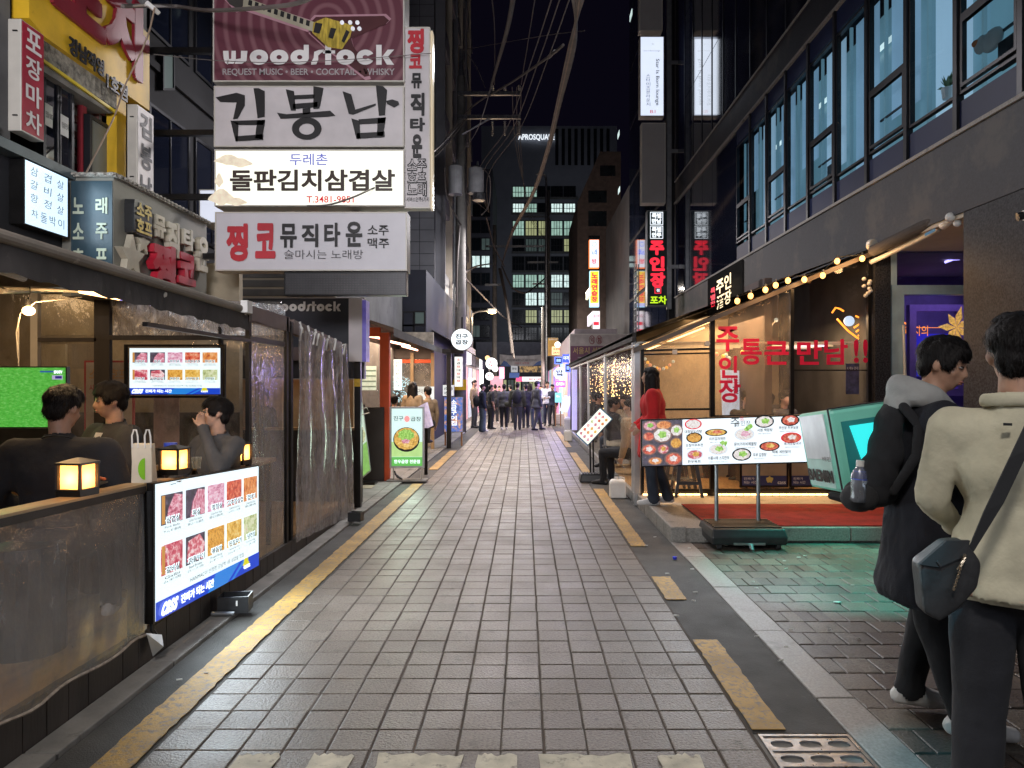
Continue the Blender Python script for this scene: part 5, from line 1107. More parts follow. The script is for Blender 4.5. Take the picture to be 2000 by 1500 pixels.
for dz, xx in ((0, .03),): 
    pts = [fk2.at(.175+.10*math.cos(a), .72+.165*math.sin(a), .01) for a in [2*math.pi*i/20 for i in range(20)]]; pts = [fk2.at(.175+.085*max(-1,min(1,1.35*math.cos(a))), .72+.15*max(-1,min(1,1.35*math.sin(a))), .002) for a in [2*math.pi*i/24 for i in range(24)]]; q.prism(pts, (.09,0,0))
q.build('badge', M['black_plastic'], kb)
gold = mat('gold_letters', (.62,.48,.14), .5)
text(kb, '소주', fk2, .105, .725, .245, .85, gold, .04, .10); text(kb, '호프', fk2, .105, .59, .245, .71, gold, .04, .10)
def star3(cx, cy, r):
    q = MB(); q.prism([fk2.at(cx+(r if i % 2 == 0 else r*.45)*math.sin(math.pi*i/5)*.57, cy+(r if i % 2 == 0 else r*.45)*math.cos(math.pi*i/5), .003) for i in range(10)], (.06,0,0)); q.build('star', M['cream3d'], kb)
star3(.11, .36, .20); star3(.21, .52, .11); star3(.14, .10, .13)
# hung sign stack ------------------------------------------------------------
YS = 7.5
def sign_box(name, label, x0, y0, x1, y1, Y, face, thick=.22, rim=.014, case=None, group=None):
    fr = frY(x0, y0, x1, y1, Y); t = thing(name, label, 'sign', fr.at(.5,0), group); q = MB(); plate(q, fr, d=-.006, thick=thick); q.build('case', case or M['cream_metal'], t)
    q = MB(); plate(q, fr, d=0, thick=.005, x0=rim/fr.U.length, x1=1-rim/fr.U.length, y0=rim/fr.V.length, y1=1-rim/fr.V.length); q.build('face', face, t)
    q = MB(); r_ = fr.sub(rim/fr.U.length, rim/fr.V.length, 1-rim/fr.U.length, 1-rim/fr.V.length); frame_rect(q, r_, rim*.98, .02, .006); q.build('rim', case or M['cream_metal'], t); return t, fr
def rings_mat():
    m, t, b, o = nt('maroon_rings'); g = t.nodes.new('ShaderNodeNewGeometry'); v = t.nodes.new('ShaderNodeVectorMath'); v.operation = 'SUBTRACT'; c = P(640, 40, YS); v.inputs[1].default_value = c
    t.links.new(g.outputs['Position'], v.inputs[0]); l = t.nodes.new('ShaderNodeVectorMath'); l.operation = 'LENGTH'; t.links.new(v.outputs[0], l.inputs[0])
    s = t.nodes.new('ShaderNodeMath'); s.operation = 'MULTIPLY'; s.inputs[1].default_value = 48; t.links.new(l.outputs['Value'], s.inputs[0]); s2 = t.nodes.new('ShaderNodeMath'); s2.operation = 'SINE'; t.links.new(s.outputs[0], s2.inputs[0])
    cc = ramp(t, s2.outputs[0], [(.0,(.115,.030,.045)), (.9,(.20,.085,.10))]); t.links.new(cc, b.inputs['Base Color']); b.inputs['Roughness'].default_value = .45; return m
ws, fr = sign_box('bar_sign', 'maroon bar sign with electric guitar picture at the top of the hanging stack', 416, -60, 790, 160, YS, rings_mat(), .3)
def gpoly(nm, m, pts, d): q = MB(); q.quad(*[P(px, py, YS-d) for px, py in pts]); return q.build(nm, m, ws)
glow = mat('guitar_outline', (.42,.22,.26), .5)
body = [(610,40),(617,33),(750,31),(760,40),(752,48),(686,75),(690,90),(716,130),(722,148),(712,150),(640,96),(606,66)]
cg = Vector((672, 75)); gpoly('guitar_glow', glow, [(cg.x+(x-cg.x)*1.05, cg.y+(y-cg.y)*1.09) for x, y in body], .008); 
gpoly('guitar_glow', glow, [(432,-8),(478,-2),(616,42),(612,66),(474,20),(462,25),(452,14)], .008)
gpoly('guitar_body', mat('guitar_wood', (.075,.022,.025), .4), body, .012); gpoly('guitar_neck', mat('guitar_neck', (.36,.33,.24), .4), [(476,-6),(616,44),(612,62),(474,14)], .014)
gpoly('guitar_head', mat('guitar_head', (.05,.045,.04), .4), [(436,-8),(476,-6),(474,12),(466,18),(448,8)], .014)
gpoly('guitar_flame', mat('guitar_flame', (.46,.34,.05), .4, var=.5, vs=14, stretch=(3,1,.6)), [(612,44),(636,34),(690,50),(684,72),(668,96),(640,92),(610,64)], .016)
for k in range(10): x = 486+k*12.5; y = -1+k*4.4; gpoly('fret_inlay', M['text_black'], [(x,y),(x+7,y+2.4),(x+5.5,y+13),(x-1.5,y+10.5)], .018)
for pts in ([(616,44),(630,46),(624,66),(612,63)], [(646,54),(657,56),(650,76),(641,73)], [(676,58),(683,62),(672,84),(667,80)]): gpoly('pickup', M['text_black'], pts, .020)
for x, y in ((668,44),(684,44),(698,44),(689,56),(702,56)): q = MB(); q.cyl(P(x,y,YS-.014), P(x,y,YS-.03), .022, n=12); q.build('knob', M['alu'], ws)
wf = frY(436, 88, 770, 127, YS-.008)
def disco_word(t, fr, mt_):                                                    # fat round lower case letters, built from shapes
    x = 0; H1 = .76
    def ringc(cx, w_, h_, hole=.14, m=None):
        n = 28; q = MB(); o_ = [fr.at(cx+w_/2*math.cos(2*math.pi*i/n), h_/2+h_/2*math.sin(2*math.pi*i/n), .006) for i in range(n)]; i_ = [fr.at(cx+w_*hole*math.cos(2*math.pi*i/n), h_/2+h_*hole*math.sin(2*math.pi*i/n), .006) for i in range(n)]
        q.add(o_+i_, [(i, (i+1) % n, n+(i+1) % n, n+i) for i in range(n)]); return q
    def pl(q, *p): q.quad(*[fr.at(a, b, .0062) for a, b in p]); return q
    A_ = []
    q = MB(); n = 18                                                            # w
    pl(q, (0,H1*.92), (.032,H1*.92), (.035,.30), (.028,.0), (.012,.10), (.004,.3)); pl(q, (.022,.05),(.06,.05),(.075,.2),(.075,H1*.92),(.050,H1*.92),(.048,.3),(.030,.28)); pl(q, (.07,.05),(.11,.05),(.138,.2),(.143,H1*.92),(.106,H1*.92),(.104,.32),(.075,.28)); q.build('letter', mt_, t)
    for cx in (.210, .328): ringc(cx, .108, H1).build('letter', mt_, t)
    q = ringc(.448, .108, H1); pl(q, (.472,.3),(.502,.3),(.502,1),(.472,1)); q.build('letter', mt_, t)
    q = MB(); pl(q, (.515,0),(.545,.02),(.557,.25),(.556,H1*.6),(.575,H1*.8),(.590,H1*.85),(.590,H1),(.56,H1*.98),(.533,H1*.85),(.530,.35),(.515,.12)); q.build('letter', mt_, t)
    q = MB(); pl(q, (.597,.0),(.632,.0),(.632,1),(.597,1)); pl(q, (.585,H1*.74),(.655,H1*.74),(.655,H1*.95),(.585,H1*.95)); q.build('letter', mt_, t)
    ringc(.716, .108, H1).build('letter', mt_, t)
    q = MB(); n = 24; oo = [fr.at(.832+.052*math.cos(a), H1/2+H1/2*math.sin(a), .006) for a in [.5+ (2*math.pi-1.0)*i/n for i in range(n+1)]]; ii = [fr.at(.832+.016*math.cos(a), H1/2+H1*.14*math.sin(a), .006) for a in [.5+(2*math.pi-1.0)*i/n for i in range(n+1)]]
    q.add(oo+ii, [(i, i+1, n+2+i, n+1+i) for i in range(n)]); q.build('letter', mt_, t)
    q = MB(); pl(q, (.895,0),(.927,0),(.927,1),(.895,1)); pl(q, (.930,.40),(.962,H1),(1.0,H1),(.965,.42),(1.0,0),(.958,0)); q.build('letter', mt_, t)
disco_word(ws, wf, M['text_white']); text(ws, 'REQUEST MUSIC • BEER • COCKTAIL • WHISKY', frY(435, 134, 771, 149, YS-.008), 0,0,1,1, M['text_grey'], .015)
M['off_white'] = mat('unlit_sign_face', (.58,.54,.54), .45, var=.12, vs=3, dirt=((.26,.24,.23), 2.2, .66))
s2, fr = sign_box('name_sign', 'weathered white sign with three huge black brush letters', 418, 168, 789, 287, YS, M['off_white'], .25)
def brush(t, strokes, Y, m):
    for pts in strokes: q = MB(); q.quad(*[P(px, py, Y-.012) for px, py in pts]); q.build('brush_stroke', m, t)
bk = M['text_black']
brush(s2, [[(421,190),(462,181),(478,186),(478,206),(464,232),(455,233),(462,200),(430,199)], [(495,172),(505,172),(517,178),(517,228),(503,231),(498,190)],
 [(450,235),(466,240),(464,276),(460,276)], [(452,236),(516,234),(515,244),(464,244)], [(502,236),(518,234),(512,272),(498,270)], [(461,266),(514,262),(514,273),(460,276)]], YS, bk)
brush(s2, [[(558,174),(574,178),(578,216),(568,216)], [(612,168),(632,172),(624,212),(612,213)], [(575,186),(614,184),(614,192),(575,194)], [(572,203),(620,199),(620,209),(572,213)], [(591,212),(606,210),(606,222),(591,224)],
 [(541,220),(560,223),(645,216),(655,226),(640,228),(548,232)]], YS, bk)
n = 28; q = MB(); oo = [P(599+29*math.cos(2*math.pi*i/n), 251+22*math.sin(2*math.pi*i/n), YS-.012) for i in range(n)]; ii = [P(599+15*math.cos(2*math.pi*i/n), 252+11*math.sin(2*math.pi*i/n), YS-.012) for i in range(n)]; q.add(oo+ii, [(i,(i+1)%n,n+(i+1)%n,n+i) for i in range(n)]); q.build('brush_stroke', bk, s2)
brush(s2, [[(669,178),(686,184),(694,214),(734,202),(734,206),(690,224),(681,222)], [(734,167),(748,168),(756,176),(752,225),(740,226)], [(754,197),(766,194),(778,198),(780,204),(770,210),(756,203)],
 [(686,231),(702,236),(704,270),(696,271)], [(700,233),(753,229),(752,240),(702,243)], [(738,230),(754,229),(748,266),(736,265)], [(697,260),(751,257),(751,268),(697,271)]], YS, bk)
s3, fr = sign_box('lit_barbecue_sign', 'bright cream lit barbecue sign with a phone number in the stack', 419, 292, 790, 403, YS, emat('cream_lit', (.95,.96,.82), 1.0, .12, 3), .25)
text(s3, '두레촌', frY(566, 300, 640, 323, YS-.007), 0,0,1,1, emat('periwinkle', (.16,.18,.55), .7), .01); text(s3, '돌판김치삼겹살', frY(450, 332, 771, 373, YS-.007), 0,0,1,1, emat('brown_ink', (.05,.035,.03), .5), .03); text(s3, 'T.3481-9851', frY(599, 383, 691, 396, YS-.007), 0,0,1,1, M['red_ink'], .01)
q = MB()
for (cx,cy,rx,ry) in ((446,312,26,9),(470,318,22,8),(432,385,24,14),(462,394,20,7),(428,352,8,12)): q.quad(*[P(cx+rx*math.cos(a)*(1+.2*math.sin(3*a)), cy+ry*math.sin(a)*(1+.2*math.cos(4*a)), YS-.009-cx*1e-6) for a in [2*math.pi*i/18 for i in range(18)]])
q.build('faded_picture', emat('faded_peach', (.78,.68,.52), .85, .35, 18), s3)
area('lit_sign_light', P(604, 350, YS-.06), (-90,0,0), 1.9, 9, (1,.97,.84), .55)
s4, fr = sign_box('music_town_sign', 'plain white sign with red and black letters below the lit barbecue sign', 420, 414, 795, 529, YS, mat('white_sign', (.62,.60,.63), .4, var=.06), .2)
text(s4, '찡', frY(444,439,483,508,YS-.007), 0,0,1,1, M['text_red'], .05); text(s4, '코', frY(500,439,537,502,YS-.007), 0,0,1,1, M['text_red'], .05)
for i, c in enumerate('뮤직타운'): text(s4, c, frY((548,590,634,676)[i],(438,438,436,434)[i],(579,621,664,707)[i],(483,482,481,481)[i],YS-.007), 0,0,1,1, M['text_black'], .035)
text(s4, '소주', frY(718,440,759,460,YS-.007), 0,0,1,1, M['text_black'], .015); text(s4, '맥주', frY(718,465,760,485,YS-.007), 0,0,1,1, M['text_black'], .015); text(s4, '술마시는 노래방', frY(555,488,709,506,YS-.007), 0,0,1,1, M['text_black'], -.008)
s5, fr = sign_box('vertical_sign', 'tall narrow white sign with red and black letters beside the stack', 789, 53, 840, 407, YS+.05, M['off_white'], .12)
for (txt, x0,y0,x1,y1,m_) in (('찡',797,58,827,103,'text_red'),('코',800,107,823,133,'text_red'),('뮤',804,144,823,172,'text_black'),('직',803,183,828,225,'text_black'),('타',802,231,829,256,'text_black'),('운',805,264,824,307,'text_black'),('소주',797,312,832,335,'text_grey'),('호프',797,337,832,356,'text_grey'),('노래',797,360,832,382,'text_grey')):
    if m_ == 'text_grey': text(s5, txt, frY(x0-1,y0-1,x1+1,y1+1,YS+.044), 0,0,1,1, M['text_black'], .06); text(s5, txt, frY(x0,y0,x1,y1,YS+.034), 0,0,1,1, M['off_white'], .0)
    else: text(s5, txt, frY(x0,y0,x1,y1,YS+.044), 0,0,1,1, M[m_], .05)
text(s5, '서비스안주5가지', frY(794,385,838,394,YS+.044), 0,0,1,1, M['text_black'], .01)
q = MB(); a, b = P(841,407,YS+.05), P(845,60,YS+.05); q.box((a.x, YS+.05, a.z), (b.x, YS+.17, b.z)); q.build('lit_edge', emat('edge_glow', (.75,.62,.42), .45), s5)
s6, fr = sign_box('led_ticker', 'unlit black LED ticker panel at the foot of the sign stack', 555, 531, 794, 577, YS+.02, M['black_plastic'], .1, case=M['black_metal'])
q = MB()
for i in range(80):
    for j in range(14): c = fr.at((i+.5)/80, (j+.5)/14, .003); q.quad(c+Vector((-.003,0,0)), c+Vector((0,0,-.003)), c+Vector((.003,0,0)), c+Vector((0,0,.003)))
o = q.build('led_dots', mat('led_dot', (.14,.10,.12), .5), s6); o['kind'] = 'stuff'
pl_ = thing('sign_post', 'black steel post and arms carrying the hanging sign stack', 'post', (P(700,0,YS+.3).x, YS+.3, 0)); q = MB(); x = P(700,0,YS+.3).x; q.box((x-.05, YS+.25, 2.75), (x+.05, YS+.35, 5.6)); q.build('post', M['black_metal'], pl_)
for z in (5.2, 4.3, 3.6, 2.95): q = MB(); q.box((-4.7, YS+.27, z), (x-.051, YS+.33, z+.06)); q.build('arm', M['black_metal'], pl_)
# small white sign behind, lit from within
t, fr = sign_box('small_lit_sign', 'small pale lit sign half hidden behind the sign stack', 389, 370, 440, 436, 9.6, emat('pale_lit', (.72,.76,.88), .8), .5)
# woodstock front, warm interior
wk = thing('music_bar', 'dark bar front with a white framed name board and a warm lit window', 'shop front', (P(600,0,9.2).x, 9.3, 0)); fr = frY(458, 582, 711, 740, 9.2)
q = MB(); plate(q, fr, d=-.01, thick=.10); q.build('name_board', mat('board_black', (.014,.016,.026), .35), wk); q = MB(); frame_rect(q, fr, .012, .02, .0, .003, .005, .997, .995); q.build('board_frame', M['text_grey'], wk)
disco_word(wk, frY(527,589,666,608,9.185), M['text_white']); q = MB(); q.ball(P(472,592,9.17), .03, 8, 6); q.ball(P(476,600,9.17), (.02,.01,.04), 8, 6); q.build('emblem', M['text_grey'], wk)
fr = frY(462, 678, 630, 704, 8.95); q = MB(); plate(q, fr, thick=.05); q.build('strip_board', mat('brown_strip', (.07,.045,.045), .5), wk); text(wk, 'REQUEST MUSIC •', fr, .06,.3,.5,.75, M['text_grey'], .01)
q = MB(); a = P(505,860,9.75); b = P(645,700,9.75); q.box((-4.4, 9.8, .0), (-2.36, 9.9, 2.7)); q.build('inner_wall', mat('amber_wall', (.44,.30,.17), .8, var=.2, vs=3), wk)
q = MB(); q.box((a.x-.4, 9.3, .02), (-2.15, 9.45, .98)); q.build('counter', M['dark_wood'], wk); q = MB(); q.box((a.x-.4, 9.28, .98), (-2.15, 9.47, 1.01)); q.build('counter_top', M['oak'], wk)
for px in (502, 512, 655, 668): a = P(px, 900, 9.1); q = MB(); q.box((a.x-.02, 9.08, .02), (a.x+.02, 9.13, 2.1)); q.build('door_post', M['black_metal'], wk)
a = P(620, 700, 9.79); q = MB(); q.box((P(578,0,9.7).x, 9.70, P(0,717,9.7).z), (P(600,0,9.7).x, 9.74, P(0,705,9.7).z)); q.build('red_lamp', emat('red_lamp', (1,.05,.03), 2.2), wk)
person('person in a cap standing in the warm bar behind the vinyl door', P(515,0,9.62).x, 9.62, 0, RAD(150), 1.50, group=None, vox=.02, top='charcoal', hair='crop')
area('bar_light', (-2.9, 9.5, 2.6), (0,0,0), .6, 11, (1,.62,.30))
ac = thing('meter_box', 'tall pale metal cabinet sign mounted at the corner of the bar front', 'cabinet', P(695, 706, 8.9)); a, b = P(681,706,8.9), P(707,583,8.9); q = MB(); q.box((a.x, 8.9, a.z), (b.x, 9.15, b.z)); q.build('case', M['off_white'], ac)
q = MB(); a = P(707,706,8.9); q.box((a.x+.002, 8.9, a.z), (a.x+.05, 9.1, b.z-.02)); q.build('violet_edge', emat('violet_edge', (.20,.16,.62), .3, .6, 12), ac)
q = MB(); q.box((P(692,0,9).x, 9.0, .02), (P(704,0,9).x, 9.08, P(0,706,9).z)); q.build('pole', M['black_metal'], ac); q = MB(); q.box((P(692,0,9).x-.002, 8.99, P(0,755,9).z), (P(704,0,9).x, 8.998, P(0,740,9).z)); q.build('sticker', M['yellow_sign'], ac)
# low props on the ground, left
def open_box(name, label, c, sx, sy, sz, rz=.2):
    t = thing(name, label, 'crate', c, rz=rz); W[t.name] = Vector((0,0,0)); th = .008
    for nm, a, b in (('base', (-sx,-sy,0), (sx,sy,th)), ('side', (-sx,-sy,th), (sx,-sy+th,sz)), ('side', (-sx,sy-th,th), (sx,sy,sz)), ('side', (-sx,-sy+th,th), (-sx+th,sy-th,sz)), ('side', (sx-th,-sy+th,th), (sx,sy-th,sz))):
        q = MB(); q.box(a, b); q.build(nm, M['black_plastic'], t)
    return t
t = open_box('floodlight_box', 'open black floodlight box on the kerb below the menu board', G(460,1192,.03), .10, .07, .11, .15)
q = MB(); q.cyl((-.13,-.09,.012), (.02,-.11,.012), .014); q.build('bracket', M['grey_metal'], t); q = MB(); q.box((.02,-.0725,.05), (.03,-.0705,.085)); q.build('sticker', M['white_plastic'], t)
open_box('floodlight_box', 'small black floodlight box at the foot of the vinyl curtain', G(695,1017,.03), .075, .06, .10, -.1)
# tall folded display boards beyond the curtain
t = thing('leaning_display', 'slim lit drink display leaning in a black stand behind the vinyl curtain', 'display', G(705,948)); Yd = G(705,948).y
fr = Fr(P(709,930,Yd), P(723,918,Yd), P(689,768,Yd-.25)); q = MB(); plate(q, fr, -.06,-.02,1.06,1.02,-.004,.06); q.build('case', M['alu'], t); q = MB(); plate(q, fr, thick=.002); q.build('lit_face', emat('pale_green_lit', (.62,.80,.66), .8), t)
q = MB(); plate(q, fr, 0,0,1,.35,.003,.001); q.build('lit_face', emat('grass_lit', (.30,.62,.16), .8, .3, 20), t); q = MB(); disc(q, fr, .5,.45,.45,.08,.005); q.build('dish', FD[9], t); text(t, '진구곱창', fr, .2,.74,.8,.78, M['dark_ink'], .0, .004)
q = MB(); q.tube([P(680,770,Yd), P(690,870,Yd), P(698,944,Yd)], .035, 6); q.build('stand', M['black_metal'], t); q = MB(); a = P(672,948,Yd); q.box((a.x, a.y-.1, .02), (a.x+.5, a.y+.12, .06)); q.build('foot', M['black_metal'], t)
q = MB(); q.tube([P(684,812,Yd-.2), P(700,800,Yd-.25), P(716,796,Yd-.2), P(722,806,Yd-.1), P(700,812,Yd-.25)], .008, 5); q.build('cord', M['cream_metal'], t)
q = MB(); p = G(712, 955); q.box(p-Vector((.30,.10,-.021)), p+Vector((.12,.22,.028))); o = solo(q, 'door_mat', mat('beige_rag', (.32,.27,.2), .95, bmp=.8, bs_=30), 'crumpled beige rag on the footway below the leaning display', 'rag', bevel=.004)
# ---- hooded courier, close to the camera on the right. Faces right (+X): rz = -90
b1, hc1, R1, s1 = person('man in black fleece over a grey hoodie standing in profile with a backpack', 1.87, 3.33, 0, RAD(-104), 1.765, .0105, 'black_fleece', 'black_cloth', SHOE_W, bulk=1.10, wide=1.06, flare=1.12, hair='fringe', coat=.33, face=True, head=(RAD(-30),RAD(14),0), lean=RAD(3),
   arms=dict(eL=(-.27,.08,1.16), wL=(-.18,.30,1.10), eR=(.28,.05,1.16), wR=(.20,.28,1.08)), legj=dict(kL=(-.12,.05,.49), aL=(-.13,-.03,.10), kR=(.12,.0,.49), aR=(.13,.12,.09)), headoff=(0,.025,.0), hairseed=3)
q = MB(); n = 26                                                              # hood lying on the shoulders
nb1 = Vector((0, -.02+.02, 1.50))*s1
for k in range(n+1):
    a = math.pi*(1.0*k/n)-math.pi*.0; 
    p = Vector((math.cos(a)*.105, -math.sin(a)*.115+.005, 1.475+math.sin(a)*.035))*s1; q.ball(p, (.050, .052, .055+.02*math.sin(a)), 10, 8)
q.ball(Vector((0,-.115,1.435))*s1, (.115,.055,.085)); q.ball(Vector((0,-.085,1.485))*s1, (.10,.05,.045))
for sx in (-1, 1): cap(q, Vector((sx*.10, .03, 1.475))*s1, Vector((sx*.035,.125,1.395))*s1, .036, .026)
pchild(b1, 'hood', q, C['hood_grey'], vox=.011)
# ---- man in the beige shirt, back to the camera
b2, hc2, R2_, s2_ = person('man in beige shirt seen from behind with a black crossbody bag strap', 1.63, 2.36, 0, RAD(-34), 1.765, .0105, 'beige_shirt', 'denim_black', SHOE_B, bulk=1.04, wide=1.12, flare=1.25, hair='short', coat=.04, head=(RAD(4),RAD(4),0),
   arms=dict(eL=(-.24,.0,1.14), wL=(-.19,.20,1.04), eR=(.31,-.0,1.12), wR=(.20,.20,1.05)), amp=.007, hairseed=9, headoff=(.0,.0,.005))
q = MB(); n = 20
for k in range(n+1): a = math.pi*k/n; q.ball(Vector((math.cos(a)*.088, -math.sin(a)*.080-.010, 1.478+.008*math.sin(a)))*s2_, (.018,.014,.026), 8, 6)
pchild(b2, 'collar', q, C['beige_shirt'], vox=.009)
q = MB(); q.box(Vector((-.035,-.152,1.405))*s2_, Vector((-.012,-.140,1.413))*s2_); o = q.build('tag', M['black_plastic'], None); o.parent = b2
# crossbody bag: strap over his right shoulder to his left hip
cb = thing('crossbody_bag', 'black leather crossbody bag hanging at the hip of the man in the beige shirt', 'bag', P(1860, 1110, 2.3)); 
q = MB(); A = [P(2030,800,2.13), P(1990,885,2.12), P(1940,990,2.12), P(1893,1080,2.13)]
vs = []
for i, p in enumerate(A): wv = Vector((.030,0,.014)) if i < 3 else Vector((.012,0,.006)); vs += [p-wv, p+wv, p+wv-Vector((0,.004,0)), p-wv-Vector((0,.004,0))]
q.loft([[vs[4*i+j] for j in range(4)] for i in range(4)]); q.build('strap', M['rubber'], cb)
q = MB(); a, b, c_, d_ = P(1797,1104,2.14), P(1888,1062,2.12), P(1915,1120,2.12), P(1860,1075,2.16)
bagp = [P(1796,1104,2.12), P(1852,1062,2.12), P(1890,1058,2.12), P(1920,1100,2.12), P(1912,1150,2.12), P(1870,1195,2.12), P(1838,1216,2.12), P(1806,1200,2.12)]
q.prism(bagp, (.02,.09,0)); co, no, fs = remesh(q, .008, 14); rmesh('bag_body', co-np.array(W[cb.name]), fs, M['leather'], cb)
q = MB(); q.prism([P(1796,1103,2.115), P(1850,1056,2.115), P(1895,1056,2.115), P(1888,1085,2.112), P(1835,1108,2.112)], (0,.012,0)); q.build('flap', M['rubber'], cb)
q = MB(); q.obox(P(1829,1097,2.108), P(1837,1108,2.108)-P(1829,1097,2.108), (.004,0,.003), (0,.004,0)); q.build('zip_pull', M['steel'], cb)
q = MB()
for k in range(9): p = P(1884-k*2.6, 1086+k*8, 2.10); q.ball(p, (.005,.003,.007), 6, 4)
q.tube([P(1886,1088,2.1), P(1877,1100,2.1), P(1870,1112,2.1), P(1876,1106,2.1), P(1884,1094,2.1)], .003, 6); q.build('chain', mat('brass_chain', (.72,.58,.42), .25, .9), cb)
# courier's backpack with bottle and insulated delivery box
bp_ = thing('backpack', 'black backpack with a side pocket worn by the hooded man', 'backpack', P(1690, 985, 3.35)); q = MB()
for (px,py,r) in ((1734,835,(.05,.10,.10)), (1729,880,(.07,.11,.12)), (1712,930,(.085,.12,.11)), (1700,962,(.12,.12,.07)), (1748,805,(.05,.10,.06))): q.ball(P(px,py,3.34), r, 16, 10)
co, no, fs = remesh(q, .012, 3); o = rmesh('pack', co-np.array(W[bp_.name]), fs, C['black_cloth'], bp_)
q = MB(); cap(q, P(1765,795,3.24), P(1795,830,3.20), .022, .022); cap(q, P(1795,830,3.20), P(1790,890,3.17), .022, .022); cap(q, P(1790,890,3.17), P(1745,960,3.18), .022, .018); q.build('shoulder_strap', C['black_cloth'], bp_, smooth=True)
q = MB(); q.ball(P(1678,972,3.22), (.085,.06,.065), 14, 8); q.build('side_pocket', C['charcoal'], bp_, smooth=True)
bo = thing('drink_bottle', 'clear drink bottle with a white cap in the backpack side pocket', 'bottle', P(1675, 980, 3.19)); Yb = 3.165; a = P(1675,980,Yb); b = P(1680,905,Yb)
q = MB(); rs = []
for t_, r_ in ((0,.030),(.12,.033),(.3,.031),(.55,.033),(.72,.033),(.86,.020),(.92,.014)): rs.append(q.ring(a.lerp(b,t_), b-a, r_, 16))
q.loft(rs); q.build('body', vinyl('clear_bottle', .45, (.85,.88,.95), (.35,.37,.42), ws=20, dist=.01), bo, smooth=True); q = MB(); q.cyl(a.lerp(b,.58), a.lerp(b,.80), .034, .026, 16); q.build('label', mat('blue_label', (.05,.09,.45), .4, var=.6, vs=40), bo); q = MB(); q.cyl(a.lerp(b,.92), a.lerp(b,1.08), .0165, n=14); q.build('cap', M['white_plastic'], bo)
dbx = thing('delivery_box', 'mint green insulated delivery box with grey side and dark window behind the backpack', 'delivery box', P(1640, 960, 3.7))
M['mint'] = mat('mint_box', (.24,.74,.58), .42, var=.08, vs=3); 
Yn, Yf = 3.42, 3.95
bl, br_, tl_, tr_ = P(1648,965,Yn), P(1735,935,Yn), P(1617,797,Yn), P(1725,783,Yn)
# left face recedes
bl2, tl2 = P(1583,952,Yf), P(1566,820,Yf)
back = bl2-bl; q = MB(); u = Vector((.34,-.0,.05)); v = (tl_-bl)*.98; q.obox(bl, u, v, back); q.build('box_body', M['mint'], dbx, bevel=.022)
fL = Fr(bl2, bl, bl2+v); q = MB(); plate(q, fL, .10,.40,.84,.96,.004,.006); q.build('side_panel', mat('pearl_panel', (.74,.78,.84), .35), dbx); q = MB(); plate(q, fL, .10,.05,.84,.395,.004,.006); q.build('side_panel', mat('pale_mint_panel', (.52,.80,.74), .35), dbx); text(dbx, 'BAEMIN', fL, .10,.12,.84,.27, M['black_plastic'], .03, .008); text(dbx, '배민', fL, .62,.38,.86,.44, M['black_plastic'], .0, .008)
fF = Fr(bl, bl+u, bl+v); q = MB(); frame_rect(q, fF, .006, .01, .004, .0,.0,1,1); q.build('seam', M['rubber'], dbx); q = MB(); plate(q, fF, .14,.12,1.0,.84,.004,.004); q.build('window_panel', mat('teal_window', (.04,.30,.30), .25), dbx)
q = MB(); q.quad(fF.at(.24,.78,.007), fF.at(.36,.18,.007), fF.at(.62,.50,.007), fF.at(1.0,.78,.007)); q.build('cyan_light_patch', emat('cyan_light', (.04,.80,.80), .95), dbx)  # cyan light falling on the window, put in as a glowing patch
q = MB(); cap(q, P(1625,968,3.5), P(1700,985,3.42), .02, .03); q.build('base_strap', M['rubber'], dbx)
# ---- terrace diners
b3, hc3, R3, s3_ = person('man in black sweatshirt with a neck cord seated with his back to the lane', -2.62, 3.95, .17+.41, RAD(14), 1.80, .012, 'black_cloth', 'black_cloth', SHOE_W, bulk=1.24, hair='short', sit=True, lean=RAD(12), head=(RAD(-22),RAD(16),0),
   arms=dict(eL=(-.30,.02,.36), wL=(-.24,.26,.26), eR=(.30,.12,.36), wR=(.16,.34,.32)), hairseed=5)
q = MB(); q.tube([Vector((math.cos(a)*.083, -.0+.10-math.sin(a)*.085, .665-.012*math.cos(2*a)))*s3_ for a in [math.pi*k/14 for k in range(15)]], .004, 5); pchild(b3, 'neck_cord', q, M['rubber'])
b4, hc4, R4, s4_ = person('man in open dark jacket and white tee looking sideways across the table', -2.86, 4.95, .17+.45, RAD(150), 1.76, .012, 'charcoal', 'black_cloth', SHOE_B, sk='skin_pale', bulk=1.16, hair='fringe', sit=True, face=True, head=(RAD(-20),RAD(4),0), hairseed=7,
   arms=dict(eL=(-.27,.10,.33), wL=(-.12,.34,.32), eR=(.27,.10,.33), wR=(.12,.34,.32)))
q = MB(); q.quad(*[Vector(v)*s4_ for v in ((-.042,.095,.61), (.042,.095,.61), (.030,.150,.50), (0,.165,.42), (-.030,.150,.50))]); pchild(b4, 'white_tee', q, C['white_cloth'], smooth=False)
HD = dict(eL=(-.27,.20,.42), wL=(-.11,.20,.71), hdL=(.0,.165,.86), eR=(.25,.16,.34), wR=(.10,.32,.30))
b5, hc5, R5, s5_ = person('man in dark jacket covering his eyes with one hand beside the lit menu', -2.31, 5.36, .17+.36, RAD(150), 1.72, .011, 'grey_cloth', 'black_cloth', SHOE_B, sk='skin_pale', bulk=1.10, hair='fringe', sit=True, face=True, head=(RAD(-30),RAD(-8),RAD(6)), arms=HD, hairseed=12)
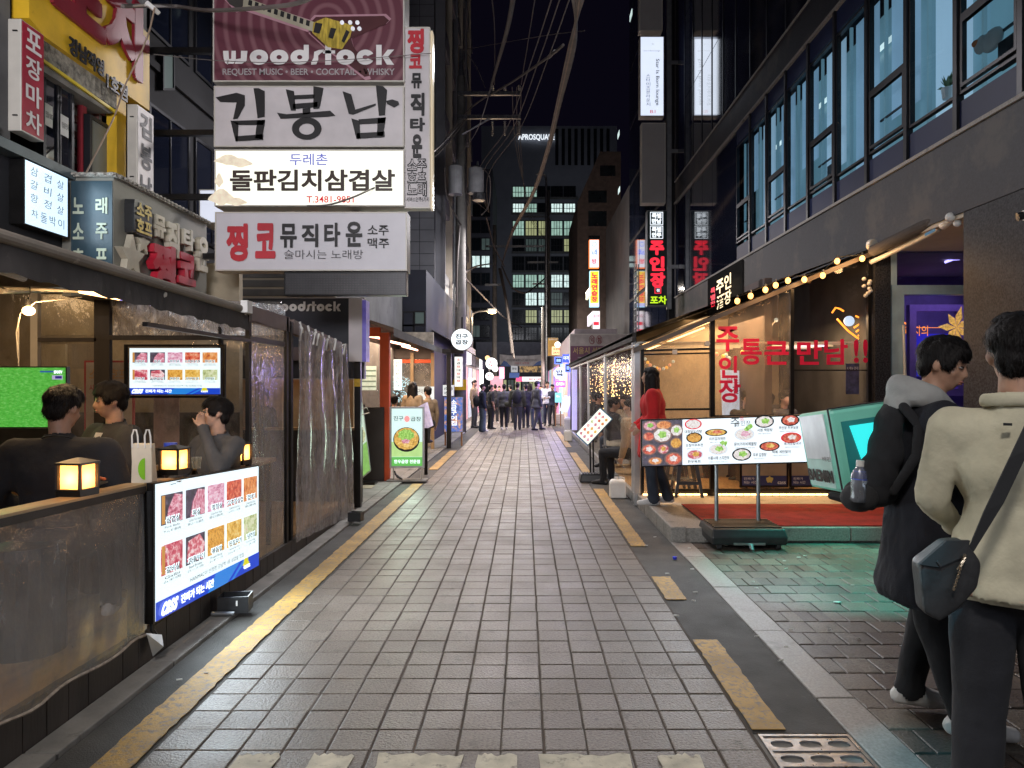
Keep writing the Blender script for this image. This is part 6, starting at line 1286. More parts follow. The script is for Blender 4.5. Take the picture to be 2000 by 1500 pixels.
# ---- woman in the red coat
p = G(1277, 984, .15)
bw, hcw, Rw, sw = person('woman with long black hair in a bright red coat standing on the restaurant step', p.x+.02, p.y, .15, RAD(80), 1.61, .012, 'red_coat', 'jeans_dark', SHOE_W, bulk=1.34, wide=1.05, flare=1.35, hair='longer', coat=.30, head=(RAD(-20),RAD(-8),0), lean=RAD(5), legj=dict(kL=(-.07,.06,.48), aL=(-.08,.02,.08), kR=(.08,-.02,.49), aR=(.08,-.16,.09)), arms=dict(eL=(-.22,.02,1.13), wL=(-.2,.18,1.0), eR=(.22,.05,1.13), wR=(.18,.22,1.02)))
# ---- the crowd down the lane: px, foot y, head y, facing, clothes
def crowd(px, fy, hy, face_deg, label, grp='people standing in the lane', **k):
    Y = 2182.3/(fy-752); h = H+(752-hy)*Y/1390; k.setdefault('vox', .019)
    return person(label, (px-CX)*Y/F, Y, 0, RAD(face_deg), h, group=grp, **k)
st = lambda a, b: dict(kL=(-.09,.05+a*.5,.49), aL=(-.09,a,.09), kR=(.09,.05+b*.5,.49), aR=(.09,b,.09))
A1 = crowd(942, 843.5, 751, -70, 'man in navy top and wide pale jeans with a shoulder bag, leftmost of the crowd', top='navy_cloth', legs='jeans', shoe=SHOE_W, wide=1.2, flare=1.7, bulk=1.1)
crowd(958, 838.5, 753, -60, 'person in black top and dark trousers beside the man in wide jeans', long_sleeve=False, flare=1.1)
crowd(967, 827, 752, 20, 'person in black jacket and white shoes at the back left of the crowd', shoe=SHOE_W, bulk=1.05)
A4 = crowd(984.5, 838.5, 751.5, 5, 'man in grey jumper with an olive hip bag and white shoes seen from behind', top='grey_cloth', shoe=SHOE_W, bulk=1.15, legj=st(.03,-.02))
A5 = crowd(1010.5, 840, 748.5, -8, 'man in dark hooded jacket and backpack walking away in the middle of the lane', top='olive', legs='suit_grey', bulk=1.2, wide=1.08, legj=st(.06,-.05))
crowd(1027, 836, 752, 12, 'person in black coat standing right of the man with the backpack', bulk=1.1, legj=st(-.03,.04))
crowd(1035, 834, 750, -30, 'long haired person in black partly hidden in the crowd', hair='long', legs='jeans_dark')
crowd(1048.5, 840.5, 746, -60, 'man in grey suit striding across the crowd', top='suit_grey', legs='suit_grey', bulk=1.08, coat=.10, legj=st(.22,-.20))
crowd(1069, 831.5, 746.5, 172, 'man in white shirt and navy trousers facing the camera with a phone', top='white_cloth', legs='navy_cloth', bulk=1.12, arms=dict(wL=(-.08,.26,1.12), wR=(.08,.26,1.12), eL=(-.24,.04,1.14), eR=(.24,.04,1.14)), legj=st(.08,-.04), face=True, vox=.016)
crowd(1079, 832, 752, 150, 'person in navy behind the man in the white shirt', top='navy_cloth')
crowd(997, 826, 753, 30, 'person in dark clothes glimpsed left of the hooded jacket', bulk=1.0)
crowd(1056, 828, 754, 170, 'person in pale jeans behind the man in the grey suit', legs='jeans', top='charcoal')
crowd(975, 824, 755, 190, 'person facing the camera at the back of the crowd with a bare forehead', top='charcoal', face=False)
crowd(926, 836, 744, -110, 'man in tan jacket leaning out of a shop door left of the crowd', top='tan_cloth', legs='charcoal', grp=None)
for body_, px_, l_, c_, r_ in ((A5, 0, 'black backpack on the man in the hooded jacket', (0,-.20,1.22), (.17,.10,.24)), (A4, 0, 'olive hip bag on the man in the grey jumper', (.16,-.13,.98), (.15,.07,.10)), (A1, 0, 'dark shoulder bag on the man in wide jeans', (-.0,-.22,1.12), (.12,.12,.20))):
    c = pworld(body_[0], Vector(c_)*body_[3]); q = MB(); q.ball((0,0,0), r_, 14, 9); q2 = MB(); q2.add([v+c for v in q.v], q.f)
    o = solo(q2, 'backpack' if 'backpack' in l_ else 'shoulder_bag', C['black_cloth'] if 'olive' not in l_ else C['olive'], l_, 'bag', smooth=True)
# ============================================================ right restaurant: front glass, sloping awning, lights
YR = 9.27; XR = 1.47
rt = thing('glazed_restaurant', 'right restaurant terrace front with glass panels under a sloping strip lit awning', 'terrace', (3, YR, .135))
def rz_at(px): return H+(752-(680-(px-1240)*180/460))*YR/F                      # awning edge height over the front
posts = ((1238,1249,'alu'), (1251,1257,'black_metal'), (1386,1395,'black_metal'), (1542,1549,'black_metal'), (1693,1700,'black_metal'))
for x0, x1, m_ in posts:
    a, b = P(x0,0,YR), P(x1,0,YR); q = MB(); q.box((a.x, YR-.04, .01 if m_ == 'alu' else .14), (b.x, YR+.02, rz_at(x0)-.02)); q.build('post', M[m_], rt)
def panel_(x0, x1, y0l, y0r, y1, m_, d=0., nm='glass_panel'):
    q = MB(); q.quad(P(x0,y1,YR+d), P(x1,y1,YR+d), P(x1,y0r,YR+d), P(x0,y0l,YR+d)); return q.build(nm, M[m_], rt)
panel_(1257,1386,672,620,797,'vinyl_warm'); panel_(1395,1542,614,556,812,'vinyl_warm'); panel_(1549,1693,552,500,812,'glass', .0); panel_(1257,1386,800,800,965,'vinyl_warm'); panel_(1395,1693,815,815,965,'vinyl_clear')
for (x0,x1,yl,yr,th) in ((1255,1386,683,679,4),(1255,1386,691,688,3),(1257,1386,798,797,4),(1395,1700,811,808,4),(1549,1700,722,722,2)):
    a, b = P(x0,yl,YR-.01), P(x1,yr,YR-.01); hh = th*YR/F; q = MB(); q.prism([a, b, b-Vector((0,0,hh)), a-Vector((0,0,hh))], (0,.03,0)); q.build('cross_bar', M['black_metal'], rt)
for px, py in ((1244,676),(1382,671)): q = MB(); c = P(px,py,YR-.06); q.cyl(c, c+Vector((0,.05,0)), .035, n=12); q.build('bolt', M['alu'], rt)
q = MB(); q.box((P(1313,0,YR).x, YR-.02, P(0,692,YR).z), (P(1322,0,YR).x, YR, P(0,683,YR).z)); q.build('clip', M['alu'], rt)
# glass wall along the lane: second terrace
st_ = thing('side_terrace', 'long vinyl walled terrace with fairy lights along the right kerb', 'terrace', (XR, 14, 0))
for px, m_ in ((1238.5,'alu'),(1183,'alu'),(1150,'alu'),(1134,'alu'),(1116,'black_metal')):
    y = XR*F/(px-CX); q = MB(); w_ = .045 if px > 1150 else .05; q.box((XR-.03, y-w_, .0), (XR+.02, y+w_, 2.17)); q.build('post', M[m_], st_)
q = MB(); q.quad((XR,9.3,.12),(XR,22.4,.12),(XR,22.4,2.15),(XR,9.3,2.15)); q.build('vinyl_wall', M['vinyl_clear'], st_)
q = MB(); q.box((XR-.03, 9.3, .02), (XR+.02, 22.4, .14)); q.build('base_rail', M['alu'], st_); q = MB(); q.box((XR-.02, 9.3, 2.08), (XR+.03, 22.4, 2.12)); q.build('top_rail', M['cream_metal'], st_)
q = MB(); q.prism([(XR-.08,9.2,2.14),(XR-.08,22.5,2.14),(XR-.08,22.5,2.25),(XR-.08,9.2,2.25)], (.05,0,0)); q.build('valance', M['fabric'], st_)
q = MB(); q.add([(XR-.08,9.2,2.24),(XR-.08,22.5,2.24),(4.45,22.5,3.35),(4.45,9.2,3.35),(XR-.08,9.2,2.20),(XR-.08,22.5,2.20),(4.45,22.5,3.3),(4.45,9.2,3.3)], [(0,1,2,3),(4,5,6,7),(0,1,5,4)]); q.build('roof', M['fabric'], st_)
for k in range(5): q = MB(); a = Vector((XR, 9.4+k*.33, 2.13)); q.box((XR+.0,9.35+k*.4,2.12),(4.4,9.39+k*.4,2.14)); q.build('louvre', M['cream_metal'], st_)
# sloping awning over the front
aw2 = thing('front_awning', 'sloping awning along the right restaurant front, edged with warm light strips and bulbs', 'awning', (3, YR-.3, 2.5))
Lp, Rp = P(1236, 690, YR-.05), P(1702, 500, YR-.05)
q = MB()
for (da, db) in (((0,0),(0,.07)),): q.prism([Lp, Rp, Rp+Vector((0,0,.06)), Lp+Vector((0,0,.06))], (0,-.08,0))
q.build('front_bar', mat('awning_bar', (.16,.12,.09), .5), aw2)
q = MB(); q.add([Lp+Vector((0,-.1,.07)), Rp+Vector((0,-.1,.07)), Rp+Vector((.03,-.1,.10))+Vector((0,2.4,.0)), Lp+Vector((0,2.4,.10))], [(0,1,2,3)]); q.build('canopy', M['fabric'], aw2)
a, b = P(1256,676,YR-.02), P(1384,627,YR-.02); q = MB(); q.cyl(a, b, .024); q.build('light_strip', M['strip_warm'], aw2)
a, b = P(1262,684,YR+.6), P(1376,640,YR+.6); q = MB(); q.cyl(a, b, .010); q.build('light_strip', M['strip_warm'], aw2)
a, b = P(1394,621,YR-.02), P(1452,597,YR-.02); q = MB(); q.cyl(a, b, .020); q.build('light_strip', M['strip_warm'], aw2)
area('front_strip_light', (3.0, YR+.7, 2.5), (0,0,0), 2.6, 105, (1,.62,.30), .8)
area('front_strip_light', (3.0, YR-.45, 2.62), (0,-25,0), 2.6, 16, (1,.55,.22), .1)
area('side_terrace_light', (2.6, 15, 2.6), (0,0,0), 1.6, 85, (1,.66,.34), 9)
bs = [(1495,566),(1515,557),(1539,548),(1571,546),(1607,538),(1635,510),(1684,505),(1466,578),(1440,588)]
sl = thing('string_bulbs', 'string of bright warm bulbs along the right awning edge', 'string lights', P(1580, 550, YR-.3))
for px, py in bs:
    c = P(px, py, YR-.22); q = MB(); q.ball(c, (.034,.034,.040), 12, 8); q.build('bulb', M['bulb'], sl, smooth=True); q = MB(); q.cyl(c+Vector((0,0,.03)), c+Vector((0,0,.075)), .014, n=8); q.build('socket', M['black_plastic'], sl)
q = MB(); q.tube([P(px, py-8, YR-.22) for px, py in sorted(bs)], .006, 5); q.build('cable', M['black_plastic'], sl)
for px, py in ((1500,560),(1580,546),(1650,512),(1684,510)): point('bulb_light', P(px, py, YR-.34), 4, (1,.58,.24), .05)
# folding awning arm, roller
fa = thing('folding_awning', 'white folding awning arm and roller under the granite band', 'awning arm', P(1790, 460, 8.4))
q = MB(); q.tube([P(1702,512,9.1), P(1790,470,8.3), P(1834,447,7.9)], .030, 8); q.build('arm', M['cream_metal'], fa); q = MB(); q.cyl(P(1842,440,7.75), P(1868,424,7.5), .05, .03); q.ball(P(1856,424,7.5), .05); q.ball(P(1870,436,7.5), .04); q.build('joint', M['white_plastic'], fa, smooth=True)
q = MB(); q.cyl(P(1705,490,9.0), P(1866,412,7.6), .07, n=14); q.build('roller', M['fabric'], fa); q = MB(); q.cyl(P(1700,478,9.05), P(1706,478,9.0), .07, n=14); q.build('end_cap', M['cream_metal'], fa)
q = MB(); q.obox(P(1806,462,7.98), P(1826,452,7.85)-P(1806,462,7.98), (0,0,.035), (0,-.01,0)); q.build('label', mat('blue_label_arm', (.1,.3,.5), .5), fa)
q = MB(); c = P(1693,545,YR-.2); 
for k in range(8): q.ball(c+Vector((R.uniform(-.05,.05), 0, -k*.03)), (.03,.025,.025), 7, 5)
solo(q, 'hanging_ornament', M['cream_metal'], 'small pale ornament hanging from the awning corner by the bulbs', 'ornament')
# raised letter sign over the awning
jb = thing('name_sign', 'dark sign with glowing cream brush letters above the right awning', 'sign', P(1410, 590, 9.0)); a = 1383; 
frj = Fr((4.2, 13.2, 3.32), (4.2, 10.2, 3.32), (4.2, 13.2, 4.5)); frj = Fr(P(1322,640,11.0), P(1440,585,9.9), P(1322,560,11.0)); 
gj = emat('cream_glow', (1,.80,.50), 1.7)
text(jb, '주인', Fr(P(1399,577,9.68), P(1428,561,9.60), P(1399,548,9.68)), 0,0,1,1, gj, .02); text(jb, '酒장', Fr(P(1400,606,9.68), P(1428,590,9.60), P(1400,580,9.68)), 0,0,1,1, gj, .02)
for i_, c_ in enumerate('특별한'): text(jb, c_, Fr(P(1388,575+i_*13,9.72), P(1397,571+i_*13,9.70), P(1388,564+i_*13,9.72)), 0,0,1,1, M['red_emit'], .02)
frk = Fr(P(1383,618,9.95), P(1446,583,9.72), P(1383,548,9.95)); q = MB(); plate(q, frk, -.02,-.05,1.05,1.05,-.01,.12); q.build('board', M['black_metal'], jb)
# red brush words on the front glass
wd = mat('red_vinyl_words', (.62,.01,.06), .45, bmp=0)
for c_, x0, y0, x1, y1 in (('주',1399,638,1443,686),('인',1404,696,1440,738),('장',1404,740,1446,786),('통',1447,662,1487,712),('큰',1493,667,1540,712),('만',1557,665,1604,712),('남',1610,663,1655,712)): text(rt, c_, frY(x0,y0,x1,y1,YR-.045), 0,0,1,1, wd, .026)
for px in (1668, 1686): text(rt, '!', frY(px,664,px+8,708,YR-.045), 0,0,1,1, wd, .03)
# base light strip
q = MB(); a, b = P(1256,968,YR-.10), P(1622,961,YR-.10)
n = 26
for i in range(n):
    if i in (3, 9): continue
    q.box((a.x+(b.x-a.x)*i/n, YR-.11, .150), (a.x+(b.x-a.x)*(i+.86)/n, YR-.09, .168))
q.build('base_light_strip', M['strip_warm'], rt); area('base_strip_light', (2.8, YR-.2, .32), (-50,0,0), 2.4, 8, (1,.58,.26), .05)
q = MB(); q.box((1.62, YR-.05, .136), (4.5, YR, .22)); q.build('base_rail', M['black_metal'], rt)
# inside: back wall, posters, balls, stools
YI = 12.6
q = MB(); q.prism([(1.76,11.2,.13),(3.2,11.2,.13),(3.2,11.2,2.86),(1.76,11.2,2.33)], (0,.06,0)); o = q.build('partition', mat('beige_haze_partition', (.42,.34,.24), .8, var=.15, vs=2), rt)  # added wall standing for the beige haze; hides the fairy lights behind
iw = thing('dining_room', 'warm beige dining room wall behind the red lettered glass', 'wall', (3, YI, .13)); q = MB(); q.prism([(2.3,YI,.13),(4.5,YI,.13),(4.5,YI,3.25),(2.3,YI,2.5)], (0,.1,0)); q.build('wall', mat('warm_wall', (.40,.31,.20), .8, var=.2, vs=2), iw)
q = MB(); q.box((P(1550,0,YI).x, YI-.06, .13), (4.5, YI-.01, P(0,610,YI).z)); q.build('dark_panel', M['dark_wood'], iw)
for x0,y0,x1,y1 in ((1301,765,1316,780),(1500,790,1540,810)): q = MB(); plate(q, frY(x0,y0,x1,y1,YI-.07)); q.build('notice', M['grey_wall'], iw)
pb = thing('lit_poster', 'pale lit vertical poster with pink and black words inside the right restaurant', 'poster', P(1440, 810, 11.0)); fr = Fr(P(1414,815,10.4), P(1474,815,10.8), P(1410,722,10.4)); q = MB(); plate(q, fr, thick=.03); q.build('face', emat('cool_lit', (.55,.66,.85), .75), pb)
text(pb, '닭도리탕', fr, .15,.72,.9,.86, mat('pink_words', (.6,.06,.12), .5), .01); text(pb, '전문점', fr, .3,.50,.9,.66, M['black_ink'], .02)
bc = [(1260,701,'w'),(1265,708,'o'),(1270,713,'p'),(1278,717,'w'),(1283,719,'o'),(1288,721,'p'),(1296,720,'w'),(1302,718,'o'),(1308,713,'p'),(1315,706,'w')]
gb_ = thing('ball_garland', 'hanging garland of small pastel light balls inside the front glass', 'garland', P(1285,715,10.3)); BM = dict(w=emat('ball_white', (.62,.66,.55), .7), o=emat('ball_orange', (.95,.45,.08), 1.1), p=emat('ball_peach', (.9,.40,.22), .8))
for px, py, k in bc: q = MB(); q.ball(P(px,py,10.3), .024, 8, 6); q.build('ball', BM[k], gb_, smooth=True)
gb2 = thing('ball_garland', 'strand of orange and white light balls behind the red words', 'garland', P(1470,680,10.3))
for px, py, k in ((1486,664,'p'),(1450,688,'o'),(1413,696,'o'),(1418,694,'w'),(1400,692,'p'),(1497,648,'o'),(1516,625,'w'),(1518,571,'o'),(1424,700,'w'),(1462,690,'w')): q = MB(); q.ball(P(px,py,10.3), .032, 8, 6); q.build('ball', BM[k], gb2, smooth=True)
q = MB(); q.tube([P(1486,664,10.3),P(1500,645,10.3),P(1516,625,10.3),P(1519,600,10.3),P(1518,571,10.3)], .003, 4); q.build('wire', M['cream_metal'], gb2)
nsn = thing('hand_neon', 'orange neon pointing hand with a white face disc seen through the right glass', 'neon sign', P(1660,640,10.2)); on = emat('orange_hand', (1,.28,.03), 2.4); q = MB()
for pts in ([(1635,623),(1655,645),(1672,658),(1688,668)], [(1671,617),(1682,622),(1692,640)], [(1668,640),(1680,632),(1690,636)], [(1672,648),(1684,640),(1692,644)], [(1676,656),(1688,649),(1694,652)], [(1625,611),(1632,601),(1640,603),(1648,608)]): q.tube([P(x,y,9.7) for x,y in pts], .012, 6)
q.build('tube', on, nsn); q = MB(); c = P(1659,627,9.65); q.cyl(c, c+Vector((0,.02,0)), .07, n=20); q.build('face_disc', emat('disc_white', (.6,.72,.9), 1.0), nsn)
ap = thing('menu_notice', 'dark blue notice board with small pictures near the door post', 'notice', P(1665,750,9.6)); fr = frY(1652,710,1678,770,9.6); q = MB(); plate(q, fr); q.build('board', mat('notice_navy', (.06,.06,.13), .5, var=.5, vs=14), ap); text(ap, 'K 메뉴 안내', fr, .1,.8,.9,.9, M['text_white'], .0)
area('dining_light', (3.1, 10.3, 2.5), (0,0,0), 1.2, 70, (1,.66,.36), 1.6)
area('dining_blue_light', (4.2, 10.0, 1.9), (90,0,60), .5, 6, (.35,.45,1), .5)
def plastic_stool(label, px, py):
    p = G(px, py, .145); t = thing('plastic_stool', label, 'stool', p, 'grey plastic stools on the restaurant step'); m_ = mat('stool_blue_grey', (.07,.085,.11), .45)
    W[t.name] = Vector((0,0,0)); q = MB(); q.box((-.13,-.13,.43), (.13,.13,.46)); q.build('seat', m_, t, bevel=.012)
    for a in (-1,1):
        for b in (-1,1): q = MB(); q.loft([[(a*.125,b*.125,.43),(a*.075,b*.125,.43),(a*.075,b*.085,.43),(a*.125,b*.085,.43)], [(a*.185,b*.185,0),(a*.15,b*.185,0),(a*.15,b*.15,0),(a*.185,b*.15,0)]]); q.build('leg', m_, t)
    for b in (-1,1): q = MB(); q.box((-.14,b*.15-.01,.16), (.14,b*.15+.01,.20)); q.build('rail', m_, t)
plastic_stool('grey plastic stool left behind the long menu sign', 1340, 968); plastic_stool('grey plastic stool beside the woman in red', 1318, 958)
for k, (x0,x1,lb_) in enumerate(((1449,1536,'framed beer poster leaning under the right window, left one'), (1546,1625,'framed beer poster leaning under the right window beside the delivery box'))):
    fr = frY(x0,885,x1,948,YR-.16); t = thing('beer_poster', lb_, 'poster', fr.at(.5,0)); q = MB(); plate(q, fr, thick=.02); q.build('sheet', mat('cream_sheet', (.36,.27,.18), .5), t); q = MB(); plate(q, fr, 0,0,1,.30,.003,.002); q.build('band', mat('indigo_band', (.04,.045,.14), .5), t); q = MB(); frame_rect(q, fr, .025, .03, .005); q.build('frame', M['black_metal'], t)
    text(t, '진짜가', fr, .04,.17,.28,.25, M['text_white'], .01, .005); text(t, '되는 시간', fr, .04,.05,.34,.14, M['text_white'], .01, .005); text(t, 'cass', fr, .80,.04,.98,.12, M['text_white'], .01, .005); q = MB(); disc(q, fr, .55,.92,.30,.12,.005); q.build('dish', mat('dark_dish', (.08,.06,.05), .5), t); q = MB(); disc(q, fr, .62,.18,.08,.10,.006,12,.2); q.build('splash', gold, t)  # dark printed dish at the poster top
# -------- long lit menu sign on a stand
lm = thing('long_menu_sign', 'wide backlit menu sign with Korean dishes on a two pole wheeled stand', 'menu sign', (1.95, 7.0, 0)); Ym = 7.0
fr = Fr(P(1255,910,Ym), P(1640,900,Ym-.12), P(1255,822,Ym)); fr.U = P(1640,900,Ym-.12)-fr.O; fr.V = Vector((0,0,(910-822)*Ym/F)); fr.N = fr.U.cross(fr.V).normalized()
q = MB(); plate(q, fr, -.008,-.03,1.008,1.03,-.004,.06); q.build('case', M['black_metal'], lm); q = MB(); plate(q, fr, thick=.003); q.build('light_panel', emat('menu_white', (.84,.93,1), 1.0), lm)
q = MB(); plate(q, fr, 0,0,.205,1,.003,.002); q.build('photo', FD[11], lm)
xx = lambda px: (px-1255)/385.; yy = lambda py: (908-py)/86.
def dish(px, py, rx, ry, k, rim=M['black_ink'], d=.006, top=None, kk=None):
    q = MB(); disc(q, fr, xx(px), yy(py), rx/385, ry/86, d); o = q.build('dish', rim, lm); q = MB(); disc(q, fr, xx(px), yy(py), rx*.84/385, ry*.82/86, d+.002, 18, .05); q.build('dish_food', FD[k], o)
    if top is not None: q = MB(); disc(q, fr, xx(px+(kk or 0)), yy(py-1), rx*.42/385, ry*.45/86, d+.004, 12, .2); q.build('topping', FD[top], o)
gr = emat('earthen_bowl', (.25,.16,.14), .7)
for a in ((1270,832,15,10,1,10),(1297,831,17,9,4,None),(1267,852,12,9,3,None),(1294,850,20,15,12,10),(1322,842,13,12,12,10),(1321,866,12,11,7,None),(1268,877,15,11,3,12),(1296,877,12,10,5,8),(1316,896,18,13,3,12),(1280,899,15,8,4,12)): dish(a[0],a[1],a[2],a[3],a[4],gr,.006+.0008*(a[0] % 5), a[5] if len(a) > 5 else None)
rr_ = emat('red_bowl', (.7,.04,.05), .8)
for a in ((1355,831,17,10,12,rr_,None),(1357,857,16,10,7,M['black_ink'],None),(1358,889,17,10,5,M['screen_dim'],8),(1400,848,22,7,8,M['black_ink'],3),(1404,880,19,11,12,M['screen_dim'],10),(1455,853,20,12,12,M['screen_dim'],2),(1450,891,19,12,12,M['black_ink'],10),(1494,830,19,12,12,M['black_ink'],10),(1544,829,18,11,3,M['black_ink'],12),(1546,862,20,10,3,rr_,12),(1504,877,20,9,3,M['black_ink'],8)): dish(*a[:6], top=a[6], kk=2)
q = MB(); 
for (px,py) in ((1463,840),(1467,838),(1459,843),(1412,868),(1418,869)): disc(q, fr, xx(px), yy(py), .012, .05, .011+px*1e-6, 8, .3)
q.build('herb_sprig', FD[10], lm)
for tx_, x0, y0, x1, y1 in (('대창닭도리탕',1338,842,1372,848),('오징어무추전',1340,868,1374,874),('한우육회',1344,899,1369,905),('치즈감자채전',1386,857,1418,863),('아롱사태 스지만두',1384,893,1426,900),('문어가리비해물탕',1435,868,1479,875),('시원 백합탕',1480,843,1510,849),('주인장 두부보쌈',1522,840,1560,846),('육개장칼국수',1532,870,1566,876),('떡볶 계란말이',1509,885,1545,891),('두부 김정탕',1472,889,1498,896)):
    text(lm, tx_, fr, xx(x0), yy(y1), xx(x1), yy(y0), M['black_ink'], .015, .009); text(lm, '매콤하고 얼큰한 국물 요리', fr, xx(x0+2), yy(y1+5), xx(x1-4), yy(y1+2.4), M['dark_ink'], .0, .009)
text(lm, '주', fr, xx(1428), yy(839), xx(1446), yy(822), M['black_ink'], .0, .009); text(lm, '인장', fr, xx(1448), yy(837), xx(1467), yy(827), M['black_ink'], .0, .009); text(lm, '酒', fr, xx(1437), yy(838), xx(1445), yy(830), M['black_ink'], .0, .010); text(lm, '品', fr, xx(1446), yy(827), xx(1454), yy(820), M['red_ink'], .0, .009)
for px in (1401, 1483): a = P(px, 1022, Ym+.02); q = MB(); q.cyl((a.x, Ym+.05, a.z+.02), (a.x-.0, Ym+.06, 1.2), .020); q.build('pole', M['grey_metal'], lm)
q = MB(); a, b = P(1380,1062,Ym-.02), P(1519,1020,Ym); n = 9
q.loft([[(a.x,Ym-.25,.05),(b.x,Ym-.25,.05),(b.x,Ym+.28,.05),(a.x,Ym+.28,.05)], [(a.x-.01,Ym-.26,.12),(b.x+.01,Ym-.26,.12),(b.x+.01,Ym+.29,.12),(a.x-.01,Ym+.29,.12)], [(a.x+.01,Ym-.22,.20),(b.x-.01,Ym-.22,.20),(b.x-.01,Ym+.25,.20),(a.x+.01,Ym+.25,.20)]]); q.build('base', M['black_plastic'], lm, bevel=.015)
for i in range(7): q = MB(); yy_ = Ym-.19+i*.065; q.box((a.x+.03, yy_, .20), (b.x-.03, yy_+.03, .212)); q.build('rib', M['black_plastic'], lm)
for sx in (a.x+.07, b.x-.07):
    for dy in (-.2, .22): q = MB(); q.cyl((sx-.02,Ym+dy,.035), (sx+.02,Ym+dy,.035), .034, n=14); q.build('wheel', M['rubber'], lm)
q = MB(); q.box(((a.x+b.x)/2-.16, Ym-.275, .055), ((a.x+b.x)/2+.14, Ym-.262, .075)); q.cyl(((a.x+b.x)/2,Ym-.28,.06), ((a.x+b.x)/2,Ym-.32,.015), .02); q.build('handle', M['grey_metal'], lm)
area('menu_sign_light', fr.at(.5,.5,.05), (-90,0,0), 1.7, 28, (.85,.93,1), .4)
# -------- small tilted menu on its stand
tm_ = thing('tilted_menu_stand', 'tilted lit menu board on a black two pole stand by the right terrace', 'menu sign', G(1150, 942)); Yt = G(1160,940).y
fr = Fr(P(1126,847,Yt), P(1148,868,Yt-.1), P(1172,798,Yt+.05)); q = MB(); plate(q, fr, -.03,-.03,1.03,1.03,-.004,.04); q.build('case', M['blue_emit'] if False else mat('blue_case', (.03,.15,.30), .4), tm_)
fr = Fr(P(1126,847,Yt), P(1148,868,Yt-.1), P(1172,798,Yt+.05)); q = MB(); plate(q, fr, thick=.003); q.build('light_panel', emat('menu_cream', (.88,.90,.78), .95), tm_)
for r_ in range(6):
    for c_ in range(3): q = MB(); disc(q, fr, .2+c_*.3, .10+r_*.155, .09, .05, .005, 10, .2); q.build('dish', FD[(r_*3+c_) % 10], tm_)
for px in (1154, 1160): a = P(px, 925, Yt); q = MB(); q.cyl((a.x, Yt+.05, .12), (a.x-.01, Yt+.1, 1.0), .014); q.build('pole', M['black_metal'], tm_)
a, b = P(1131,945,Yt), P(1190,922,Yt); q = MB(); q.loft([[(a.x,Yt-.16,.0),(b.x,Yt-.16,.0),(b.x,Yt+.2,.0),(a.x,Yt+.2,.0)],[(a.x+.02,Yt-.13,.13),(b.x-.02,Yt-.13,.13),(b.x-.02,Yt+.16,.13),(a.x+.02,Yt+.16,.13)]]); q.build('base', M['black_plastic'], tm_, bevel=.02)
for i in range(8): q = MB(); x_ = a.x+.05+i*.045; q.box((x_, Yt-.12, .131), (x_+.018, Yt+.15, .142)); q.build('rib', M['black_plastic'], tm_)
# -------- jerrycans
def can(label, px, py, w_, h_):
    p = G(px, py); t = thing('jerrycan', label, 'jerrycan', p); q = MB(); a = w_/2; q.loft([[(p.x-a,p.y-.08,0),(p.x+a,p.y-.08,0),(p.x+a,p.y+.08,0),(p.x-a,p.y+.08,0)],[(p.x-a,p.y-.08,h_*.86),(p.x+a,p.y-.08,h_*.86),(p.x+a,p.y+.08,h_*.86),(p.x-a,p.y+.08,h_*.86)],[(p.x-a*.7,p.y-.05,h_),(p.x+a*.7,p.y-.05,h_),(p.x+a*.7,p.y+.05,h_),(p.x-a*.7,p.y+.05,h_)]]); q.build('body', M['white_plastic'], t, bevel=.02)
    q = MB(); q.cyl((p.x-.02,p.y,h_), (p.x-.02,p.y,h_+.03), .025, n=12); q.build('cap', M['white_plastic'], t); q = MB(); q.tube([(p.x+.02,p.y,h_-.005),(p.x+.04,p.y,h_+.03),(p.x+.09,p.y,h_+.02),(p.x+.1,p.y,h_-.02)], .010); q.build('handle', M['white_plastic'], t)
can('white plastic jerrycan beside the metal terrace post', 1206, 972, .22, .26); can('white plastic jerrycan on a second one under the far menu stand', 1109, 861, .22, .30); can('white plastic jerrycan at the corner of the far terrace', 1108, 848, .20, .55)
# -------- fairy lights curtain
q = MB(); RF = random.Random(5)
for s_ in range(44):
    y = 11.45+s_*.24+RF.uniform(-.08,.08); x = 2.15+.25*math.sin(s_*1.7); z = 2.1; L = RF.uniform(.7, 1.35) 
    while z > 2.12-L: q.ball((x+RF.uniform(-.03,.03), y+RF.uniform(-.04,.04), z), .0095, 5, 3); z -= RF.uniform(.05,.15)
o = q.build('fairy_lights', emat('fairy', (1,.62,.26), 9), st_); o['kind'] = 'stuff'
q = MB(); q.box((3.2, 9.5, .1), (3.3, 22, 3)); q.build('inner_wall', mat('terrace_inner', (.09,.065,.06), .8), st_)
# seated diners on the right
SG = 'diners seated in the right terrace'
def diner(label, px, py, Y, rz, zs=.46, **k): p = P(px, py, Y); return person(label, p.x, Y, zs, RAD(rz), 1.70, vox=k.pop('vox', .016), sit=True, group=SG, **k)
diner('young man in black varsity jacket and cream trousers seated at the terrace edge', 1198, 850, 12.5, -80, .42, top='black_cloth', legs='cream', bulk=1.1, hair='fringe', head=(RAD(-15),0,0), face=True, arms=dict(eL=(-.25,.1,.36), wL=(-.12,.3,.38), eR=(.25,.1,.36), wR=(.12,.3,.38)), shoe=SHOE_B)
diner('diner in beige top leaning in behind the young man', 1222, 850, 13.4, 120, .45, top='tan_cloth', legs='jeans_dark', bulk=1.05, sk='skin_pale', hair='short')
diner('diner with dark jacket at the far table behind the vinyl', 1168, 840, 16.5, -100, .45, hair='fringe'); diner('diner seen from behind at the far table', 1160, 840, 18.5, 10, .45, top='charcoal')
diner('diner in brown jacket beside the metal post', 1232, 850, 11.2, 60, .40, top='tan_cloth', bulk=1.2, hair='short')
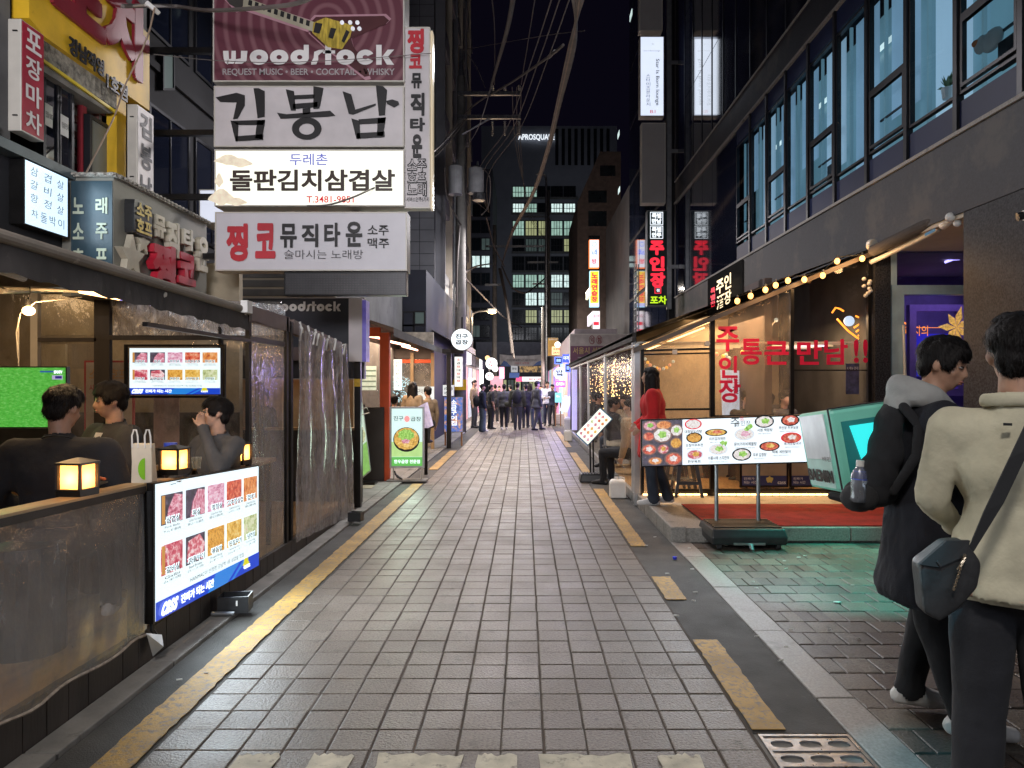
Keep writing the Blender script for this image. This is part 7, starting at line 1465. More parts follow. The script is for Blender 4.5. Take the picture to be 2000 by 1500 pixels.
diner('smiling woman resting her chin on her hand behind the red lettered glass', 1458, 850, 10.4, 178, .56, top='charcoal', hair='fringe', face=True, sk='skin_pale', vox=.013, arms=dict(eR=(.2,.2,.30), wR=(.03,.17,.56), hdR=(.0,.16,.66), eL=(-.22,.18,.3), wL=(-.05,.25,.35)))
diner('diner with dark hair blurred behind the left of the smiling woman', 1424, 855, 11.2, 90, .5, top='cream', hair='long'); diner('diner in black turned away right of the smiling woman', 1500, 853, 10.9, 80, .52, hair='short', bulk=1.1); diner('diner with a bare face beside the delivery box', 1532, 850, 10.9, 200, .55, hair='fringe', sk='skin_pale', top='grey_cloth')
for nm, px, Y, l_ in (('dining_table', 1210, 12.6, 'round drum table between the young man and the beige diner'), ('dining_table', 1158, 17.3, 'white table at the far end of the vinyl terrace'), ('dining_table', 1470, 10.0, 'low table in front of the smiling woman')):
    c = P(px, 0, Y); c.z = .0; c.x += .25; t = thing(nm, l_, 'table', (c.x, Y, .12)); q = MB(); q.cyl((c.x,Y,.78), (c.x,Y,.81), .33, n=24); q.build('table_top', M['alu'] if px < 1400 else M['oak'], t); q = MB(); q.cyl((c.x,Y,.13), (c.x,Y,.78), .05, n=12); q.build('pedestal', M['black_metal'], t)
ch = thing('folding_chair', 'steel folding chair under the young man in the varsity jacket', 'chair', P(1200, 905, 12.4)); c = P(1198,0,12.45); q = MB()
for sx in (-.16,.16): q = MB(); q.tube([(c.x-.18,12.45+sx,.10),(c.x+.2,12.45+sx,.55),(c.x+.24,12.45+sx,.9)], .012); q.tube([(c.x+.2,12.45+sx,.10),(c.x-.16,12.45+sx,.50)], .012); q.build('side_frame', M['alu'], ch)
q = MB(); q.box((c.x-.18,12.3,.48),(c.x+.18,12.62,.51)); q.build('seat', M['black_plastic'], ch)

# -------- hanging signs on the right
YB = 20.8
def lampbox(name, label, x0,y0,x1,y1,Y,face,case=M['cream_metal'],thick=.3): return sign_box(name, label, x0,y0,x1,y1,Y,face,thick,.02,case)
BL = mat('blank_sign_face', (.30,.285,.28), .45, var=.06)
lampbox('blank_sign', 'topmost blank grey sign of the right hanging column', 1249,-40,1294,60,YB,BL); lampbox('blank_sign', 'blank grey sign below the lit lounge sign', 1253,240,1300,397,YB,BL)
t, fr = lampbox('lounge_sign', 'pale lit lounge sign with small vertical lettering on the right', 1250,71,1297,227,YB,emat('pale_white_lit', (.74,.82,1), 1.05, .06, 2))
T_ = lambda s_, x0,y0,x1,y1,m_=M['dark_ink'],b=.0: text(t, s_, frY(x0,y0,x1,y1,YB-.01), 0,0,1,1, m_, b)
frr = frY(1279,115,1288,206,YB-.012); fr_rot = Fr(frr.at(0,1), frr.at(0,0), frr.at(1,1)); text(t, 'Star Is Born lounge', fr_rot, 0,0,1,1, M['dark_ink'], .01)
for i, c_ in enumerate('스타이즈본라운지'): T_(c_, 1262, 145+i*7.9, 1270, 151.5+i*7.9)
T_('B1', 1270,215,1280,221, M['red_ink']); T_('Star is Born lounge', 1258,98,1289,101); T_('★', 1270,82,1280,90, M['screen_dim'])
t, fr = lampbox('pocha_sign', 'black vertical sign with red neon letters and a yellow word on the right', 1264,411,1304,598,YB,mat('deep_green', (.008,.022,.022), .3),M['grey_metal'])
def T2(s_, x0,y0,x1,y1,m_,b=.05): text(t, s_, frY(x0,y0,x1,y1,YB-.012), 0,0,1,1, m_, b)
for (a, b) in (('특별한만남','414,439'),('특별한안주','441,466')):
    y0, y1 = map(int, b.split(',')); f_ = frY(1270,y0,1295,y1,YB-.012); q = MB(); frame_rect(q, f_, .016, .01, .002, .04,.04,.96,.96); q.build('neon_frame', M['white_emit'], t); text(t, a[:2], f_, .14,.53,.86,.90, M['white_emit'], .06); text(t, a[3:5], f_, .14,.10,.86,.47, M['white_emit'], .06)
T2('주',1270,471,1296,497,M['red_emit'],.055); T2('인',1270,502,1297,528,M['red_emit'],.055); T2('장',1271,533,1298,560,M['red_emit'],.055); 
f_ = frY(1280,562,1290,572,YB-.012); q = MB(); frame_rect(q, f_, .02, .01, .002); q.build('neon_frame', M['red_emit'], t); T2('점',1282,564,1288,570,M['white_emit'],.02); T2('포차',1270,578,1302,594,emat('lime_neon', (.55,.85,.02), 1.1),.03)
q = MB(); q.box((4.17, YB+.05, 3.8), (4.30, YB+.2, 13)); q.box((4.30, YB+.1, 5), (XB, YB+.15, 5.1)); q.box((4.30, YB+.1, 8.4), (XB, YB+.15, 8.5)); q.box((4.30, YB+.1, 11), (XB, YB+.15, 11.1)); solo(q, 'sign_bracket', M['grey_metal'], 'steel mast and arms holding the right column of signs', 'bracket')
area('lounge_sign_light', P(1274,150,YB-.1), (-90,0,0), .7, 8, (.8,.88,1), 2.2)
# neon blades on the brown building
YN = 33.
t, fr = lampbox('karaoke_neon', 'tall white and orange framed neon sign on the brown building', 1151,468,1170,523,YN,emat('white_blue_neon', (.85,.88,1), 1.2),emat('orange_edge', (1,.22,.04), 1.5))
text(t, '○', fr, .25,.75,.75,.92, M['blue_emit'], .0, .01); text(t, '노래', fr, .2,.45,.8,.66, M['blue_emit'], .03, .01); text(t, '방', fr, .25,.14,.75,.32, M['red_emit'], .03, .01)
t, fr = lampbox('practice_neon', 'tall yellow neon karaoke sign with red letters and rainbow edge', 1152,529,1170,599,YN,emat('yellow_neon_face', (1,.66,.04), 1.2),emat('aqua_edge', (.45,.85,1), 1.2))
for i, c_ in enumerate('노래연습장'): text(t, c_, fr, .2, .80-i*.165, .8, .94-i*.165, M['red_emit'], .05, .012)
q = MB(); plate(q, fr, 0,0,1,.1,.006); q.build('face', emat('pinkface', (.6,.6,1), 1.1), t)
t, fr = lampbox('white_blade', 'white lit vertical sign with pink patches below the neon signs', 1157,607,1172,654,YN,emat('pale_pink_face', (.92,.85,.92), 1.05))
for y0 in (.10,.40): q = MB(); plate(q, fr, .15,y0,.85,y0+.14,.01); q.build('patch', M['red_emit'], t)
text(t, '룸카페', fr, .15,.72,.85,.85, M['red_ink'], .0, .012)
for (a_, l_) in (((1144,565,1151,580),'small tilted yellow sign left of the neon'), ((1147,612,1156,632),'small tilted white sign left of the neon')):
    x0,y0,x1,y1 = a_; fr = Fr(P(x0,y1+6,YN), P(x1,y1-3,YN-.5), P(x0,y0+6,YN)); t2 = thing('tilted_sign', l_, 'sign', fr.at(.5,0)); q = MB(); plate(q, fr, thick=.1); q.build('face', emat('tilt_face', (.9,.85,.6) if 'yellow' in l_ else (.85,.8,.9), .9), t2)
# billboard at end of the right terrace
YQ = 22.7
t, fr = lampbox('restaurant_billboard', 'purple and cream restaurant billboard above the end of the right terrace', 1113,652,1230,718,YQ,mat('purple_board', (.16,.05,.10), .5)); q = MB(); plate(q, fr, 0,.64,1,1,.004); q.build('cream_band', mat('board_cream', (.42,.36,.34), .5), t)
text(t, '서울시 선정', fr, .05,.40,.55,.60, mat('board_gold', (.5,.34,.14), .5), .02); text(t, '익', fr, .345,.74,.40,.90, M['dark_red'], .03); text(t, '힘', fr, .46,.74,.52,.90, M['dark_red'], .03); text(t, '공주밤막걸리', fr, .12,.12,.75,.32, M['text_grey'], .02)
for cx in (.37, .49): q = MB(); n = 24; oo = [fr.at(cx+.05*math.cos(a), .82+.13*math.sin(a), .01) for a in [2*math.pi*i/n for i in range(n)]]; ii = [fr.at(cx+.043*math.cos(a), .82+.108*math.sin(a), .01) for a in [2*math.pi*i/n for i in range(n)]]; q.add(oo+ii, [(i,(i+1)%n,n+(i+1)%n,n+i) for i in range(n)]); q.build('ring', M['dark_red'], t)
# drain, litter
dr = struct(strip('drain_frame', M['concrete'], 1.032, 1.456, 1.0, 3.215, -.05, -.008, 3)); 
def grate(x0, x1, y0, y1, z, nx, rows):
    q = MB(); cw_ = (x1-x0)/nx; ch_ = (y1-y0)/rows; n = 20
    for r_ in range(rows):
        for c_ in range(nx):
            cx, cy = x0+cw_*(c_+.5), y0+ch_*(r_+.5); e = []; rct = []; lo = []
            for i in range(n):
                a = 2*math.pi*i/n; ox, oy = math.cos(a)*cw_*.37, math.sin(a)*ch_*.25; ox = max(-cw_*.37, min(cw_*.37, ox*1.15)); e.append(Vector((cx+ox, cy+oy, z)))
                k = min((cw_/2)/max(abs(math.cos(a)),1e-6), (ch_/2)/max(abs(math.sin(a)),1e-6)); rct.append(Vector((cx+math.cos(a)*k, cy+math.sin(a)*k, z))); lo.append(Vector((cx+ox*.94, cy+oy*.9, z-.02)))
            # push to the corners
            q.add(rct+e+lo, [(i,(i+1)%n,n+(i+1)%n,n+i) for i in range(n)]+[(n+i,n+(i+1)%n,2*n+(i+1)%n,2*n+i) for i in range(n)])
            for sx in (-1,1):
                for sy in (-1,1):
                    pts = sorted([p for p in rct if (p.x-cx)*sx > cw_*.2 and (p.y-cy)*sy > ch_*.2], key=lambda p: -(p.x-cx)*sx)
                    cor = Vector((cx+sx*cw_/2, cy+sy*ch_/2, z))
                    for p0, p1 in zip(pts, pts[1:]): q.add([cor, p0, p1], [(0,1,2)])
        q.box((x0, y0+ch_*r_-.003, z), (x1, y0+ch_*r_+.003, z+.004))
    return q
gt = thing('drain_grate', 'steel drain grate with rows of oval slots at the kerb corner', 'drain grate', (1.24, 2.7, -.03)); q = grate(1.06, 1.435, 2.05, 3.17, .002, 3, 9); q.build('grating', M['steel'], gt, recalc=False)
q = MB(); q.box((1.045,2.0,-.03),(1.059,3.19,.006)); q.box((1.436,2.0,-.03),(1.45,3.19,.006)); q.box((1.059,3.171,-.03),(1.436,3.19,.006)); q.build('grate_frame', M['steel'], gt); q = MB(); q.box((1.06,2.0,-.045),(1.435,3.17,-.035)); q.build('pit', M['rubber'], gt)
CG = 'cigarette butts scattered by the right kerb'; RB = random.Random(11)
for px, py in ((1262,1067),(1279,1050),(1303,1122),(1352,1113),(1358,1158),(1355,1175),(1321,1204),(1478,1245),(1525,1292),(1545,1231),(1620,1231),(1676,1250),(1470,1138),(1477,1150),(1600,1141),(1572,1087),(1560,1090),(1532,1097),(1636,1178),(1708,1041),(1535,1266),(402,1317),(350,1330),(1346,1072),(1535,1112),(1665,1145)):
    p = G(px, py); a = RB.uniform(-.5,.5); d = Vector((math.cos(a),math.sin(a),0))*.018*RB.uniform(.6,1.1); q = MB(); q.cyl(p-d+Vector((0,0,.008)), p+d+Vector((0,0,.008)), .0042, n=8); solo(q, 'cigarette_butt', M['white_plastic'], 'white cigarette butt lying on the paving by the kerb' if px > 1000 else 'white cigarette butt lying by the left yellow line', 'cigarette butt', CG if px > 1000 else 'cigarette butts by the left line')
p = G(1318, 1093); t = MB(); t.cyl(p+Vector((0,0,.004)), p+Vector((0,0,.026)), .018, .02, 14); solo(t, 'bottle_cap', mat('cap_blue', (.02,.04,.5), .4), 'small blue bottle cap lying on the asphalt gutter', 'bottle cap')
t = MB(); p = G(1635,1178); t.ball(p+Vector((0,0,.006)), (.03,.02,.008), 8, 5); solo(t, 'paper_scrap', M['white_plastic'], 'crumpled white paper scrap on the side paving', 'paper scrap')
# ============================================================ orange tent terrace and lane beyond
OR = mat('orange_tarp', (.72,.10,.02), .6, var=.12)
ot = thing('orange_tent', 'orange edged vinyl dining tent on the left beyond the sign stack', 'tent', (-2.6, 14, 0)); XO = -2.24
a, b = P(743,0,11.6), P(761,0,11.6)
q = MB(); q.box((a.x, 11.55, .02), (b.x, 11.68, P(0,650,11.6).z)); q.build('corner_post', OR, ot)
q = MB(); q.box((P(700,0,11.6).x, 11.56, P(0,657,11.6).z), (a.x, 11.64, P(0,640,11.6).z)); q.build('top_hem', OR, ot)
q = MB(); q.quad(P(690,795,11.62), P(743,795,11.62), P(743,657,11.62), P(690,657,11.62)); q.build('vinyl_panel', M['vinyl'], ot)
q = MB(); q.box((P(712,0,11.6).x, 11.5, .02), (P(752,0,11.6).x, 11.54, P(0,795,11.6).z)); q.build('low_panel', mat('brown_low_panel', (.05,.042,.038), .6), ot)
q = MB(); q.box((-3.9, 11.62, .02), (P(712,0,11.6).x, 11.66, P(0,790,11.6).z)); q.build('low_panel', bpy.data.materials['brown_low_panel'], ot)
q = MB(); q.add([(XO+.12,11.5,2.50),(XO+.12,20,2.50),(-3.7,20,3.0),(-3.7,11.5,3.0),(XO+.12,11.5,2.36),(XO+.12,20,2.38)], [(0,1,2,3),(0,1,5,4)]); q.build('roof', M['fabric'], ot)
q = MB(); q.box((-3.6,17.3,P(0,709,17.3).z),(XO-.02,17.36,P(0,702,17.3).z)); q.build('rear_hem', OR, ot)
q = MB(); q.box((-3.6,17.3,P(0,702,17.3).z+.02),(XO-.02,17.36,P(0,690,17.3).z+.1)); q.build('rear_board', mat('grey_tarp', (.12,.10,.09), .8), ot)
for px in (845, 805): a = P(px,0,17.25); q = MB(); q.box((a.x-.04, 17.22, .02), (a.x+.04, 17.28, 2.35)); q.build('post', mat('tan_post', (.30,.20,.10), .5), ot)
q = MB(); q.quad((-3.6,17.33,.1),(XO,17.33,.1),(XO,17.33,2.2),(-3.6,17.33,2.2)); q.build('vinyl_panel', M['vinyl'], ot)
q = MB(); q.box((-3.72,11.6,.02),(-3.68,20,3)); q.build('side_wall', mat('tent_wall', (.36,.24,.14), .8), ot)
q = MB(); q.box((-4.2,17.9,.02),(-2.3,18.0,2.9)); q.build('back_wall', mat('tent_back', (.50,.44,.36), .8, var=.5, vs=5), ot)
for (x0,y0,x1,y1,Y) in ((757,666,800,676,14),(786,676,815,684,15.5)): q = MB(); q.cyl(P(x0,y0,Y), P(x1,y1,Y+1.5), .02); q.build('tube_lamp', emat('salmon_tube', (1,.45,.30), 7), ot)
q = MB(); q.cyl(P(712,655,11.8), P(745,661,11.8), .02); q.build('tube_lamp', bpy.data.materials['salmon_tube'], ot)
area('tent_light', (-2.95, 14.6, 2.45), (0,0,0), 1.0, 210, (1,.72,.50), 4.5)
fr = frY(767,702,785,762,17.1); t = thing('wall_menu', 'white vertical paper menu hanging in the orange tent', 'menu', fr.at(.5,0)); q = MB(); plate(q, fr); q.build('face', emat('paper_lit', (.85,.90,.86), .9), t)
for i in range(7): text(t, '곱창대창'[i % 4], fr, .3,.86-i*.125,.7,.94-i*.125, M['black_ink'], .0)
fr = frY(800,755,848,790,17.2); t = thing('wall_menu', 'pale wide menu sheet behind the seated diners in the orange tent', 'menu', fr.at(.5,0)); q = MB(); plate(q, fr); q.build('face', emat('paper_dim', (.62,.70,.72), .8, .4, 8), t); text(t, '곱창구이 전골', fr, .1,.6,.8,.85, M['black_ink'], .0)
fr = frY(692,715,735,762,13.5); t = thing('wall_menu', 'pale green striped menu behind the left tent vinyl', 'menu', fr.at(.5,0)); q = MB(); plate(q, fr); q.build('face', emat('mint_lit', (.68,.80,.66), .8), t)
q = MB()
for i in range(4): plate(q, fr, .02,.12+i*.22,.98,.18+i*.22,.004)
q.build('line', emat('line_green', (.20,.30,.22), .5), t)
q = MB(); RG = random.Random(2)
for i in range(230): p = P(RG.uniform(757,800), RG.uniform(735,785), 17.0); q.ball(p, (.018,.01,.010), 5, 3)
o = q.build('bead_lights', emat('bead', (.35,.55,.62), 1.4), ot); o['kind'] = 'stuff'
person('woman with long dark hair and tan top seated in the orange tent', P(806,0,15.0).x, 15.0, .72, RAD(-20), 1.66, .018, 'tan_cloth', 'charcoal', hair='long', sit=True, group='diners in the orange tent'); person('diner with dark hair and tan coat at the tent opening', P(836,0,15.6).x, 15.6, .62, RAD(40), 1.66, .018, 'tan_cloth', 'charcoal', hair='fringe', sit=True, group='diners in the orange tent')
person('diner in cream knit with fair cap seated low in the orange tent', P(770,0,13.8).x, 13.8, .50, RAD(0), 1.6, .018, 'cream', 'cream', hair='crop', sit=True, group='diners in the orange tent')
# standing lit sign with hot pot
Ya = G(795, 942).y
t = thing('standing_sign', 'pale blue and green lit standing sign with a hot pot picture', 'standing sign', G(795, 942)); fr = frY(765,798,825,910,Ya)
q = MB(); plate(q, fr, d=-.005, thick=.14); q.build('case', M['alu'], t); q = MB(); frame_rect(q, fr, .03, .05, .012); q.build('frame', M['alu'], t)
q = MB(); plate(q, fr, thick=.003); q.build('face', emat('sky_lit', (.66,.88,.86), .95), t); q = MB(); plate(q, fr, 0,.16,1,.42,.002); q.build('grass', emat('grass_face', (.52,.80,.30), .9, .3, 14), t); q = MB(); plate(q, fr, 0,0,1,.155,.003); q.build('green_band', emat('green_band', (.13,.50,.10), .85), t)
q = MB(); disc(q, fr, .48,.46,.43,.215,.004,26); q.build('pot', M['black_ink'], t); q = MB(); disc(q, fr, .48,.475,.40,.19,.006,26,.03); q.build('broth', FD[8], t); q = MB(); disc(q, fr, .47,.54,.26,.10,.008,18,.12); q.build('greens', FD[10], t); q = MB(); disc(q, fr, .46,.43,.14,.04,.009,12,.2); q.build('meat', FD[1], t)
text(t, '진구', fr, .06,.79,.38,.87, M['black_ink'], .01, .006); text(t, '곱창', fr, .62,.78,.96,.86, M['black_ink'], .01, .006); q = MB(); disc(q, fr, .5,.82,.09,.055,.006); q.build('logo', emat('pink_logo', (.95,.35,.35), .9), t); text(t, '한우곱창 전문점', fr, .08,.045,.92,.11, M['white_emit'], .02, .006)
for px in (768, 823): a = P(px, 0, Ya); q = MB(); q.box((a.x-.012, Ya+.02, .04), (a.x+.012, Ya+.05, P(0,910,Ya).z)); q.build('leg', M['cream_metal'], t)
a, b = P(757,0,Ya), P(834,0,Ya); q = MB(); q.box((a.x, Ya-.12, .02), (b.x, Ya+.16, .045)); q.build('base', M['concrete'], t); q = MB(); q.tube([P(770,920,Ya-.02), P(776,932,Ya-.05), P(785,936,Ya-.06), P(772,926,Ya)], .014); q.build('cord', M['black_plastic'], t)
area('standing_sign_light', fr.at(.5,.5,.06), (-90,0,0), .45, 9, (.75,1,.8), .8)
# tilted display beside it
fr = Fr(P(826,840,12.4), P(843,832,12.2), P(815,795,12.4)); t = thing('tilted_display', 'small tilted food display behind the hot pot sign', 'display', G(832, 915)); q = MB(); plate(q, fr, thick=.04); q.build('face', emat('lilac_lit', (.72,.62,.80), .85, .5, 14), t); q = MB(); q.cyl(P(832,836,12.3), (P(832,0,12.3).x, 12.3, .02), .03); q.build('pole', M['black_metal'], t)
# black post with round lit sign
Yp = 17.7; a = P(877,0,Yp); t = thing('sign_post', 'square black post beside the round white lit sign', 'post', (a.x, Yp, 0)); q = MB(); q.box((a.x-.055,Yp-.055,-.02),(a.x+.055,Yp+.055,P(0,688,Yp).z)); q.build('post', M['black_metal'], t); q = MB(); q.box((P(864,0,Yp).x, Yp-.05, P(0,690,Yp).z), (P(905,0,Yp).x, Yp+.3, P(0,682,Yp).z)); q.build('cap_bar', M['fabric'], t)
def round_sign(label, px, py, r, Y, face, lines=(), ink=None):
    c = P(px, py, Y); R_ = r*Y/F; t = thing('round_sign', label, 'sign', c-Vector((0,0,R_))); q = MB(); q.cyl(c, c+Vector((0,.14,0)), R_*1.03, n=36); q.build('case', M['cream_metal'], t); q = MB(); q.cyl(c-Vector((0,.006,0)), c+Vector((0,.002,0)), R_, n=36); q.build('face', face, t)
    n = len(lines); f = Fr(c+Vector((-R_,-.01,-R_)), c+Vector((R_,-.01,-R_)), c+Vector((-R_,-.01,R_)))
    for i, l in enumerate(lines): text(t, l, f, .2, .78-(i+1)*.56/n+.04, .8, .78-i*.56/n-.02, ink or M['black_ink'], .035)
    q = MB(); q.cyl(c+Vector((0,.07,R_)), c+Vector((0,.07,R_+.3)), .02); q.build('hanger', M['black_metal'], t); return t
RW = emat('round_white', (.86,.95,1), 1.25)
round_sign('large round white sign with two lines of black script on the left', 902, 663, 20.5, 17.4, RW, ('진구','곱창'))
area('round_sign_light', P(902,663,17.2), (-90,0,0), .5, 8, (.85,.93,1), .5)
round_sign('second round white lit sign further down the left side', 960, 710, 11, 30, RW, ('삼다','도'), M['red_ink']); round_sign('small round white sign with red script near the crowd', 956, 735, 7.5, 30, RW, ('한잔',), M['red_ink']); round_sign('tiny round lit sign beside the second round sign', 967, 720, 6, 36, RW, ())
round_sign('small round orange lit sign above the far round signs', 952, 699, 4.5, 36, emat('round_orange', (1,.62,.25), 1.5), ())
def simple_sign(name, label, x0,y0,x1,y1,Y,face,txts=(),thick=.12,z0=None):
    fr = frY(x0,y0,x1,y1,Y); t = thing(name, label, 'sign', fr.at(.5,0)); q = MB(); plate(q, fr, -.02,-.01,1.02,1.01,-.004,thick); q.build('case', M['grey_metal'], t); q = MB(); plate(q, fr, thick=.003); q.build('face', face, t)
    for s_, a, b, c, d, m_ in txts: text(t, s_, fr, a, b, c, d, m_, .02, .006)
    if z0 is not None: q = MB(); q.box((fr.O.x, Y+.02, z0), (fr.O.x+.04, Y+.06, fr.O.z)); e = fr.O+fr.U; q.box((e.x-.04, Y+.02, z0), (e.x, Y+.06, fr.O.z)); q.build('leg', mat('rust_leg', (.28,.13,.05), .6), t)
    return t
PW = emat('paper_white', (.92,.93,.86), 1.1)
simple_sign('vertical_menu_sign', 'tall white lit sign with red and green words by the black post', 888,697,903,755,18.6,PW,[(c,.25,.87-i*.12,.75,.95-i*.12,(M['red_ink'],M['black_ink'])[i % 2]) for i, c in enumerate('소곱창대창막창')])
simple_sign('menu_sheet', 'small pale menu sheets beside the black post', 865,752,886,773,18.8,emat('sheet_lit', (.85,.88,.88), .9),[('곱창',.1,.55,.45,.8,M['black_ink']),('대창',.1,.1,.45,.4,M['black_ink']),('막창',.6,.5,.95,.8,M['black_ink'])])
t = simple_sign('standing_sign', 'standing sign with a blue night food picture and white words', 868,776,903,843,18.2,food('blue_fire_print', [(.36,(.01,.04,.25)), (.5,(.05,.18,.62)), (.58,(.6,.25,.1)), (.7,(.9,.7,.5))], 7, .95),[(c,.36,.80-i*.155,.68,.93-i*.155,M['white_emit']) for i, c in enumerate('소금구이집')], .1, .01)
t = thing('shop_row', 'row of small lit shops on the left behind the crowd', 'shops', (-2.6, 26, 0)); q = MB(); q.box((-3.1,24.2,0),(-2.35,40,2.9)); q.build('front', mat('shop_front_wall', (.30,.27,.25), .6), t)
for k in range(6):
    q = MB(); y = 24.6+k*2.5; q.box((-2.36,y,.2),(-2.33,y+1.9,2.3)); q.build('window', emat('shop_glow', [(.75,.70,.62),(.9,.42,.5),(.65,.72,.85)][k % 3], .8, .6, 1.6), t)
    q = MB(); q.box((-2.42,y,2.4),(-2.2,y+2.3,2.85)); q.build('fascia', [M['black_metal'], emat('fascia_lit', (.85,.86,.9), .9), M['navy']][k % 3], t)
simple_sign('pink_sign', 'pink and white vertical lit sign behind the crowd on the left', 975,717,985,740,38,emat('pink_lit', (1,.40,.62), 1.2),[('술',.2,.55,.8,.9,M['white_emit']),('집',.2,.1,.8,.45,M['white_emit'])])
simple_sign('door_light_panel', 'bright narrow white door panel beside the leaning man', 937,722,944,765,29,emat('door_white', (1,.97,.92), 1.5)); simple_sign('pink_window_sign', 'pinkish lit shop window sign at the back left of the crowd', 958,735,982,765,42,emat('pink_window', (.95,.42,.52), .9, .4, 3))
simple_sign('yellow_lit_sign', 'tilted yellow and white lit sign on the tiled building', 866,601,882,618,26,emat('yellow_white', (.9,.95,.5), 1.2),[('Y',.3,.3,.7,.7,M['red_ink'])])
# utility pole with crossarms and transformers
Yu = 23.6; xu = P(899,0,Yu).x
up = thing('utility_pole', 'concrete utility pole with crossarms and two transformers on the left', 'utility pole', (xu, Yu, 0)); q = MB(); q.cyl((xu,Yu,0),(xu+.03,Yu,P(0,150,Yu).z),.20,.13,16); q.build('shaft', M['pole'], up, smooth=True); q = MB(); q.cyl((xu+.03,Yu,P(0,150,Yu).z),(xu+.03,Yu,P(0,96,Yu).z),.10,.05,12); q.build('tip', M['steel'], up)
for y_ in (183, 229):
    a, b = P(895,y_,Yu-.2), P(1017,y_,Yu-.2); q = MB(); q.box((a.x,Yu-.26,a.z-.06),(b.x,Yu-.16,a.z+.06)); q.build('crossarm', M['steel'], up)
    for px in (962, 986, 1014):
        q = MB(); c = P(px, y_, Yu-.2)
        if y_ == 183:
            for k in range(4): q.cyl(c+Vector((0,0,.06+k*.06)), c+Vector((0,0,.10+k*.06)), .05, .03, 10)
        else:
            for k in range(7): q.cyl(c-Vector((0,0,.14+k*.07)), c-Vector((0,0,.18+k*.07)), .055, .03, 10)
        q.build('insulator', M['grey_metal'], up)
q = MB(); q.cyl(P(903,262,Yu-.2), P(958,231,Yu-.2), .03); q.build('brace', M['steel'], up)
for x0,x1,y0,y1 in ((876,903,326,380),(915,945,330,378)):
    c0, c1 = P((x0+x1)/2,y1,Yu-.3), P((x0+x1)/2,y0,Yu-.3); R_ = (x1-x0)/2*Yu/F; q = MB(); q.cyl(c0, c1, R_, n=20); q.build('transformer', mat('transformer_grey', (.34,.34,.35), .4), up, smooth=False)
    q = MB(); q.cyl(c1, c1+Vector((0,0,.07)), R_*.9, R_*.6, 16); q.cyl(c1+Vector((.05,0,.07)), c1+Vector((.05,0,.25)), .05, .03, 8); q.build('transformer_lid', M['grey_metal'], up)
q = MB(); c0 = P(935,392,Yu-.3); q.cyl(c0, c0+Vector((0,0,.25)), .2, n=14); q.build('transformer', M['steel'], up)
q = MB(); q.box((xu-.22,Yu-.24,1.4),(xu+.22,Yu-.20,1.75)); q.build('notice_band', M['yellow_sign'], up); q = MB(); q.tube([(xu-.19,Yu-.15,0),(xu-.2,Yu-.15,4),(xu-.16,Yu-.15,8)], .03); q.build('conduit', M['grey_metal'], up)
def pole(label, px, Y, top_y, r=.15, arms=()):
    x_ = P(px,0,Y).x; t = thing('utility_pole', label, 'utility pole', (x_,Y,0)); q = MB(); q.cyl((x_,Y,0),(x_,Y,P(0,top_y,Y).z),r,r*.65,12); q.build('shaft', M['pole'], t, smooth=True)
    for (x0, x1, y_) in arms: a, b = P(x0,y_,Y), P(x1,y_,Y); q = MB(); q.box((a.x,Y-.2,a.z-.06),(b.x,Y-.12,a.z+.06)); q.build('crossarm', M['steel'], t)
    return t
pole('far utility pole left of the banner', 966, 44, 440, .17, ((948,1062,482),(948,985,557)))
pole('tall far utility pole in front of the office tower', 1070, 50, 372, .22, ((1010,1074,424),(1030,1090,513),(1040,1072,555)))
pole('thin utility pole beside the yellow shop sign', 1060, 36, 600, .10)
# street lamps
t = thing('street_lamp', 'warm lit street lamp on a curved arm behind the utility pole', 'street lamp', (P(921,0,34).x, 34, 0)); q = MB(); q.cyl((P(921,0,34).x,34,0),(P(921,0,34).x,34,P(0,620,34).z),.07); q.tube([P(921,622,34),P(924,612,34),P(935,608,34),P(952,607,34)],.05); q.build('pole', M['steel'], t); q = MB(); a = P(953,606,34); q.box(a-Vector((0,.15,.05)), P(970,606,34)+Vector((0,.15,.06))); q.build('head', M['grey_metal'], t); q = MB(); q.ball(P(961,610,34), (.20,.12,.07), 12, 8); q.build('lamp_glass', emat('sodium', (1,.66,.30), 16), t)
point('street_and_fill_light', P(961,616,33.7), 160, (1,.72,.42), .15)
t = thing('street_lamp', 'unlit grey street lamp with curved arm in front of the office tower', 'street lamp', (P(1068,0,46).x, 46, 0)); q = MB(); q.cyl((P(1067,0,46).x,46,9),(P(1067,0,46).x,46,P(0,352,46).z),.10,.07); q.tube([P(1067,352,46),P(1065,343,46),P(1058,340,46),P(1047,340,46)],.07); q.cyl((P(1067,0,46).x,46,0),(P(1067,0,46).x,46,9),.12); q.build('pole', M['steel'], t)
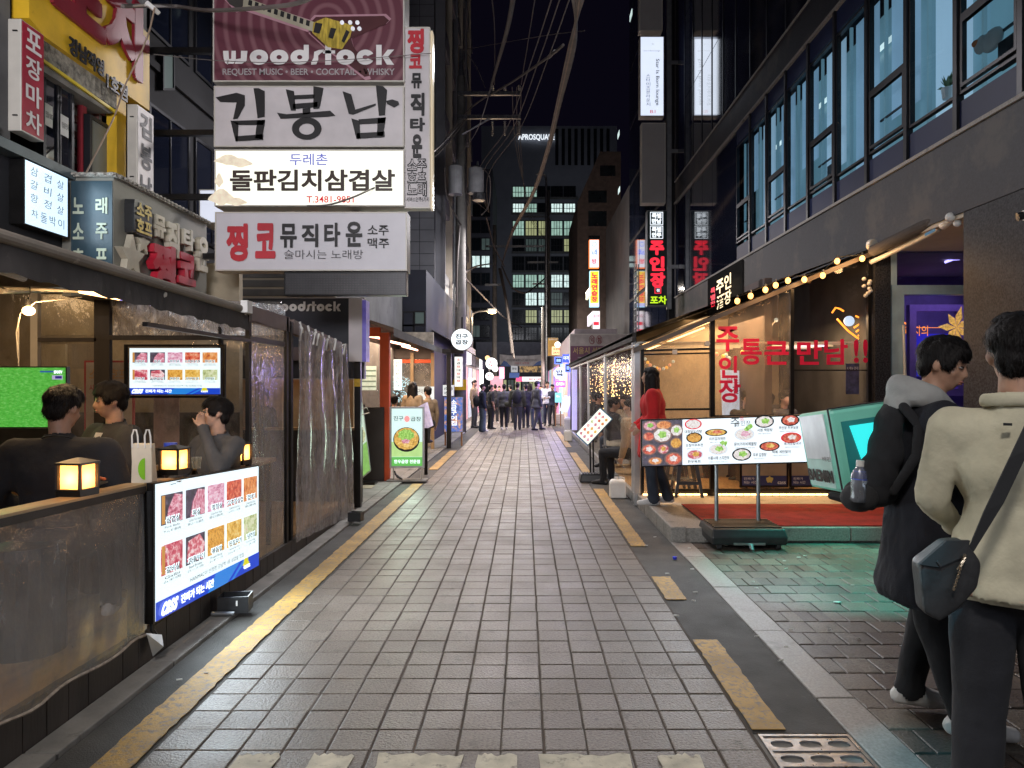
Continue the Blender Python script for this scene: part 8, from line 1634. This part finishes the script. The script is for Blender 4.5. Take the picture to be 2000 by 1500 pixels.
# end of the lane
en = thing('end_building', 'dark low building with a lit white shop band closing the lane', 'building', (0, 64, 0)); q = MB(); q.box((P(930,0,64).x,64,0),(P(1180,0,64).x,70,P(0,668,64).z)); q.build('wall', mat('dusk_wall', (.06,.06,.075), .7), en)
for k in range(7): window(en, frY(978+k*14,742,989+k*14,762,63.9), M['mullion'], M['lit_d'] if k % 2 else M['lit_y'], 2, 1, .08)
simple_sign('shop_band_sign', 'wide white and pink lit shop band at the end of the lane', 1008,736,1063,745,60,emat('band_white', (1,.92,.95), 1.4),[('BAR & CAFE',.45,.25,.9,.75,M['red_ink'])]); q = MB(); plate(q, frY(1008,736,1020,745,59.95)); o = q.build('pink_end', emat('band_pink', (1,.10,.28), 1.4), None); solo_ = o; tag(o, 'short pink lit end piece of the shop band', 'sign')
simple_sign('small_shop_sign', 'small white square sign with black letters over the crowd', 998,714,1011,727,52,emat('white_sq', (.55,.57,.6), .7),[('주막',.15,.3,.85,.7,M['black_ink'])]); simple_sign('small_shop_sign', 'dark sign covered in gold letters over the crowd', 1015,715,1062,727,52,food('gold_letters_print', [(.45,(.02,.015,.01)),(.55,(.7,.42,.15)),(.6,(.05,.03,.02))], 3.5, .9))
simple_sign('blue_shop_sign', 'small dim blue sign left of the gold lettered sign', 995,728,1014,738,51,emat('dim_blue', (.06,.13,.40), .7))
bn = thing('street_banner', 'white cloth banner with blue hills hung across the lane', 'banner', P(1018,713,48)); q = MB(); n = 20; vs = []
for i in range(n+1): u = i/n; x_ = 976+86*u; sag = 3*math.sin(math.pi*u); vs += [P(x_, 712+sag, 48), P(x_, 693+sag-1, 48)]
q.add(vs, [(2*i,2*i+1,2*i+3,2*i+2) for i in range(n)]); q.build('cloth', mat('banner_cloth', (.50,.50,.53), .8), bn)
fr = frY(976,693,1062,713,47.9); text(bn, '강남역 먹자골목에 오신것을 환영합니다', fr, .16,.38,.84,.60, M['text_black'], .0); text(bn, '서초구 상인회', fr, .34,.10,.66,.28, M['text_red'], .0)
q = MB(); q.quad(P(977,715,47.85), P(998,716,47.85), P(990,707,47.85), P(984,704,47.85)); q.quad(P(1040,715,47.85), P(1062,712,47.85), P(1056,704,47.85), P(1048,708,47.85)); q.build('hill_print', mat('hill_blue', (.08,.16,.42), .6), bn)
# right side of the lane beyond the terrace
rs_ = thing('shop_row', 'row of lit shops on the right beyond the vinyl terrace', 'shops', (2.2, 30, 0)); q = MB(); q.box((1.62,23.2,0),(3.0,52,3.4)); q.build('front', mat('shop_front_wall_right', (.26,.22,.24), .6), rs_)
for k in range(8): q = MB(); y = 23.6+k*3.3; q.box((1.58,y,.2),(1.62,y+2.6,2.5)); q.build('window', emat('shop_glow_right', [(.40,.30,.95),(.85,.62,.5),(.5,.75,.95),(.95,.35,.6)][k % 4], .9, .6, 1.4), rs_)
simple_sign('yellow_shop_sign', 'mustard yellow vertical sign with brown top beside the far pole', 1070,660,1090,695,36,mat('mustard', (.42,.25,.04), .5),[('슈퍼스타',.08,.86,.92,.96,M['text_white'])])
simple_sign('orange_lit_sign', 'small orange lit sign under a white globe lamp on the right', 1078,677,1101,693,33,emat('peach_lit', (1,.62,.30), 1.1),[('포장마차',.1,.55,.9,.85,M['red_ink']),('24시간',.1,.12,.9,.42,M['red_ink'])])
c = P(1089,673,32.8); q = MB(); q.ball(c, .13, 14, 9); solo(q, 'globe_lamp', emat('globe', (1,.9,.78), 4), 'white glowing globe lamp above the small orange sign', 'lamp', smooth=True)
def neon_sq(label, x0,y0,x1,y1,Y):
    fr = frY(x0,y0,x1,y1,Y); t = thing('blue_neon_sign', label, 'neon sign', fr.at(.5,0)); q = MB(); plate(q, fr, thick=.15); q.build('case', M['navy'], t); q = MB(); frame_rect(q, fr, .03, .03, .02, .06,.06,.94,.94); q.build('neon_frame', M['blue_emit'], t); text(t, '88', fr, .2,.25,.8,.75, emat('ice_blue', (.35,.55,1), 1.5), .02, .02)
neon_sq('square blue neon sign left of the blue script', 1084,698,1098,710,26); neon_sq('square blue neon sign at the corner of the vinyl terrace', 1105,711,1113,726,24.5)
simple_sign('blue_script_sign', 'blue lit sign with white script above the terrace corner', 1099,692,1112,708,25,emat('royal_blue', (.05,.10,.85), 1.3),[('야끼',.1,.3,.9,.8,M['white_emit'])])
round_sign('round black and white logo sign with blue rim near the terrace corner', 1093, 729, 11.5, 26, emat('logo_white', (.75,.85,1), 1.2), ('만','복'), M['black_ink'])
simple_sign('magenta_sign', 'magenta lit sign with white words below the round logo', 1084,744,1104,756,25.5,emat('magenta', (.95,.12,.55), 1.1),[('OPEN',.1,.25,.9,.75,M['white_emit'])])
simple_sign('teal_screen', 'teal lit vertical screen on a stand at the right of the crowd', 1084,767,1096,786,27,emat('aqua_screen', (.25,.75,.85), 1.0),[('메뉴',.2,.5,.8,.75,M['white_emit'])], z0=.01)
simple_sign('tall_white_panel', 'tall white panel lit violet at the corner of the vinyl terrace', 1117,722,1127,840,21.8,emat('violet_white', (.55,.50,.98), 1.0))
fr = Fr(P(1093,802,23), P(1108,806,22.8), P(1103,772,23)); t = thing('leaflet_stand', 'tilted pair of white menu sheets on a black stand', 'menu stand', G(1108, 848)); q = MB(); plate(q, fr, 0,0,.47,1); plate(q, fr, .53,0,1,1); q.build('sheet', emat('leaflet', (.82,.84,.9), .9), t); a = P(1107,806,22.9); q = MB(); q.cyl(a, (a.x,22.9,.9), .02); q.build('pole', M['black_metal'], t)
q = MB(); p = G(1085,828); 
for k in range(5): q.box((p.x-.25+k*.02, p.y-.2, .01+k*.08), (p.x+.45-k*.03, p.y+.25, .085+k*.08))
solo(q, 'cardboard_stack', mat('cardboard', (.40,.36,.36), .8), 'flattened cardboard boxes stacked beside the man in the white shirt', 'cardboard', bevel=.01)
area('violet_neon_light', (1.35, 24.6, 1.9), (0,70,0), .6, 60, (.35,.28,1), 1.0)
area('blue_neon_light', (1.3, 22.4, 2.0), (0,60,0), .5, 45, (.40,.34,1), 1.2)
area('lane_shop_light', (-2.15, 30, 2.2), (0,-60,0), .8, 420, (1,.86,.76), 9)
area('lane_shop_light', (1.45, 33, 2.2), (0,60,0), .8, 320, (1,.80,.78), 12)
q = MB(); q.quad(P(893,648,20),P(900,642,20),P(940,700,23),P(930,690,23)); 
t = thing('shop_canopy', 'white framed shop canopy sloping along the left shops', 'canopy', (-2.0, 21, 2.5)); q = MB(); q.add([(-1.95,19.5,2.75),(-1.8,26,2.65),(-2.6,26,3.1),(-2.75,19.5,3.2),(-1.95,19.5,2.95),(-1.8,26,2.85)], [(0,1,2,3),(0,1,5,4)]); q.build('canopy', M['pale_wall'], t)
# ============================================================ overhead cables
def spl(pts, n=10):
    pts = [Vector(p) for p in pts]; out = []
    for i in range(len(pts)-1):
        p0 = pts[max(i-1,0)]; p1 = pts[i]; p2 = pts[i+1]; p3 = pts[min(i+2,len(pts)-1)]
        for k in range(n): t = k/n; out.append(.5*((2*p1)+(p2-p0)*t+(2*p0-5*p1+4*p2-p3)*t*t+(3*p1-p0-3*p2+p3)*t**3))
    return out+[pts[-1]]
WG = 'thin overhead wires crossing the night sky above the lane'
M['cable'] = mat('old_cable', (.13,.11,.10), .6, bmp=0); M['cable_tan'] = mat('tan_cable', (.30,.22,.16), .6, bmp=0)
def cable(pts, r, m='cable', label='thin overhead wire against the night sky', g=WG, name='overhead_wire'):
    q = MB(); q.tube(spl([P(*p) for p in pts]), r, 5); return solo(q, name, M[m], label, 'wire', g)
for k in range(9):                                                            # the thick bundle
    o_ = (k-4)*1.0; cable([(1143-k*3.2,-15,9.5),(1118+o_*1.4,88,13),(1092+o_,200,18),(1068+o_*.8,300,24),(1040+o_*.7,380,30),(1000+o_*.6,455,38),(980,518,43)], .028 if k % 2 else .022, 'cable_tan' if k % 3 == 0 else 'cable', 'strand of the thick cable bundle sweeping down to the far pole', 'strands of the thick overhead cable bundle', 'bundle_cable')
for a in ((1005,-10),(960,-10),(1080,-10),(1096,-10),(1115,-10)):
    x0 = a[0]; cable([(x0,-10,11),(x0-28-(x0-960)*.12,120,15),(x0-60-(x0-960)*.25,250,20),(x0-100-(x0-960)*.4,345,26),(955,415,36)] if x0 > 1000 else [(x0,-10,14),(966,60,18),(966,165,23)], .012)
cable([(1003,-10,11),(990,60,14),(970,130,18),(960,165,22)], .045, 'cable', 'thick single cable dropping to the pole crossarm', None); cable([(1046,-10,14),(1030,90,18),(1018,165,23)], .012); cable([(917,-10,20),(912,40,21),(907,92,23.6)], .010)
cable([(905,96,23.6),(930,130,23.6),(948,172,23.6)], .012); cable([(1142,60,14),(1060,70,18),(900,98,23.6)], .010)
cable([(1100,88,13),(1070,112,15),(1000,160,19),(915,215,23.3),(845,310,23)], .030, 'cable', 'cable sloping from the bundle past the crossarms to the tiled building', None); q = MB(); q.tube([P(1071,112,15), P(1084,100,14.3)], .035, 8); solo(q, 'cable_sleeve', M['white_plastic'], 'white plastic sleeve on the sloping cable', 'cable sleeve')
cable([(905,235,23.2),(860,285,15),(800,330,9),(720,372,7.4),(650,398,7.4),(600,402,7.45)], .010, 'cable', 'black wire running from the utility pole across the lit sign', None); cable([(915,228,23.2),(850,305,22),(780,340,21)], .03)
cable([(620,-10,6),(560,10,6.4),(415,20,7),(340,12,7.6),(240,12,6.5)], .02, 'cable', 'dark cable at the top left between fascia and hanging signs', None)
cable([(302,15,6.4),(285,80,6.6),(243,170,6.7),(222,230,6.8),(167,340,6.2)], .008, 'cable_tan', 'pale stay wire running down across the yellow sign', None)
cable([(300,106,6.6),(420,118,7.2),(545,122,7.4),(700,115,7.4),(842,104,7.5)], .004, 'cable', 'thin wire stretched across the maroon bar sign', None)
cable([(980,520,43),(1000,560,42),(1025,572,42),(1045,560,46),(1068,540,50)], .05, 'cable', 'sagging cable loop between the two far poles', None); cable([(905,540,24),(940,575,32),(985,620,40),(1020,640,50)], .035); cable([(905,535,24),(930,520,32),(960,515,43)], .04); cable([(975,525,43),(990,600,40),(1000,690,38)], .06, 'cable', 'thick twisted cable hanging beside the far pole', None); cable([(978,525,43),(992,600,41),(1004,700,38)], .05); cable([(950,425,36),(965,480,40),(985,520,43)], .04); cable([(898,440,23.4),(893,520,23.4),(892,600,23.4)], .03)
cable([(945,330,23),(957,350,23),(955,400,24),(940,420,24)], .02); cable([(868,328,23.3),(872,380,23.3),(890,420,23.4),(902,440,23.4)], .02)
for i in range(3): cable([(1000+i*9,170,22),(1010+i*4,300,30),(1040-i*4,420,44),(1066,470,50)], .012)
t = thing('floodlight', 'old white floodlight on a long arm at the top of the left facade', 'floodlight', P(290,20,6.5)); q = MB(); q.obox(P(281,6,6.5), P(298,20,6.5)-P(281,6,6.5), (.03,0,.03), (0,.1,0)); q.build('head', M['white_plastic'], t, bevel=.008); q = MB(); q.cyl(P(235,14,6.9), P(284,10,6.5), .010); q.build('arm', M['cream_metal'], t)

bpy.data.scenes.remove(SCR)
